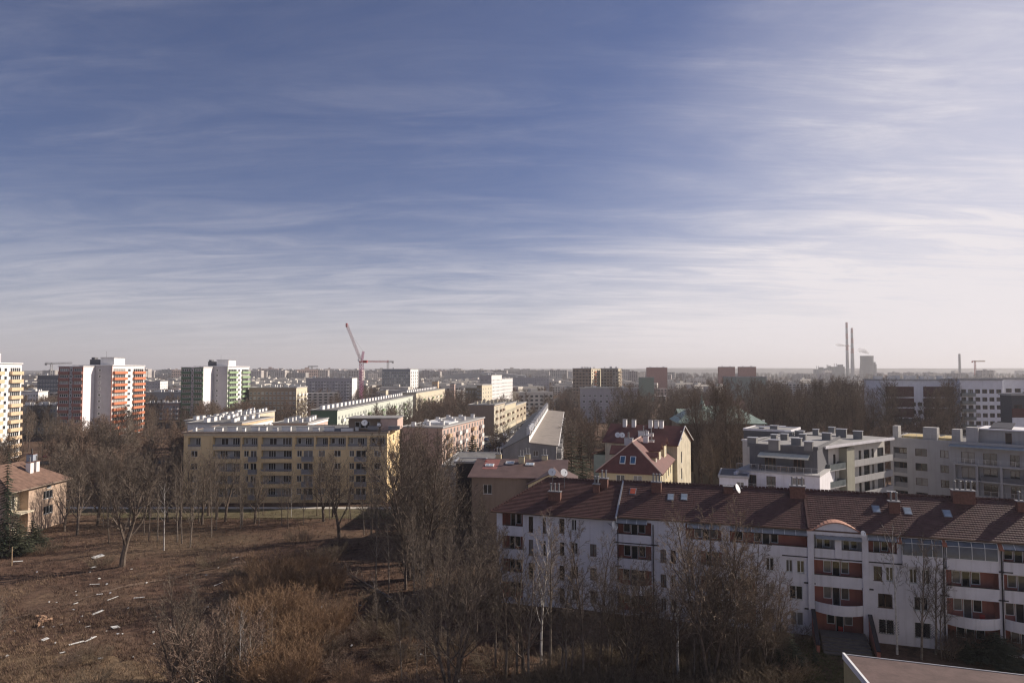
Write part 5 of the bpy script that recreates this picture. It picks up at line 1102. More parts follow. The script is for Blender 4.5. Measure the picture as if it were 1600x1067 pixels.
class Tree:
    def __init__(s, seed): s.r = random.Random(seed); s.V = [[], []]; s.F = [[], []]
    def seg(s, g, p, q, r0, r1, k):
        V, F = s.V[g], s.F[g]; dx, dy, dz = q[0]-p[0], q[1]-p[1], q[2]-p[2]; l = math.sqrt(dx*dx+dy*dy+dz*dz) or 1e-6; dx /= l; dy /= l; dz /= l
        if abs(dz) < .9: ux, uy, uz = -dy, dx, 0.0
        else: ux, uy, uz = 0.0, -dz, dy
        m = math.sqrt(ux*ux+uy*uy+uz*uz) or 1; ux /= m; uy /= m; uz /= m; wx, wy, wz = dy*uz-dz*uy, dz*ux-dx*uz, dx*uy-dy*ux; n = len(V)
        for i in range(k):
            t = 6.2832*i/k; c, d = math.cos(t)*r0, math.sin(t)*r0; V.append((p[0]+ux*c+wx*d, p[1]+uy*c+wy*d, p[2]+uz*c+wz*d))
        if r1 <= 0:
            V.append(q)
            for i in range(k): F.append((n+i, n+(i+1) % k, n+k))
        else:
            for i in range(k):
                t = 6.2832*i/k; c, d = math.cos(t)*r1, math.sin(t)*r1; V.append((q[0]+ux*c+wx*d, q[1]+uy*c+wy*d, q[2]+uz*c+wz*d))
            for i in range(k): j = (i+1) % k; F.append((n+i, n+j, n+k+j, n+k+i))
    def grow(s, p, d, L, r, lv, S):
        """S: per-level dict lists: seg, kids, ang, ratio, wob, up, t0"""
        rn = s.r; last = lv >= S['depth']; g = 0 if lv < S.get('split', 2) else 1
        if last:
            q = (p[0]+d[0]*L, p[1]+d[1]*L, p[2]+d[2]*L); s.seg(1, p, q, max(r, S['tw']), 0, 3); return
        n = S['seg'][lv]; st = L/n; k = (7, 5, 3, 3, 3)[lv]; pts = [p]; rad = [r]; dirs = [d]; end = S.get('taper', .25)
        for i in range(n):
            w = S['wob'][lv]; d = (d[0]+rn.uniform(-w, w), d[1]+rn.uniform(-w, w), d[2]+rn.uniform(-w, w)*.6+S['up'][lv]); m = math.sqrt(d[0]**2+d[1]**2+d[2]**2); d = (d[0]/m, d[1]/m, d[2]/m)
            q = (p[0]+d[0]*st, p[1]+d[1]*st, p[2]+d[2]*st); r1 = max(r*(1-(1-end)*(i+1)/n), S['tw']*.8); s.seg(g, p, q, rad[-1], r1, k); p = q; pts.append(p); rad.append(r1); dirs.append(d)
        kids = S['kids'][lv]; t0 = S['t0'][lv]; az = rn.uniform(0, 6.28)
        for c in range(kids):
            t = t0+(1-t0)*(c+rn.random()*.8)/kids; t = min(t, .999); i = min(int(t*n), n-1); f = t*n-i; a, b = pts[i], pts[i+1]; bp = (a[0]+(b[0]-a[0])*f, a[1]+(b[1]-a[1])*f, a[2]+(b[2]-a[2])*f); bd = dirs[i+1]
            az += 2.4+rn.uniform(-.5, .5); an = S['ang'][lv]*rn.uniform(.75, 1.25); v = Vector(bd); u = v.orthogonal().normalized(); w_ = v.cross(u); cd = v*math.cos(an)+(u*math.cos(az)+w_*math.sin(az))*math.sin(an)
            sh = S.get('shape', .55); lr = S['ratio'][lv]*rn.uniform(.75, 1.2)*((1-sh*(t-t0)/(1-t0)) if lv == 0 else (1-.45*t)); rr = rad[i]*S.get('rr', .55)*rn.uniform(.8, 1.1)
            s.grow(bp, tuple(cd), L*lr, max(rr, S['tw']), lv+1, S)
        if lv+1 <= S['depth']: s.grow(pts[-1], dirs[-1], L*S['ratio'][lv]*.5, rad[-1], lv+1, S)
    def meshes(s, n0, n1, m0, m1):
        out = []
        for g, nm, mm in ((0, n0, m0), (1, n1, m1)):
            me = bpy.data.meshes.new(nm); me.from_pydata(s.V[g], [], s.F[g]); me.materials.append(mm); me.update(); out.append(me)
        return out
def make_tree(seed, S, H, r, m0, m1, stems=1, lean=.0, n0='trunk', n1='crown'):
    t = Tree(seed)
    for i in range(stems):
        a = i*2.4+seed; t.grow((math.cos(a)*.25*(stems > 1)*i**.5, math.sin(a)*.25*(stems > 1)*i**.5, -.3), (math.cos(a)*lean, math.sin(a)*lean, 1), H*t.r.uniform(.85, 1.0), r, 0, S)
    return t.meshes(n0, n1, m0, m1)
TW = .0145
S_big = dict(depth=4, seg=[7, 5, 4, 2], kids=[12, 7, 6, 4], rr=.60, ang=[.72, .70, .70, .65], ratio=[.50, .50, .46, .50], wob=[.10, .16, .22, .25], up=[.02, .10, .08, .04], t0=[.22, .25, .2, .15], tw=TW, shape=.45)
S_vase = dict(depth=4, seg=[5, 6, 4, 2], kids=[9, 8, 6, 5], rr=.60, ang=[.55, .62, .65, .6], ratio=[.72, .46, .44, .5], wob=[.10, .15, .2, .25], up=[0, .12, .10, .05], t0=[.25, .25, .2, .15], tw=TW, shape=.15)
S_slim = dict(depth=3, seg=[8, 4, 3], kids=[22, 7, 6], ang=[.62, .6, .6], ratio=[.24, .42, .5], wob=[.05, .16, .2], up=[.02, .12, .06], t0=[.30, .2, .15], tw=TW, shape=.55, rr=.48)
S_birch = dict(depth=4, seg=[8, 5, 3, 2], kids=[16, 7, 5, 3], ang=[.62, .6, .6, .5], ratio=[.34, .42, .48, .55], wob=[.06, .15, .2, .25], up=[.015, .10, -.02, -.10], t0=[.28, .2, .2, .2], tw=.013, shape=.5, rr=.56)
S_pole = dict(depth=3, seg=[8, 3, 3], kids=[12, 5, 5], ang=[.55, .6, .6], ratio=[.22, .4, .5], wob=[.04, .18, .2], up=[.02, .10, .05], t0=[.45, .3, .2], tw=TW, shape=.35, rr=.4)
S_tall = dict(depth=4, seg=[8, 5, 3, 2], kids=[20, 9, 7, 6], ang=[.62, .65, .7, .6], ratio=[.36, .46, .46, .5], wob=[.07, .16, .2, .25], up=[.02, .12, .08, .04], t0=[.25, .2, .2, .15], tw=.02, shape=.35, rr=.45)
S_far = dict(depth=3, seg=[4, 3, 2], kids=[12, 9, 8], ang=[.65, .7, .7], ratio=[.48, .5, .55], wob=[.1, .18, .25], up=[.03, .10, .06], t0=[.25, .2, .15], tw=.035, shape=.4)
S_scrub = dict(depth=2, seg=[4, 3], kids=[8, 6], ang=[.5, .55], ratio=[.45, .5], wob=[.14, .2], up=[.06, .06], t0=[.2, .2], tw=.011, shape=.3, split=1, rr=.6)
S_bush = dict(depth=3, seg=[4, 3, 2], kids=[7, 6, 5], ang=[.6, .65, .6], ratio=[.5, .5, .5], wob=[.14, .2, .25], up=[.06, .08, .05], t0=[.15, .2, .2], tw=.011, shape=.3, rr=.6)
LIB = {
 'big': [make_tree(s, S_big, 11.5, .27, BARK, TWIGN) for s in (1, 2, 3)],
 'vase': [make_tree(s, S_vase, 6.6, .23, BARK, TWIGN) for s in (4, 5)],
 'tall': [make_tree(s, S_tall, 19, .30, BARK, TWIG) for s in (17, 18, 19)],
 'slim': [make_tree(s, S_slim, 12, .12, PALEBARK, TWIGN) for s in (6, 7, 8)],
 'dark': [make_tree(s, S_birch, 13, .12, BARK, TWIGN) for s in (51, 52, 53)],
 'birch': [make_tree(s, S_birch, 13, .13, BIRCHB, BIRCHT) for s in (9, 10)],
 'pole': [make_tree(s, S_pole, 11, .10, BIRCHB if s == 12 else PALEBARK, TWIGN) for s in (11, 12)],
 'multi': [make_tree(13, S_big, 12, .17, BARK, TWIGN, 4, .16), make_tree(16, S_birch, 11, .12, BARK, BIRCHT, 5, .2)],
 'bush': [make_tree(s, S_bush, 2.6, .035, BARK, TWIGR, 9, .42, 'stems', 'twigs') for s in (14, 15)],
}
HGT = {'big': 14.0, 'vase': 12.0, 'slim': 12.6, 'birch': 14.0, 'pole': 11.6, 'multi': 14.5, 'bush': 3.4}
for k in LIB:                                        # measured heights
    HGT[k] = [max(v.co.z for v in pr[1].vertices) for pr in LIB[k]]
_TK = {}
def tree(kind, x, y, h, label, group=None, name='bare_tree', cat='tree', i=None, rz=None, sq=1.0):
    i = (random.randrange(len(LIB[kind])) if i is None else i) % len(LIB[kind]); s_ = h/HGT[kind][i]
    if name == 'bare_tree': name = {'birch': 'birch_tree', 'pole': 'young_tree', 'slim': 'young_tree'}.get(kind, name)
    o = empty(name, (x, y, gz(x, y)), random.uniform(0, 6.28) if rz is None else rz, label, cat, group)
    o.scale = (s_*sq, s_*sq, s_)
    for me in LIB[kind][i]: link(me.name.split('.')[0], me, o)
    TREES.append((x, y, h*.28)); return o
TREES = []
def free(x, y, mrg=2.0):
    if abs(x-street_x(y)) < 8.5 and 170 < y < 900: return False
    for X, Y, c, s_, Wd, Dd in FOOT:
        dx, dy = x-X, y-Y; a, b = dx*c+dy*s_, -dx*s_+dy*c
        if -mrg < a < Wd+mrg and -mrg-1 < b < Dd+mrg: return False
    return True
def trees_px(items, fmt=None, group=None, **kw):
    """(kind, px, base py, top py, label or None)"""
    for it in items:
        kind, px, by, ty = it[:4]; lb = it[4] if len(it) > 4 and it[4] else None
        p = at_z(px, by); top = at_y(px, ty, p[1])[2]; tree(kind, p[0], p[1], max(2, top), lb or fmt, None if (lb and not fmt) else group, sq=1.2 if kind == 'vase' and px == 190 else 1.0, **kw)
random.seed(11)
# --- single trees one can point to
trees_px([
 ('vase', 190, 886, 702, 'broad forked tree standing alone on the left of the waste ground'),
 ('vase', 530, 842, 706, 'dark multi forked tree standing before the right half of the yellow block'),
 ('multi', 645, 905, 655, 'tallest multi stemmed tree in the middle, right of the yellow block'),
 ('big', 668, 880, 690, 'grey tree crowding the right side of the tallest middle tree'),
 ('slim', 569, 838, 742, 'left stem of the slender trio before the yellow block'), ('slim', 580, 842, 716, 'middle stem of the slender trio before the yellow block'), ('slim', 590, 838, 735, 'right stem of the slender trio before the yellow block'),
 ('multi', 705, 1072, 815, 'dark many stemmed tree in the bottom middle'), ('dark', 690, 1010, 830, 'thin tree behind the dark many stemmed tree'),
 ('birch', 846, 1030, 792, 'birch with bright white trunk before the left end of the white block'), ('slim', 858, 1040, 800, 'dark thin tree right of the bright white birch trunk'),
 ('dark', 910, 1070, 795, 'spreading tree before the left loggias of the white block'), ('dark', 940, 1040, 815, 'thin crowned tree left of the first loggia column'),
 ('multi', 1112, 1068, 778, 'large many stemmed birch covering the middle of the white block'), ('dark', 1170, 1050, 815, 'brown twiggy birch at the right side of the large birch'), ('birch', 1060, 1058, 800, 'pale twigged birch at the left side of the large birch'),
 ('pole', 1402, 1022, 815, 'left of two white stemmed birches before the lattice windows'), ('pole', 1416, 1005, 808, 'right of two white stemmed birches before the lattice windows'), ('slim', 1440, 1030, 830, 'slender dark tree right of the white stemmed birches'), ('slim', 1462, 1022, 835, 'thin dark tree before the right loggia bay'), ('dark', 1472, 1030, 880, 'small reddish tree at the foot of the right downpipe'),
 ('vase', 268, 1092, 885, 'thick dark trunk rising from the bottom edge on the left'), ('bush', 300, 1075, 955, 'pale stemmed bush right of the thick dark trunk'), ('bush', 345, 1080, 945, 'pale stemmed bush second from the thick dark trunk'),
 ('vase', -12, 1050, 905, 'tree half cut by the left edge at the bottom'), ('dark', 15, 870, 770, 'dark tree under the spruce at the left edge'),
 ('dark', 790, 1060, 805, 'thin stemmed tree left of the bright white birch'), ('slim', 775, 1040, 845, 'dark stem before the corner pier of the white block'), ('slim', 808, 1050, 830, 'dark slender stem near the left loggias'), ('dark', 745, 1000, 790, 'grey tree left of the white block corner'),
 ('multi', 1140, 1062, 850, 'brown many stemmed tree filling the right half of the large birch'), ('multi', 1200, 1052, 882, 'low spreading brown tree left of the juniper'), ('dark', 1085, 1064, 835, 'brown twiggy tree just left of the large birch stems'), ('multi', 1038, 1056, 880, 'low brown tree right of the first loggia column'), ('dark', 1155, 1075, 870, 'thin brown tree before the large birch on its right'),
 ('multi', 985, 1050, 868, 'low many stemmed tree before the second loggia column'), ('dark', 1010, 1040, 845, 'tall thin tree between the first loggias and the large birch'), ('dark', 880, 1062, 850, 'low branching tree under the left loggias'),
], name='bare_tree')
words = 'first second third fourth fifth sixth seventh eighth ninth tenth eleventh twelfth thirteenth fourteenth fifteenth sixteenth seventeenth eighteenth nineteenth twentieth'.split()
def row(spec, tail, group, jitter=0):
    spec = sorted(spec, key=lambda t: t[1])
    for i, (k, px, by, ty) in enumerate(spec):
        p = at_z(px, by); tree(k, p[0], p[1], max(3, at_y(px, ty, p[1])[2]), words[i % 20]+' from the left of '+tail, group)
row([('pole', 225, 838, 742), ('pole', 232, 846, 750), ('slim', 246, 845, 735), ('pole', 256, 860, 752), ('slim', 277, 848, 730), ('pole', 284, 850, 742), ('slim', 297, 855, 738), ('slim', 330, 840, 735), ('slim', 338, 828, 740), ('slim', 376, 826, 745), ('slim', 440, 820, 742), ('pole', 455, 808, 752), ('slim', 400, 815, 740)], 'the slender pale stems left of the yellow block lawn', 'slender stems before the yellow block')
row([('big', 120, 838, 712), ('big', 152, 822, 706), ('dark', 170, 850, 730), ('big', 210, 815, 700), ('vase', 235, 808, 695), ('big', 262, 815, 698), ('big', 300, 812, 702), ('vase', 325, 806, 700), ('big', 352, 815, 712), ('big', 280, 826, 700), ('big', 316, 820, 705), ('big', 338, 812, 702), ('big', 398, 818, 728), ('big', 180, 818, 704), ('dark', 375, 806, 725), ('big', 100, 830, 730)], 'the bushy crowned trees left of and before the yellow block', 'bushy trees before the yellow block')
row([('dark', 495, 806, 715), ('big', 506, 815, 700), ('big', 520, 808, 705), ('dark', 548, 812, 712), ('big', 622, 838, 690), ('slim', 515, 812, 730), ('dark', 545, 815, 735), ('dark', 625, 845, 720), ('big', 655, 850, 700), ('dark', 672, 870, 720)], 'the small trees by the right half of the yellow block', 'trees round the right end of the yellow block')
row([('dark', 700, 850, 735), ('big', 715, 865, 748), ('dark', 728, 840, 745), ('dark', 742, 880, 760), ('slim', 755, 870, 765), ('dark', 735, 930, 800), ('dark', 765, 950, 830), ('dark', 715, 940, 790), ('slim', 690, 900, 755)], 'the thicket trees left of the white block corner', 'thicket left of the white block')
for x0, x1, b0, b1, hl, hh_, n, lab, grp in ((650, 785, 860, 1010, 8, 14, 13, 'bare tree in the dark thicket at the left corner of the white block', 'thicket at the white block corner'), (780, 965, 1025, 1085, 8, 14, 7, 'bare tree before the left part of the white block', 'trees before the left part of the white block'), (965, 1225, 1030, 1075, 4, 9, 20, 'low bare tree before the middle of the white block', 'low trees before the middle of the white block'), (560, 700, 830, 935, 7, 13, 9, 'bare tree round the foot of the tallest middle tree', 'trees round the tallest middle tree'), (140, 480, 800, 826, 9, 13, 15, 'bare tree in the loose row along the footpath', 'trees along the footpath'), (0, 120, 800, 850, 6, 10, 3, 'bare tree before the peach house', 'trees before the peach house')):
    for i in range(n):
        p = at_z(random.uniform(x0, x1), random.uniform(b0, b1))
        if free(p[0], p[1], 1.0): tree(random.choice(('dark', 'slim', 'dark', 'slim', 'big')), p[0], p[1], random.uniform(hl, hh_), lab, grp)
# tall trees behind the white block and round the church
trees_px([('tall', px_, by_, ty_, None) for px_, by_, ty_ in ((1108, 772, 590), (1092, 765, 600), (1130, 770, 598), (1100, 778, 620), (1142, 775, 588), (1120, 762, 602), (1086, 762, 610), (1152, 772, 612), (1165, 765, 618), (1114, 785, 640))], 'tall bare tree with dark trunk between the gabled houses and the copper roofed church', 'tall trees before the copper roofed church')
for x0, x1, b0, b1, t0, t1, n, lab in (
   (870, 940, 735, 700, 655, 640, 9, 'bare tree in the dark garden strip right of the long grey block'),
   (940, 1090, 715, 690, 622, 600, 24, 'bare tree in the park behind the gabled houses'),
   (1195, 1385, 735, 690, 606, 584, 38, 'bare tree in the park beyond the grey complex roof'),
   (1380, 1530, 728, 705, 612, 584, 7, 'leaning bare tree before the maroon panel block'),
   (640, 690, 730, 690, 660, 632, 9, 'bare tree between the yellow block and the pink tenement'),
   (690, 790, 735, 712, 690, 668, 6, 'bare tree before the pink tenement'),
   (34, 95, 735, 690, 655, 632, 10, 'bare tree in the yard between the cream and orange towers'),
   (225, 290, 712, 675, 672, 640, 10, 'bare tree between the orange and green towers'),
   (30, 215, 790, 735, 725, 690, 9, 'bare tree behind the peach house'),
   (385, 480, 668, 650, 640, 622, 8, 'bare tree before the brown seven storey block')):
    for i in range(n):
        px = random.uniform(x0, x1); f = random.random(); by = b0+(b1-b0)*f; ty = t0+(t1-t0)*f+random.uniform(-8, 8); p = at_z(px, by)
        ok = all(not (-2.5 < (p[0]-X)*c+(p[1]-Y)*s_ < Wd+2.5 and -2.5 < -(p[0]-X)*s_+(p[1]-Y)*c < Dd+2.5) for X, Y, c, s_, Wd, Dd in FOOT)
        if ok: tree(random.choice(('tall', 'tall', 'big') if ty < 640 else ('big', 'big', 'vase', 'dark')), p[0], p[1], min(29, max(6, at_y(px, ty, p[1])[2])), lab, lab.replace('bare tree', 'bare trees').replace('leaning ', ''))
trees_px([('tall', px_, by_, ty_, None) for px_, by_, ty_ in ((1148, 690, 588), (1160, 686, 592), (1172, 692, 586), (1184, 684, 590), (1195, 690, 588), (1206, 688, 592))], 'tall bare tree before the pale green hall', 'tall trees before the pale green hall')
trees_px([('tall', 658, 868, 652, 'tall pale grey tree right behind the tallest multi stemmed tree'), ('tall', 684, 880, 668, 'tall pale grey tree between the tallest multi stemmed tree and the garage'), ('tall', 628, 850, 672, 'tall pale grey tree left behind the tallest multi stemmed tree')])
# --- evergreens
def spruce_mesh(seed, H, rb, tiers, per, col, droop=.25):
    rn = random.Random(seed); t = MB(); t.tube((0, 0, -.3), (0, 0, H*.97), H*.014, .02, 6); V, F = [], []
    for i in range(tiers):
        f = i/tiers; z = H*(.06+.92*f); L_ = rb*(1-f)**.85*rn.uniform(.8, 1.1)+.12
        for k in range(max(5, int(per*(1-f*.6)))):
            a = rn.uniform(0, 6.283); l = L_*rn.uniform(.6, 1.1); ca, sa = math.cos(a), math.sin(a); m = 5
            for j in range(m):                     # sprays along each bough
                g = (j+.6)/m; x, y, zz = ca*l*g, sa*l*g, z-droop*l*g+rn.uniform(-.08, .08)*H*.03; w_ = l*.20*(1.15-g*.6)+.05
                for q_ in range(3):
                    b_ = a+rn.uniform(-1.3, 1.3); cb, sb = math.cos(b_), math.sin(b_); ll = w_*rn.uniform(1.0, 1.7); n = len(V); d2 = -rn.uniform(.05, .5)*ll
                    V += [(x-sb*w_*.22, y+cb*w_*.22, zz+.03), (x+sb*w_*.22, y-cb*w_*.22, zz-.02), (x+cb*ll, y+sb*ll, zz+d2)]; F.append((n, n+1, n+2))
    tm = t.mesh('trunk', [BARK]); nm = bpy.data.meshes.new('foliage'); nm.from_pydata(V, [], F); nm.materials.append(col); nm.update(); return tm, nm
SPR = spruce_mesh(2, 18, 4.6, 36, 22, NEEDLE); SPR2 = spruce_mesh(3, 9, 2.2, 20, 12, NEEDLEY, .12); YEW = spruce_mesh(5, 5.0, 2.6, 16, 24, NEEDLEY, -.15)
def evergreen(ms, H0, px, by, ty, label, name='spruce_tree', cat='tree', wide=1.0, group=None):
    p = at_z(px, by); h = at_y(px, ty, p[1])[2]; o = empty(name, (p[0], p[1], gz(p[0], p[1])), random.uniform(0, 6), label, cat, group); s_ = h/H0; o.scale = (s_*wide, s_*wide, s_)
    for me in ms: link(me.name.split('.')[0], me, o)
    TREES.append((p[0], p[1], h*.2))
evergreen(SPR, 18, 8, 856, 698, 'dark spruce at the left edge beside the peach house', wide=.62)
evergreen(SPR, 18, 512, 690, 642, 'dark spruce behind the yellow block roof before the green end wall')
evergreen(SPR2, 9, 893, 770, 662, 'dark conifer beside the long grey block, left of two', 'conifer', wide=1.0); evergreen(SPR2, 9, 910, 765, 672, 'dark conifer beside the gabled house, right of two', 'conifer', wide=1.1)
evergreen(YEW, 5, 880, 775, 715, 'low dark evergreen bush below the two conifers', 'evergreen_bush', 'bush', 1.4)
evergreen(YEW, 5, 738, 735, 676, 'rounded evergreen before the pink tenement', 'evergreen_tree', wide=.8); evergreen(YEW, 5, 718, 730, 690, 'smaller evergreen left of the rounded evergreen', 'evergreen_tree')
evergreen(SPR2, 9, 1237, 1052, 985, 'dark juniper on the grass right of the large birch', 'juniper', 'bush', 2.0)
evergreen(YEW, 5, 1215, 1050, 1010, 'low dark evergreen beside the juniper', 'evergreen_bush', 'bush', 1.3)
evergreen(YEW, 5, 50, 860, 812, 'dark evergreen hedge bush below the peach house', 'evergreen_bush', 'bush', 1.0); evergreen(YEW, 5, 24, 868, 800, 'dark evergreen bush under the left spruce', 'evergreen_bush', 'bush', .8)
evergreen(YEW, 5, 1555, 1035, 985, 'dark green bush between the white block and the brown flat roof', 'evergreen_bush', 'bush', 2.0); evergreen(YEW, 5, 1510, 1030, 1000, 'dull green bush left of the bush at the right edge', 'evergreen_bush', 'bush', 1.6)
evergreen(SPR2, 9, 1272, 1040, 985, 'narrow clipped evergreen by the left flank wall of the steps', 'evergreen_bush', 'bush', .7)
for px, h in ((1160, 733), (1277, 730), (1288, 726)):
    pass
# --- scrub: orange willow thicket, dry bushes
LIB['willow'] = [make_tree(s, S_scrub, 2.6, .022, WILLOW, WILLOW, 34, .38, 'stems', 'twigs') for s in (21, 22, 23)]; LIB['scrub'] = [make_tree(s, S_scrub, 2.0, .018, SCRUB, SCRUB, 26, .55, 'stems', 'twigs') for s in (24, 25)]
for k in ('willow', 'scrub'): HGT[k] = [max(v.co.z for v in pr[1].vertices) for pr in LIB[k]]
random.seed(23)
for i in range(30):
    px = random.gauss(445, 58); by = random.uniform(915, 1085); px += (by-1000)*.05
    if px < 325 or px > 560: continue
    p = at_z(px, by); tree('willow', p[0], p[1], random.uniform(2.4, 4.8)*(1 if 380 < px < 520 else .65), 'orange brown willow bush in the thicket at the bottom centre', 'orange willow thicket', 'willow_bush', 'bush', sq=1.15)
for i in range(150):
    px = random.uniform(0, 1240); by = random.uniform(835, 1100); 
    if px > 760 and by < 1000: by = random.uniform(1000, 1080)
    if px < 320 and random.random() < .72: continue
    p = at_z(px, by); k = random.choice(('scrub', 'scrub', 'bush')); lft = px < 560
    lab = ('dry brown bush on the waste ground left of the orange thicket' if lft else 'dry dark bush among the trees right of the orange thicket'); tree(k, p[0], p[1], random.uniform(1.2, 2.6)*(.7 if px < 320 else 1.0), lab, 'dry bushes left of the thicket' if lft else 'dry bushes right of the thicket', 'dry_bush', 'bush', sq=1.3)
for i in range(12):
    px = random.uniform(1480, 1620); by = random.uniform(1015, 1035); p = at_z(px, by); tree('bush', p[0], p[1], random.uniform(1.6, 2.6), 'bare garden bush before the right loggia bay', 'garden bushes before the white block', 'garden_bush', 'bush')
for i in range(16):
    px = random.uniform(285, 430); p = at_z(px, random.uniform(1050, 1090)); tree('pole', p[0], p[1], random.uniform(4.5, 7.5), 'pale thin sapling among the bushes at the bottom left of the thicket', 'pale saplings left of the thicket', 'sapling')
for i in range(9):
    px = random.uniform(540, 690); p = at_z(px, random.uniform(960, 1075)); tree('slim', p[0], p[1], random.uniform(4, 8), 'slender bare sapling in the dark scrub right of the thicket', 'saplings right of the thicket', 'sapling')
for i in range(9):
    p = at_z(random.uniform(405, 515), random.uniform(900, 935)); tree('willow', p[0], p[1], random.uniform(3.0, 4.4), 'orange brown willow bush in the thicket at the bottom centre', 'orange willow thicket', 'willow_bush', 'bush', sq=1.15)
# --- felled trunk with branches
p, q_ = at_z(612, 938), at_z(515, 886); fl = empty('fallen_tree', (p[0], p[1], gz(p[0], p[1])+.3), 0, 'felled grey tree lying in the dark hollow right of the thicket', 'fallen tree')
t = Tree(77); dd = Vector((q_[0]-p[0], q_[1]-p[1], .5)); t.grow((0, 0, 0), tuple(dd.normalized()), dd.length*.8, .2, 0, dict(S_slim, t0=[.15, .2, .15], up=[0, .03, .02], ang=[.4, .5, .5]))
for me in t.meshes('trunk', 'crown', PALEBARK, TWIG): link(me.name.split('.')[0], me, fl)

# --- far trees: the nearest ones single, the wood beyond as one mass
FARM = []
for s in (31, 32, 33):
    t = Tree(s); t.grow((0, 0, -.3), (0, 0, 1), 9.5, .22, 0, S_far); nv = len(t.V[0]); V = t.V[0]+t.V[1]; F = t.F[0]+[tuple(i+nv for i in f) for f in t.F[1]]
    me = bpy.data.meshes.new('bare_tree'); me.from_pydata(V, [], F); me.materials.append((TWIG, TWIGR, BARK)[s % 3]); me.update(); FARM.append(me)
FH = [max(v.co.z for v in m.vertices) for m in FARM]
random.seed(41); pts = []
def blocked_view(x, y):
    """keep sight lines over yards in front of the towers a little open"""
    px = 800+x/y*FPX
    return any(a < px < b and y < c for a, b, c in ((226, 286, 420), (389, 480, 410), (33, 92, 330), (690, 760, 206), (597, 655, 700), (478, 558, 640), (745, 800, 550), (908, 1000, 400), (756, 860, 600), (527, 650, 450), (895, 972, 600), (1010, 1045, 1000), (1120, 1184, 1050))) and random.random() < .8
while len(pts) < 6500:
    y = 165*(2600/165)**(random.random()**.75); x = random.uniform(-.82, .82)*y
    if mnoise.noise((x*.006, y*.006, 0))+.25*mnoise.noise((x*.03, y*.03, 5)) < -.08: continue
    if y < 420 and x > 0 and random.random() < .25: continue
    if -25 < x < 60 and y < 190: continue
    if free(x, y) and not blocked_view(x, y): pts.append((x, y))
pts.sort(key=lambda p: p[1])
def zone(x, y):
    r = x/y
    if r < -.42: return 'left of the towers' if r < -.68 else 'between and beyond the towers'
    if r < -.12: return 'beyond the yellow block'
    if r < .12: return 'round the street of tenements'
    if r < .42: return 'in the park beyond the gabled houses'
    return 'in the park before the power station'
NSING = 110
for i, (x, y) in enumerate(pts[:NSING]):
    m = i % 3; o = link('bare_tree', FARM[m], None, (x, y, 0), random.uniform(0, 6.28)); s_ = random.uniform(8, 13)/FH[m]; o.scale = (s_*1.1, s_*1.1, s_); zn = zone(x, y); tag(o, 'small distant bare tree '+zn, 'tree', 'distant bare trees '+zn)
def gn_wood(name, P, template, seed, smin, smax):
    me = bpy.data.meshes.new(name); me.vertices.add(len(P)); me.vertices.foreach_set('co', np.array([(x, y, 0) for x, y in P], dtype=np.float32).ravel()); me.update()
    o = link(name, me); tag(o, kind='stuff'); g = bpy.data.node_groups.new(name, 'GeometryNodeTree'); g.interface.new_socket('Geometry', in_out='INPUT', socket_type='NodeSocketGeometry'); g.interface.new_socket('Geometry', in_out='OUTPUT', socket_type='NodeSocketGeometry')
    N, L = g.nodes.new, g.links.new; gi, go = N('NodeGroupInput'), N('NodeGroupOutput'); ip = N('GeometryNodeInstanceOnPoints'); oi = N('GeometryNodeObjectInfo'); oi.inputs['Object'].default_value = template; oi.inputs['As Instance'].default_value = True; oi.transform_space = 'ORIGINAL'
    rs = N('FunctionNodeRandomValue'); rs.data_type = 'FLOAT'; rs.inputs[2].default_value = smin; rs.inputs[3].default_value = smax; rs.inputs['Seed'].default_value = seed
    rr = N('FunctionNodeRandomValue'); rr.data_type = 'FLOAT'; rr.inputs[2].default_value = 0; rr.inputs[3].default_value = 6.283; rr.inputs['Seed'].default_value = seed+9; cx = N('ShaderNodeCombineXYZ'); L(rr.outputs[1], cx.inputs[2])
    L(gi.outputs[0], ip.inputs['Points']); L(oi.outputs['Geometry'], ip.inputs['Instance']); L(rs.outputs[1], ip.inputs['Scale']); L(cx.outputs[0], ip.inputs['Rotation']); L(ip.outputs[0], go.inputs[0])
    md = o.modifiers.new('wood', 'NODES'); md.node_group = g; return o
tmpl = [next(o for o in COL.objects if o.type == 'MESH' and o.data == FARM[m]) for m in range(3)]
rest = pts[NSING:]
for m in range(3): gn_wood('distant_wood', rest[m::3], tmpl[m], m, .95*1.0, 1.35)
rf_ = []
random.seed(43)
while len(rf_) < 4200:
    y = random.uniform(1500, 6500)**1.0; x = random.uniform(-.85, .85)*y
    if mnoise.noise((x*.0016, y*.0016, 2)) > -.25: rf_.append((x, y))
gn_wood('distant_wood', rf_, tmpl[1], 7, 1.1, 2.2)

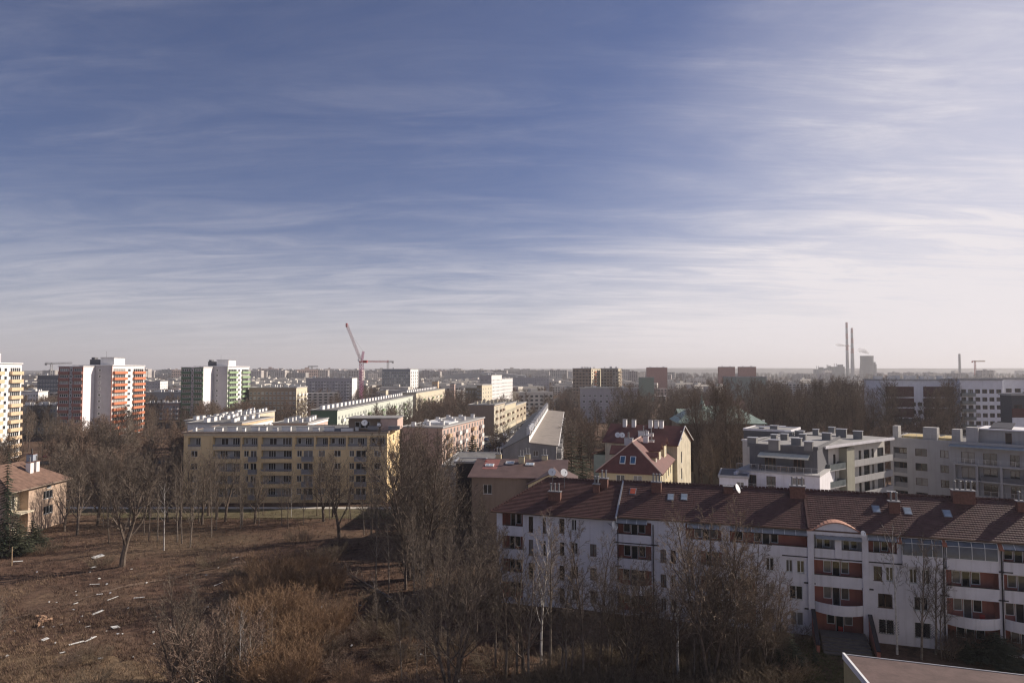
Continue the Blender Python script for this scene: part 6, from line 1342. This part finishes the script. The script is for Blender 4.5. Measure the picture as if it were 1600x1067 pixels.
# ------------------------------------------------------------------ dry grass and weeds on the waste ground
def grass(name, n, region, m, hmin, hmax, seed, wd=.02, blades=5, test=None):
    rn = np.random.default_rng(seed); P = []
    while len(P) < n:
        px, py = rn.uniform(region[0], region[1]), rn.uniform(region[2], region[3]); p = at_z(px, py)
        if test is None or test(p[0], p[1], px, py): P.append(p)
    V, F = [], []
    for (x, y, _) in P:
        z = gz(x, y)-.02; h0 = rn.uniform(hmin, hmax)
        for k in range(blades):
            a = rn.uniform(0, 6.283); l = h0*rn.uniform(.5, 1.1); o = l*rn.uniform(.2, .9); bx, by = x+rn.uniform(-.25, .25), y+rn.uniform(-.25, .25); w_ = wd*rn.uniform(.7, 1.5); ca, sa = math.cos(a), math.sin(a); n0 = len(V)
            V += [(bx-sa*w_, by+ca*w_, z), (bx+sa*w_, by-ca*w_, z), (bx+ca*o, by+sa*o, z+l)]; F.append((n0, n0+1, n0+2))
    tag(link(name, np_mesh(name, V, F, m)), kind='stuff')
DRY = barkmat('dry_grass', (.155, .104, .068), (.255, .178, .118)); DRYD = barkmat('dead_weeds', (.084, .052, .040), (.145, .094, .070)); GREENG = barkmat('thin_green_grass', (.075, .085, .032), (.13, .135, .06))
nzf = lambda x, y, s, o=0: mnoise.noise((x*s, y*s, o))
clear = lambda x, y, px, py: free(x, y, .3)
grass('dead_weeds', 17000, (-60, 1250, 800, 1120), DRYD, .25, .8, 1, .022, 5, lambda x, y, px, py: clear(x, y, px, py) and nzf(x, y, .09, 4) > -.25)
grass('dry_grass', 13000, (-60, 1250, 800, 1120), DRY, .2, .6, 2, .018, 5, lambda x, y, px, py: clear(x, y, px, py) and nzf(x, y, .07, 9) > .05)
grass('dry_grass', 2500, (-60, 330, 1010, 1110), DRY, .15, .45, 5, .02, 6)
grass('grass', 5000, (1170, 1330, 1000, 1110), GREENG, .1, .3, 3, .02, 6, clear)
grass('grass', 3500, (150, 720, 793, 812), GREENG, .12, .3, 4, .025, 5)

# ------------------------------------------------------------------ litter on the waste ground
random.seed(8)
LITW = mat('white_litter', (.60, .59, .56), .7, .3, 4); LITG = mat('grey_litter', (.36, .36, .37), .7, .2, 3); LITO = mat('rubble_orange', (.40, .25, .16), .9, .3, 3); LITR = mat('red_litter', (.40, .06, .05), .6, .1)
def board(px, py, l, w_, rz, label, m=LITW, tilt=8, name='discarded_board', cat='board', th=.05, group=None):
    l *= .82; w_ *= .82; p = at_z(px, py); b = MB(); k = .12*l*random.uniform(-1, 1)
    b.prism([(-l/2, -w_/2), (l/2, -w_/2+k*.3), (l/2-abs(k)*.3, w_/2), (-l/2+k*.2, w_/2*.9)], 0, [th, th*1.2, th, th*.9]); o = b.build(name, m, None, (p[0], p[1], gz(p[0], p[1])+.12)); o.rotation_euler = (R(random.uniform(2, tilt)), R(random.uniform(-tilt, tilt)), math.atan2(math.sin(R(rz)), math.cos(R(rz))*.30)); return tag(o, label, cat, group)
for a in ((153, 871, 2.0, 1.2, 25, 'large crumpled white sheet left of the lone forked tree'), (146, 886, .9, .6, 10, 'small white sheet just below the large crumpled sheet'), (148, 914, 1.6, .28, 4, 'white lath nearly parallel to the picture edge, below the forked tree'), (155, 930, .9, .35, 5, 'short white block on the bare earth'), (152, 958, 1.7, .38, 28, 'thick white beam lying slantwise on the bare earth'), (176, 936, 1.8, .14, 32, 'thin white stick right of the short white block'),
          (217, 935, 1.6, .25, 3, 'pale lath right of the thin stick'), (180, 979, 1.0, .9, 20, 'square white panel in the middle of the left waste ground'), (141, 1001, 1.8, .22, 55, 'white lath standing slantwise below the square panel'), (119, 1008, 1.9, .3, 25, 'white tapered plank left of the slanting lath'), (137, 980, .8, .12, 35, 'pair of thin white sticks left of the square panel'), (95, 979, .7, .25, -45, 'bent white strip near the rubble heap'), (70, 1002, .8, .6, 30, 'folded white scrap on a dark twig heap'), (341, 914, 2.6, .13, 60, 'long thin pale pole right of the bare earth'), (368, 874, 1.4, .12, 15, 'thin pale stick before the dry grass rise'), (28, 877, 1.6, .5, 10, 'white heap beside the wooden post on the left'), (97, 1025, .6, .2, 20, 'small white lath on the edge of the dry lawn'), (157, 1030, .6, .35, 10, 'white scrap on the upper edge of the dry lawn'), (118, 942, .0+.7, .2, 40, 'short pale scrap among dry stems')):
    board(*a)
for px, py, lb in ((392, 1062, 'crumpled pale sheet at the bottom edge below the thicket'), (715, 1061, 'white bag at the bottom edge by the dark stems'), (455, 993, 'small white bag caught in the thicket')): board(px, py, .7, .5, 30, lb, LITW if px != 392 else LITG, 30, 'plastic_bag', 'bag', .25)
for i in range(64):
    px = random.uniform(0, 330) if i < 46 else random.uniform(330, 720); py = random.uniform(868, 1035); s_ = random.uniform(.18, .42); board(px, py, s_, s_*random.uniform(.4, .9), random.uniform(0, 180), 'small white scrap of litter on the waste ground', LITW if random.random() < .75 else LITG, 25, 'litter_scrap', 'litter', .06, 'litter scraps on the waste ground')
for i in range(14):
    px, py = random.gauss(67, 5), random.gauss(972, 4); board(px, py, .4, .3, random.uniform(0, 180), 'orange rubble lump in the small heap on the left', LITO, 25, 'rubble_lump', 'rubble', .25, 'orange rubble heap')
p = at_z(18, 882); b = MB(); b.tube((0, 0, -.2), (0, 0, 2.9), .09, .07, 6); tag(b.build('post', barkmat('weathered_post', (.25, .18, .11), (.35, .26, .17)), None, (p[0], p[1], gz(*p[:2]))), 'weathered wooden post at the left edge of the waste ground', 'post')
# litter bin on the path, lamp posts
p = at_z(272, 792); o = empty('litter_bin', (p[0], p[1]-1.2, .08), 0, 'black litter bin beside the footpath', 'bin'); b = MB(); b.lathe([(.28, 0), (.36, .9), (.40, .95), (.40, 1.0)], 10); b.build('body', PIPE, o); b = MB(); b.lathe([(.4, 1.003), (.2, 1.12), (.02, 1.14)], 10); b.build('lid', PIPE, o)
def lamp_post(x, y, label, h=8, rz=0, z=0):
    o = empty('street_lamp', (x, y, z), rz, label, 'street lamp', 'street lamps'); b = MB(); b.tube((0, 0, -.2), (0, 0, h), .09, .06, 6); b.build('pole', METAL, o); b = MB(); b.tube((0, 0, h-.03), (1.4, 0, h+.25), .045, .04, 5); b.build('arm', METAL, o); b = MB(); b.box(1.3, 2.0, -.14, .14, h+.2, h+.32); b.build('lamp_head', STEEL, o)
p = at_z(157, 735); lamp_post(p[0], p[1], 'street lamp in the yard left of the yellow block'); 
for y in (230, 275, 330, 390): lamp_post(street_x(y)+5.4, y, 'street lamp along the tenement street', 8, math.pi)
# ------------------------------------------------------------------ cars
TYRE = mat('tyre_rubber', (.02, .02, .02), .8); CARG = glass('car_glass', (.02, .023, .027), .05); LAMPM = mat('headlamp', (.7, .7, .68), .2, .05); TAIL = mat('tail_lamp', (.35, .02, .02), .3)
def car_proto(name, paint, loc, rz, label, group, van=False):
    o = empty(name, loc, rz, label, 'car' if not van else 'van', group); L_, Wd, h = (4.3, 1.76, 1.48) if not van else (4.9, 1.95, 2.1)
    prof = [(-L_/2, .32), (-L_/2+.05, .78), (-L_/2+.1, .92), (-.95, .98), (.0, h-.06) if van else (-.25, h-.04), (L_*.26, h), (L_/2-.35 if not van else L_/2-.1, h*.7), (L_/2-.05, .95), (L_/2, .6), (L_/2-.03, .3)]
    b = MB(); n = len(prof)
    def wy(z): return Wd/2*(1.0 if z < .98 else 1-.18*(z-.98)/(h-.98+.01))
    for i in range(n):
        (xa, za), (xb, zb) = prof[i], prof[(i+1) % n]; b.quad((xa, -wy(za), za), (xa, wy(za), za), (xb, wy(zb), zb), (xb, -wy(zb), zb))
    b.poly([(x, -wy(z), z) for x, z in prof][::-1]); b.poly([(x, wy(z), z) for x, z in prof]); b.build('body', paint, o)
    g = MB(); e = .012
    for sy in (-1, 1):
        q_ = [(-.75, .99), (-.2, h-.1), (L_*.25, h-.08), (L_*.38, 1.0)]; pts = [(x, sy*(wy(z)+e), z) for x, z in q_]; g.poly(pts if sy > 0 else pts[::-1])
    g.quad((-.92, -.72, 1.02), (-.30, -.66, h-.09), (-.30, .66, h-.09), (-.92, .72, 1.02)); g.quad((L_*.28, -.64, h-.05), (L_/2-.36, -.68, h*.75), (L_/2-.36, .68, h*.75), (L_*.28, .64, h-.05)); g.build('glazing', CARG, o)
    wh = MB(); wh.tube((0, -.1, 0), (0, .1, 0), .31, .31, 10); wm = wh.mesh('wheel', [TYRE]); 
    for sx in (-1.32, 1.32):
        for sy in (-1, 1): link('wheel', wm, o, (sx, sy*(Wd/2-.06), .31))
    for sy in (-.6, .6): l = MB(); l.box(-L_/2-.01, -L_/2+.12, sy-.18, sy+.18, .66, .8); l.build('headlight', LAMPM, o); l = MB(); l.box(L_/2-.12, L_/2+.005, sy-.15, sy+.15, .75, .92); l.build('tail_light', TAIL, o)
    return o
PAINT = [('dark grey', (.06, .062, .068)), ('black', (.018, .018, .02)), ('silver', (.42, .43, .44)), ('white', (.70, .70, .70)), ('dark blue', (.03, .05, .12)), ('dark red', (.22, .03, .03))]
PM = {n: mat(n.replace(' ', '_')+'_car_paint', c, .3, .03, spec=.6) for n, c in PAINT}
protos = {}
random.seed(14)
def park(x, y, rz, cn, where, grp):
    lab = cn+' car parked '+where
    if cn not in protos: protos[cn] = car_proto('parked_car', PM[cn], (x, y, .035), rz, lab, grp); return
    c = copy_tree(protos[cn]); c.location = (x, y, .035); c.rotation_euler = (0, 0, rz); c['label'] = lab; c['group'] = grp
g_ = 'cars parked along the tenement street'
for i in range(26):
    y = 296+i*11.5+random.uniform(-1.5, 1.5); sd_ = 1 if i % 2 else -1; park(street_x(y)+sd_*3.1, y, R(90-7.3), random.choice(['dark grey', 'black', 'silver', 'dark grey', 'white', 'dark blue', 'silver']), 'along the street beside the tenements', g_)
for i, (px, py, cn) in enumerate(((775, 688, 'white'), (789, 681, 'silver'), (779, 697, 'dark grey'), (766, 700, 'black'), (770, 712, 'dark grey'), (783, 706, 'dark blue'))):
    p = at_z(px, py); park(p[0], p[1], R(70+i*17), cn, 'in the yard before the grey block and cream tenement', 'cars in the yard at the street corner')
for i, (px, py, cn) in enumerate(((78, 716, 'dark red'), (90, 719, 'black'), (114, 718, 'silver'), (128, 717, 'white'), (136, 719, 'dark blue'), (146, 718, 'dark grey'))):
    p = at_z(px, py); park(p[0], p[1], R(5+i*4), cn, 'behind the peach house below the orange tower', 'cars parked below the orange tower')
# ------------------------------------------------------------------ cranes
PURP = mat('purple_crane_paint', (.42, .16, .26), .6, .1); REDC = mat('red_crane_paint', (.45, .06, .05), .6, .1); CRG = mat('grey_crane_paint', (.35, .34, .34), .6, .1)
def lattice(b, p, q_, w_, bays, r=.12):
    p, q_ = Vector(p), Vector(q_); d = (q_-p).normalized(); u = d.orthogonal().normalized(); v = d.cross(u); c = [(1, 1), (-1, 1), (-1, -1), (1, -1)]
    def P(f, k): return p.lerp(q_, f)+(u*c[k][0]+v*c[k][1])*w_/2
    for k in range(4):
        b.tube(P(0, k), P(1, k), r, None, 4)
        for i in range(bays): b.tube(P(i/bays, k), P((i+1)/bays, (k+1) % 4), r*.7, None, 3); b.tube(P(i/bays, k), P(i/bays, (k+1) % 4), r*.6, None, 3)
Yk2 = 520; c0 = at_y(564.5, 580, Yk2); zt2_ = lambda py: 30-(py-580)/FPX*Yk2
o = empty('luffing_crane', (c0[0], Yk2, 0), 0, 'tall purple and white luffing crane with raised jib', 'crane')
b = MB(); lattice(b, (0, 0, -.3), (0, 0, zt2_(566)), 2.2, 16, .18); b.build('mast', PURP, o)
b = MB(); j0 = (0, 0, zt2_(562)); tx = (541-564.5)/FPX*Yk2; lattice(b, (-.8, 0, j0[2]), (tx, 0, zt2_(507)), 1.4, 22, .13); b.build('jib', mat('pale_pink_crane_paint', (.52, .42, .44), .6, .1), o)
b = MB(); b.box(tx-.7, tx+.5, -.6, .6, zt2_(511), zt2_(505)); b.build('jib_head', REDC, o)
b = MB(); lattice(b, (.3, 0, zt2_(564)), (1.4, 0, zt2_(549)), 1.2, 5, .14); b.build('tower_head', PURP, o); b = MB(); b.box(-1.5, 2.6, -1.4, 1.4, zt2_(566), zt2_(564)); b.box(1.6, 4.4, -1.2, 1.2, zt2_(567), zt2_(563)); b.build('slewing_deck', REDC, o)
b = MB(); b.box(-2.6, -1.51, -1.0, .6, zt2_(565), zt2_(561)); b.build('cab', WHITEP, o)
b = MB(); b.tube((1.4, 0, zt2_(549)), (tx*.75, 0, zt2_(521)), .06, None, 3); b.tube((tx, 0, zt2_(508)), (tx, 0, zt2_(515)), .05, None, 3); b.build('cable', STEEL, o)
def tower_crane(px, py, Yc_, lj, lc, label, ctop, m=CRG, mm=CRG):
    c = at_y(px, 580, Yc_); z = 30-(py-580)/FPX*Yc_; k = Yc_/FPX; o = empty('tower_crane', (c[0], Yc_, 0), 0, label, 'crane'); r = max(.14, .22*k)
    b = MB(); lattice(b, (0, 0, -.3), (0, 0, z), 2.0*max(1, k), 14, r); b.build('mast', m, o); b = MB(); lattice(b, (0, 0, z+.8), (lj*k, 0, z+1.2), 1.4*max(1, k*.8), 16, r*.8); b.build('jib', mm, o)
    b = MB(); lattice(b, (0, 0, z+.8), (lc*k, 0, z+1.0), 1.4*max(1, k*.8), 5, r*.8); b.box(min(lc*k, lc*k*.7), max(lc*k, lc*k*.7), -.8*k, .8*k, z-1.6*k, z+1.2, 0); b.build('counter_jib', m, o); b = MB(); lattice(b, (0, 0, z), (0, 0, z+ctop*k), 1.0*max(1, k), 3, r*.8); b.build('tower_head', mm, o)
    b = MB(); b.tube((0, 0, z+ctop*k), (lj*k*.7, 0, z+1.8), r*.4, None, 3); b.tube((0, 0, z+ctop*k), (lc*k*.9, 0, z+1.8), r*.4, None, 3); b.build('cable', STEEL, o)
tower_crane(606, 566, 900, -36, 9, 'red tower crane above the dark modern office tower', 3, CRG, REDC); tower_crane(80, 569, 750, 32, -10, 'grey tower crane left of the orange tower', 2.5); tower_crane(1524, 565, 1900, 16, -5, 'distant tower crane near the right edge', 1.5, REDC, mat('ochre_crane_paint', (.45, .28, .10), .6)); tower_crane(487, 573, 1900, 10, -6, 'faint thin crane on the skyline left of the purple crane', 1.5)
# ------------------------------------------------------------------ power station
YP = 2900.0; kP = YP/FPX; STK = mat('stack_concrete', (.32, .31, .30), .9, .15, .02); REDB = mat('stack_red_band', (.34, .14, .12), .9, .1)
def stack(px, top, r0, r1, label, Yd=YP, bands=True):
    k = Yd/FPX; c = at_y(px, 580, Yd); h = 30-(top-580)*k; o = empty('chimney_stack', (c[0], Yd, 0), 0, label, 'chimney stack'); n = 10
    for i in range(n):
        a, c_ = i/n, (i+1)/n; b = MB(); b.lathe([(r0+(r1-r0)*a, h*a-(.5 if i == 0 else 0)), (r0+(r1-r0)*c_, h*c_-.02)], 14); b.build('shaft_ring', REDB if bands and i in (5, 7, 9) else STK, o)
stack(1324.5, 503.5, 7.2, 4.2, 'taller of the two banded power station stacks'); stack(1332.5, 512.5, 8.5, 4.2, 'shorter of the two banded power station stacks', YP-60); stack(1500, 553, 4.2, 3.4, 'lone pale stack on the right of the skyline', 2300, False)
c = at_y(1355, 580, YP); o = empty('cooling_tower', (c[0], YP, 0), 0, 'squat dark cooling tower beside the stacks', 'cooling tower'); hC = 30+(580-556)*kP; b = MB(); b.lathe([(31, 0), (29, hC*.3), (26.5, hC*.6), (25.5, hC*.8), (26.5, hC)], 24); b.build('shell', mat('dark_concrete', (.08, .08, .095), .9, .15, .02), o); b = MB(); b.lathe([(34.5, -.5), (34.5, 6), (33.2, 9)], 24); b.build('base_ring', STK, o)
def plume(px, py, Yd, r, dx, dz, n, label):
    c = at_y(px, py, Yd); rn = random.Random(label); V = []; b = MB()
    me = bpy.data.meshes.new('steam_plume'); import bmesh as bm_; bm = bm_.new()
    for i in range(n):
        f = i/n; s_ = r*(.45+.8*f)*rn.uniform(.7, 1.2); k = bm_.ops.create_icosphere(bm, subdivisions=2, radius=1)['verts']
        for v in k:
            w_ = 1+.35*mnoise.noise(v.co*1.7+Vector((i, 0, 0))); v.co = Vector((v.co.x*s_*1.7*w_+dx*f+rn.uniform(-.01, .01), v.co.y*s_*w_, v.co.z*s_*.8*w_+dz*f+rn.uniform(-.2, .2)*r*.0))
    bm.to_mesh(me); bm.free(); m = bpy.data.materials.get('steam')
    if not m:
        m = bpy.data.materials.new('steam'); m.use_nodes = True; nt = m.node_tree; bs = nt.nodes['Principled BSDF']; bs.inputs['Base Color'].default_value = (.9, .9, .9, 1); bs.inputs['Roughness'].default_value = 1; bs.inputs['Specular IOR Level'].default_value = 0
        lw = nt.nodes.new('ShaderNodeLayerWeight'); lw.inputs[0].default_value = .4; mr = nt.nodes.new('ShaderNodeMapRange'); mr.inputs[1].default_value = 0; mr.inputs[2].default_value = 1; mr.inputs[3].default_value = .45; mr.inputs[4].default_value = 0; nt.links.new(lw.outputs[1], mr.inputs[0]); tl = nt.nodes.new('ShaderNodeBsdfTranslucent'); tl.inputs[0].default_value = (.95, .95, .95, 1); df = nt.nodes.new('ShaderNodeBsdfDiffuse'); df.inputs[0].default_value = (.95, .95, .95, 1); tr = nt.nodes.new('ShaderNodeBsdfTransparent'); m1 = nt.nodes.new('ShaderNodeMixShader'); m2 = nt.nodes.new('ShaderNodeMixShader')
        nt.links.new(df.outputs[0], m1.inputs[1]); nt.links.new(tl.outputs[0], m1.inputs[2]); nt.links.new(mr.outputs[0], m2.inputs[0]); nt.links.new(tr.outputs[0], m2.inputs[1]); nt.links.new(m1.outputs[0], m2.inputs[2]); nt.links.new(m2.outputs[0], nt.nodes['Material Output'].inputs[0])
    me.materials.append(m); me.polygons.foreach_set('use_smooth', np.ones(len(me.polygons), dtype=bool)); o = link('steam_plume', me, None, c); tag(o, label, 'steam', kind='stuff')
plume(1330, 541, YP+40, 7, -62, 8, 9, 'thin white steam trail drifting left behind the stacks'); plume(1356, 552, YP, 11, -28, 16, 6, 'white steam rising from the cooling tower')
for px, w_, h, lab in ((1282, 14, 577, 'dark boiler house left of the stacks'), (1311, 18, 573, 'dark stepped turbine hall beside the stacks'), (1296, 8, 575, 'thin stacked plant building between boiler house and turbine hall'), (1366, 8, 569, 'low building at the foot of the cooling tower')):
    hh = 30-(h-580)*kP; a = at_y(px-w_/2, 580, YP-20); o = empty('plant_building', (a[0], YP-20, 0), 0, lab, 'industrial building'); b = MB(); b.box(0, w_*kP, 0, 25, -.5, hh); b.build('hall', Jg, o); b = MB(); b.box(w_*kP*.55, w_*kP*.9, 3, 20, hh-.2, hh+9); b.build('upper_hall', Jg, o); b = MB(); [b.tube((w_*kP*t, 5, hh-.5), (w_*kP*t, 5, hh+14), 1.2, None, 6) for t in (.15, .35)]; b.build('flue', STK, o)
# ------------------------------------------------------------------ far city: many small blocks
random.seed(77)
def far_meshes():
    out = []
    for i, (wd, dp, h, colr) in enumerate(((38, 12, 30, (.50, .46, .42)), (22, 16, 34, (.55, .50, .46)), (60, 12, 18, (.46, .43, .40)), (28, 14, 14, (.58, .54, .48)), (16, 16, 36, (.40, .35, .33)), (46, 12, 16, (.50, .38, .33)), (24, 18, 9, (.34, .30, .28)))):
        b = MB(); b.box(0, wd, 0, dp, -.5, h, 0, 2); b.box(wd*.4, wd*.6, dp*.3, dp*.7, h-.1, h+2.2, 0)
        n = int(h/2.9)
        for k in range(n):
            z = 1.4+k*2.9
            for j in range(int(wd/4)): b.quad((1+j*4, -.03, z), (3.2+j*4, -.03, z), (3.2+j*4, -.03, z+1.4), (1+j*4, -.03, z+1.4), 1)
            for j in range(int(dp/4)): b.quad((wd+.03, 1+j*4, z), (wd+.03, 2.8+j*4, z), (wd+.03, 2.8+j*4, z+1.4), (wd+.03, 1+j*4, z+1.4), 1)
        out.append((b.mesh('distant_block', [wall('distant_render_%s' % 'abcdefg'[i], colr, .2), FARPANE, ROOFL]), wd, dp, h))
    return out
FARB = far_meshes()
def farblock(i, x, y, s_, rz, lab, grp, cat=AB):
    me, wd, dp, h = FARB[i]; o = link('distant_block', me, None, (x, y, 0), rz); o.scale = (1, 1, s_); tag(o, lab, cat, grp)
for i in range(175):                                           # estates along the skyline
    px = random.triangular(150, 960, 420) if i < 145 else random.uniform(560, 1560); y = random.uniform(1500, 3600); x = ratio(px)*y; k = random.choice((0, 0, 1, 1, 2, 4, 5)); hh = FARB[k][3]
    want = (30+random.uniform(-4, 4.0)*y/FPX) if px < 900 else (30-random.uniform(1, 6)*y/FPX)
    zn = ('behind the towers on the left' if px < 400 else 'in the middle behind the cranes' if px < 700 else 'right of the white stepped block' if px < 1000 else 'near the power station'); farblock(k, x, y, max(10, want)/hh, R(random.uniform(-20, 30)), 'small pale apartment block on the skyline '+zn, 'skyline blocks '+zn)
for i in range(120):                                           # low houses and halls among the trees
    y = random.uniform(480, 1500); px = random.uniform(20, 1580) if i < 45 else random.uniform(20, 1000); x = ratio(px)*y
    if not free(x, y, 14): continue
    k = random.choice((2, 3, 3, 3, 5, 6, 6)); zn = 'beyond the towers' if px < 400 else 'beyond the yellow block' if px < 690 else 'beyond the tenement street' if px < 960 else 'in the park district'
    FOOT.append((x, y, 1, 0, FARB[k][1], FARB[k][2])); farblock(k, x, y, random.uniform(.7, 1.1) if k in (3, 6) else random.uniform(.6, .95), R(random.uniform(-15, 30)), 'low pale building among bare trees '+zn, 'low buildings '+zn, 'building')
for (px, top, y, k, lab) in ((400, 579, 1500, 1, 'first of two pale tower blocks right of the green tower'), (437, 578.5, 1500, 1, 'second of two pale tower blocks right of the green tower'), (262, 577, 2000, 0, 'long pale slab block between the towers on the skyline'), (555, 578, 1100, 1, 'white tower block just left of the purple crane mast'), (990, 580, 1300, 4, 'dark little tower block with pointed roof right of the twin towers')):
    me, wd, dp, h = FARB[k]; x = ratio(px-wd/2*FPX/y)*y; farblock(k, x, y, (30-(top-580)/FPX*y)/h, 0, lab, None, 'tower block')
# stadium-like pale roof and low hills on the horizon
c = at_y(758, 583, 1500); b = MB()
for i in range(12):
    a0, a1 = i/12, (i+1)/12; hh = lambda t: 20+7*math.sin(math.pi*t); b.quad((-90+180*a0, 0, hh(a0)), (-90+180*a1, 0, hh(a1)), (-90+180*a1, 90, hh(a1)), (-90+180*a0, 90, hh(a0)), 0); b.quad((-90+180*a0, 0, -.5), (-90+180*a1, 0, -.5), (-90+180*a1, 0, hh(a1)), (-90+180*a0, 0, hh(a0)), 1)
tag(b.build('arena_hall', [mat('white_membrane', (.66, .66, .66), .5), GREYW], None, (c[0], 1500, 0)), 'wide pale arched hall on the horizon right of the dark office tower', 'hall')
P_ = [[], [], []]
random.seed(91)
def gn_city(name, P, template, seed):
    o = gn_wood(name, P, template, seed, .75, 1.15); g = o.modifiers[0].node_group
    for n in g.nodes:
        if n.bl_idname == 'FunctionNodeRandomValue' and n.inputs['Seed'].default_value == seed+9: n.inputs[2].default_value = -.35; n.inputs[3].default_value = .6
k_ = 0
while k_ < 1500:
    y = 650*(4800/650)**random.random(); px = random.triangular(0, 1050, 450) if random.random() < .85 else random.uniform(0, 1600); x = ratio(px)*y
    if free(x, y, 16): P_[0 if y < 1600 else random.randrange(3)].append((x, y)); k_ += 1
ct = [next(o for o in COL.objects if o.type == 'MESH' and o.data == FARB[m][0]) for m in (3, 2, 0)]
for t_ in ct: t_.scale = (1, 1, 1)
for m in range(3): gn_city('distant_city', P_[m], ct[m], 60+m)
hv, hf = [], []
nh = 160
for i in range(nh+1):
    t = i/nh; x = -13000+26000*t; h = 52+40*mnoise.noise((t*6, 1, 0))+22*mnoise.noise((t*19, 4, 0))+ (26 if t > .5 else 0); 
    hv += [(x, 9500, -2), (x, 10400, max(8, h)), (x, 12500, -2)]
for i in range(nh): a = i*3; hf += [(a, a+3, a+4, a+1), (a+1, a+4, a+5, a+2)]
hm = bpy.data.meshes.new('hills'); hm.from_pydata(hv, [], hf); hm.materials.append(mat('wooded_hills', (.07, .062, .05), .95, .3, .004)); hm.update(); tag(link('hills', hm), kind='structure')
hv, hf = [], []
for i in range(201):
    t = i/200; x = -6500+13000*t; rgt = min(1, max(0, (x+300)/1500)); h = 30+(.8+3.6*rgt)*5200/FPX+9*mnoise.noise((t*9, 2, 0))+5*mnoise.noise((t*40, 6, 0)); hv += [(x, 4300, -2), (x, 5200, h), (x, 7200, -2)]
for i in range(200): a = i*3; hf += [(a, a+3, a+4, a+1), (a+1, a+4, a+5, a+2)]
hm = bpy.data.meshes.new('hills'); hm.from_pydata(hv, [], hf); hm.materials.append(mat('wooded_ridge', (.075, .062, .052), .95, .45, .012)); hm.update(); tag(link('hills', hm), kind='structure')
# ------------------------------------------------------------------ haze
HAZE = 1.25e-4
b = MB(); b.box(-17500, 17500, -1200, 23500, -4, 330); hz_m = bpy.data.materials.new('haze_air'); hz_m.use_nodes = True; nt = hz_m.node_tree; nt.nodes.clear(); o_ = nt.nodes.new('ShaderNodeOutputMaterial'); pv = nt.nodes.new('ShaderNodeVolumePrincipled')
pv.inputs['Color'].default_value = (.93, .92, .95, 1); pv.inputs['Density'].default_value = HAZE; pv.inputs['Anisotropy'].default_value = .2; nt.links.new(pv.outputs[0], o_.inputs['Volume'])
tag(b.build('haze', hz_m), kind='stuff')

# ------------------------------------------------------------------ labels: say by the nearest landmark which one of the look-alikes it is
def to_px(o):
    x, y, z = o.location; return 800+x/y*FPX, HZ+(CAM_Z-z)/y*FPX
NEARL = [('the lone forked tree', 190, 886), ('the square white panel', 180, 979), ('the orange rubble heap', 67, 972), ('the long thin pale pole', 341, 914), ('the thick dark trunk at the bottom', 268, 1060), ('the felled grey tree', 570, 915), ('the foot of the tallest middle tree', 645, 905), ('the dark many stemmed tree', 705, 1060), ('the left corner of the white block', 778, 1000), ('the bright white birch trunk', 846, 1030), ('the left loggias of the white block', 890, 1045), ('the first loggia column', 985, 1030), ('the large many stemmed birch', 1105, 1062), ('the juniper', 1225, 1050), ('the dry lawn at bottom left', 110, 1050), ('the dark tree before the yellow block', 530, 842), ('the wooden post', 18, 882), ('the middle of the bottom edge', 560, 1070), ('the heart of the orange thicket', 450, 990), ('the top of the orange thicket', 450, 905), ('the bottom end of the orange thicket', 440, 1075), ('the garage wall', 715, 860), ('the slender trio', 582, 840)]
FARL = [('the orange tower', -185, 300), ('the green tower', -165, 364), ('the cream tower at the left edge', -160, 221), ('the brown seven storey block', -145, 410), ('the striped block', -150, 640), ('the long pale chimneyed block', -68, 360), ('the pink tenement', -18, 230), ('the cream corner tenement', -8, 330), ('the long grey block', 15, 230), ('the lilac office', 55, 400), ('the brown twin towers', 72, 600), ('the copper roofed church', 53, 180), ('the maroon panel block', 155, 255), ('the white stepped block', -15, 550), ('the dark office tower', -120, 700), ('the pale green hall', 115, 330), ('the grey complex', 60, 140), ('the yellow block', -50, 165), ('the peach house', -90, 135)]
SHORT = (('small distant bare tree', 'small distant bare tree', FARL), ('low pale building', 'low pale building among trees', FARL), ('bare tree in the park', 'bare park tree', FARL), ('bare tree in the garden', 'bare garden tree', FARL), ('bare tree in the yard', 'bare yard tree', FARL), ('bare tree in the dark garden', 'bare tree in the garden strip', FARL), ('dry brown bush', 'dry brown bush', NEARL), ('dry dark bush', 'dry dark bush under the trees', NEARL), ('orange brown willow bush', 'orange brown willow bush', NEARL), ('bare tree in the dark thicket', 'dark thicket tree', NEARL), ('bare tree before the left part', 'bare tree before the white block', NEARL), ('low bare tree before the middle', 'low bare tree before the white block', NEARL), ('slender bare sapling', 'slender bare sapling', NEARL), ('pale thin sapling', 'pale thin sapling', NEARL), ('small white scrap', 'small white litter scrap', NEARL))
def nearest(o, table):
    x, y = (o.location[0], o.location[1]) if table is FARL else to_px(o); return min(table, key=lambda t: (t[1]-x)**2+((t[2]-y)*(1 if table is FARL else 2))**2)[0]
tops = [o for o in COL.objects if o.parent is None and 'label' in o]
for o in tops:
    for start, base_, table in SHORT:
        if o['label'].startswith(start): o['label'] = base_+' nearest '+nearest(o, table); break
same = {}
for o in tops: same.setdefault(o['label'], []).append(o)
for lab, os_ in same.items():
    vis = sorted((o for o in os_ if -5 < to_px(o)[0] < 1605), key=lambda o: to_px(o)[0])
    if 2 <= len(vis) <= 14 and 'car parked' not in lab and len(lab.split()) <= 12:
        for i, o in enumerate(vis): o['label'] = lab+', '+('leftmost' if i == 0 else 'rightmost' if i == len(vis)-1 else words[i]+' from left')
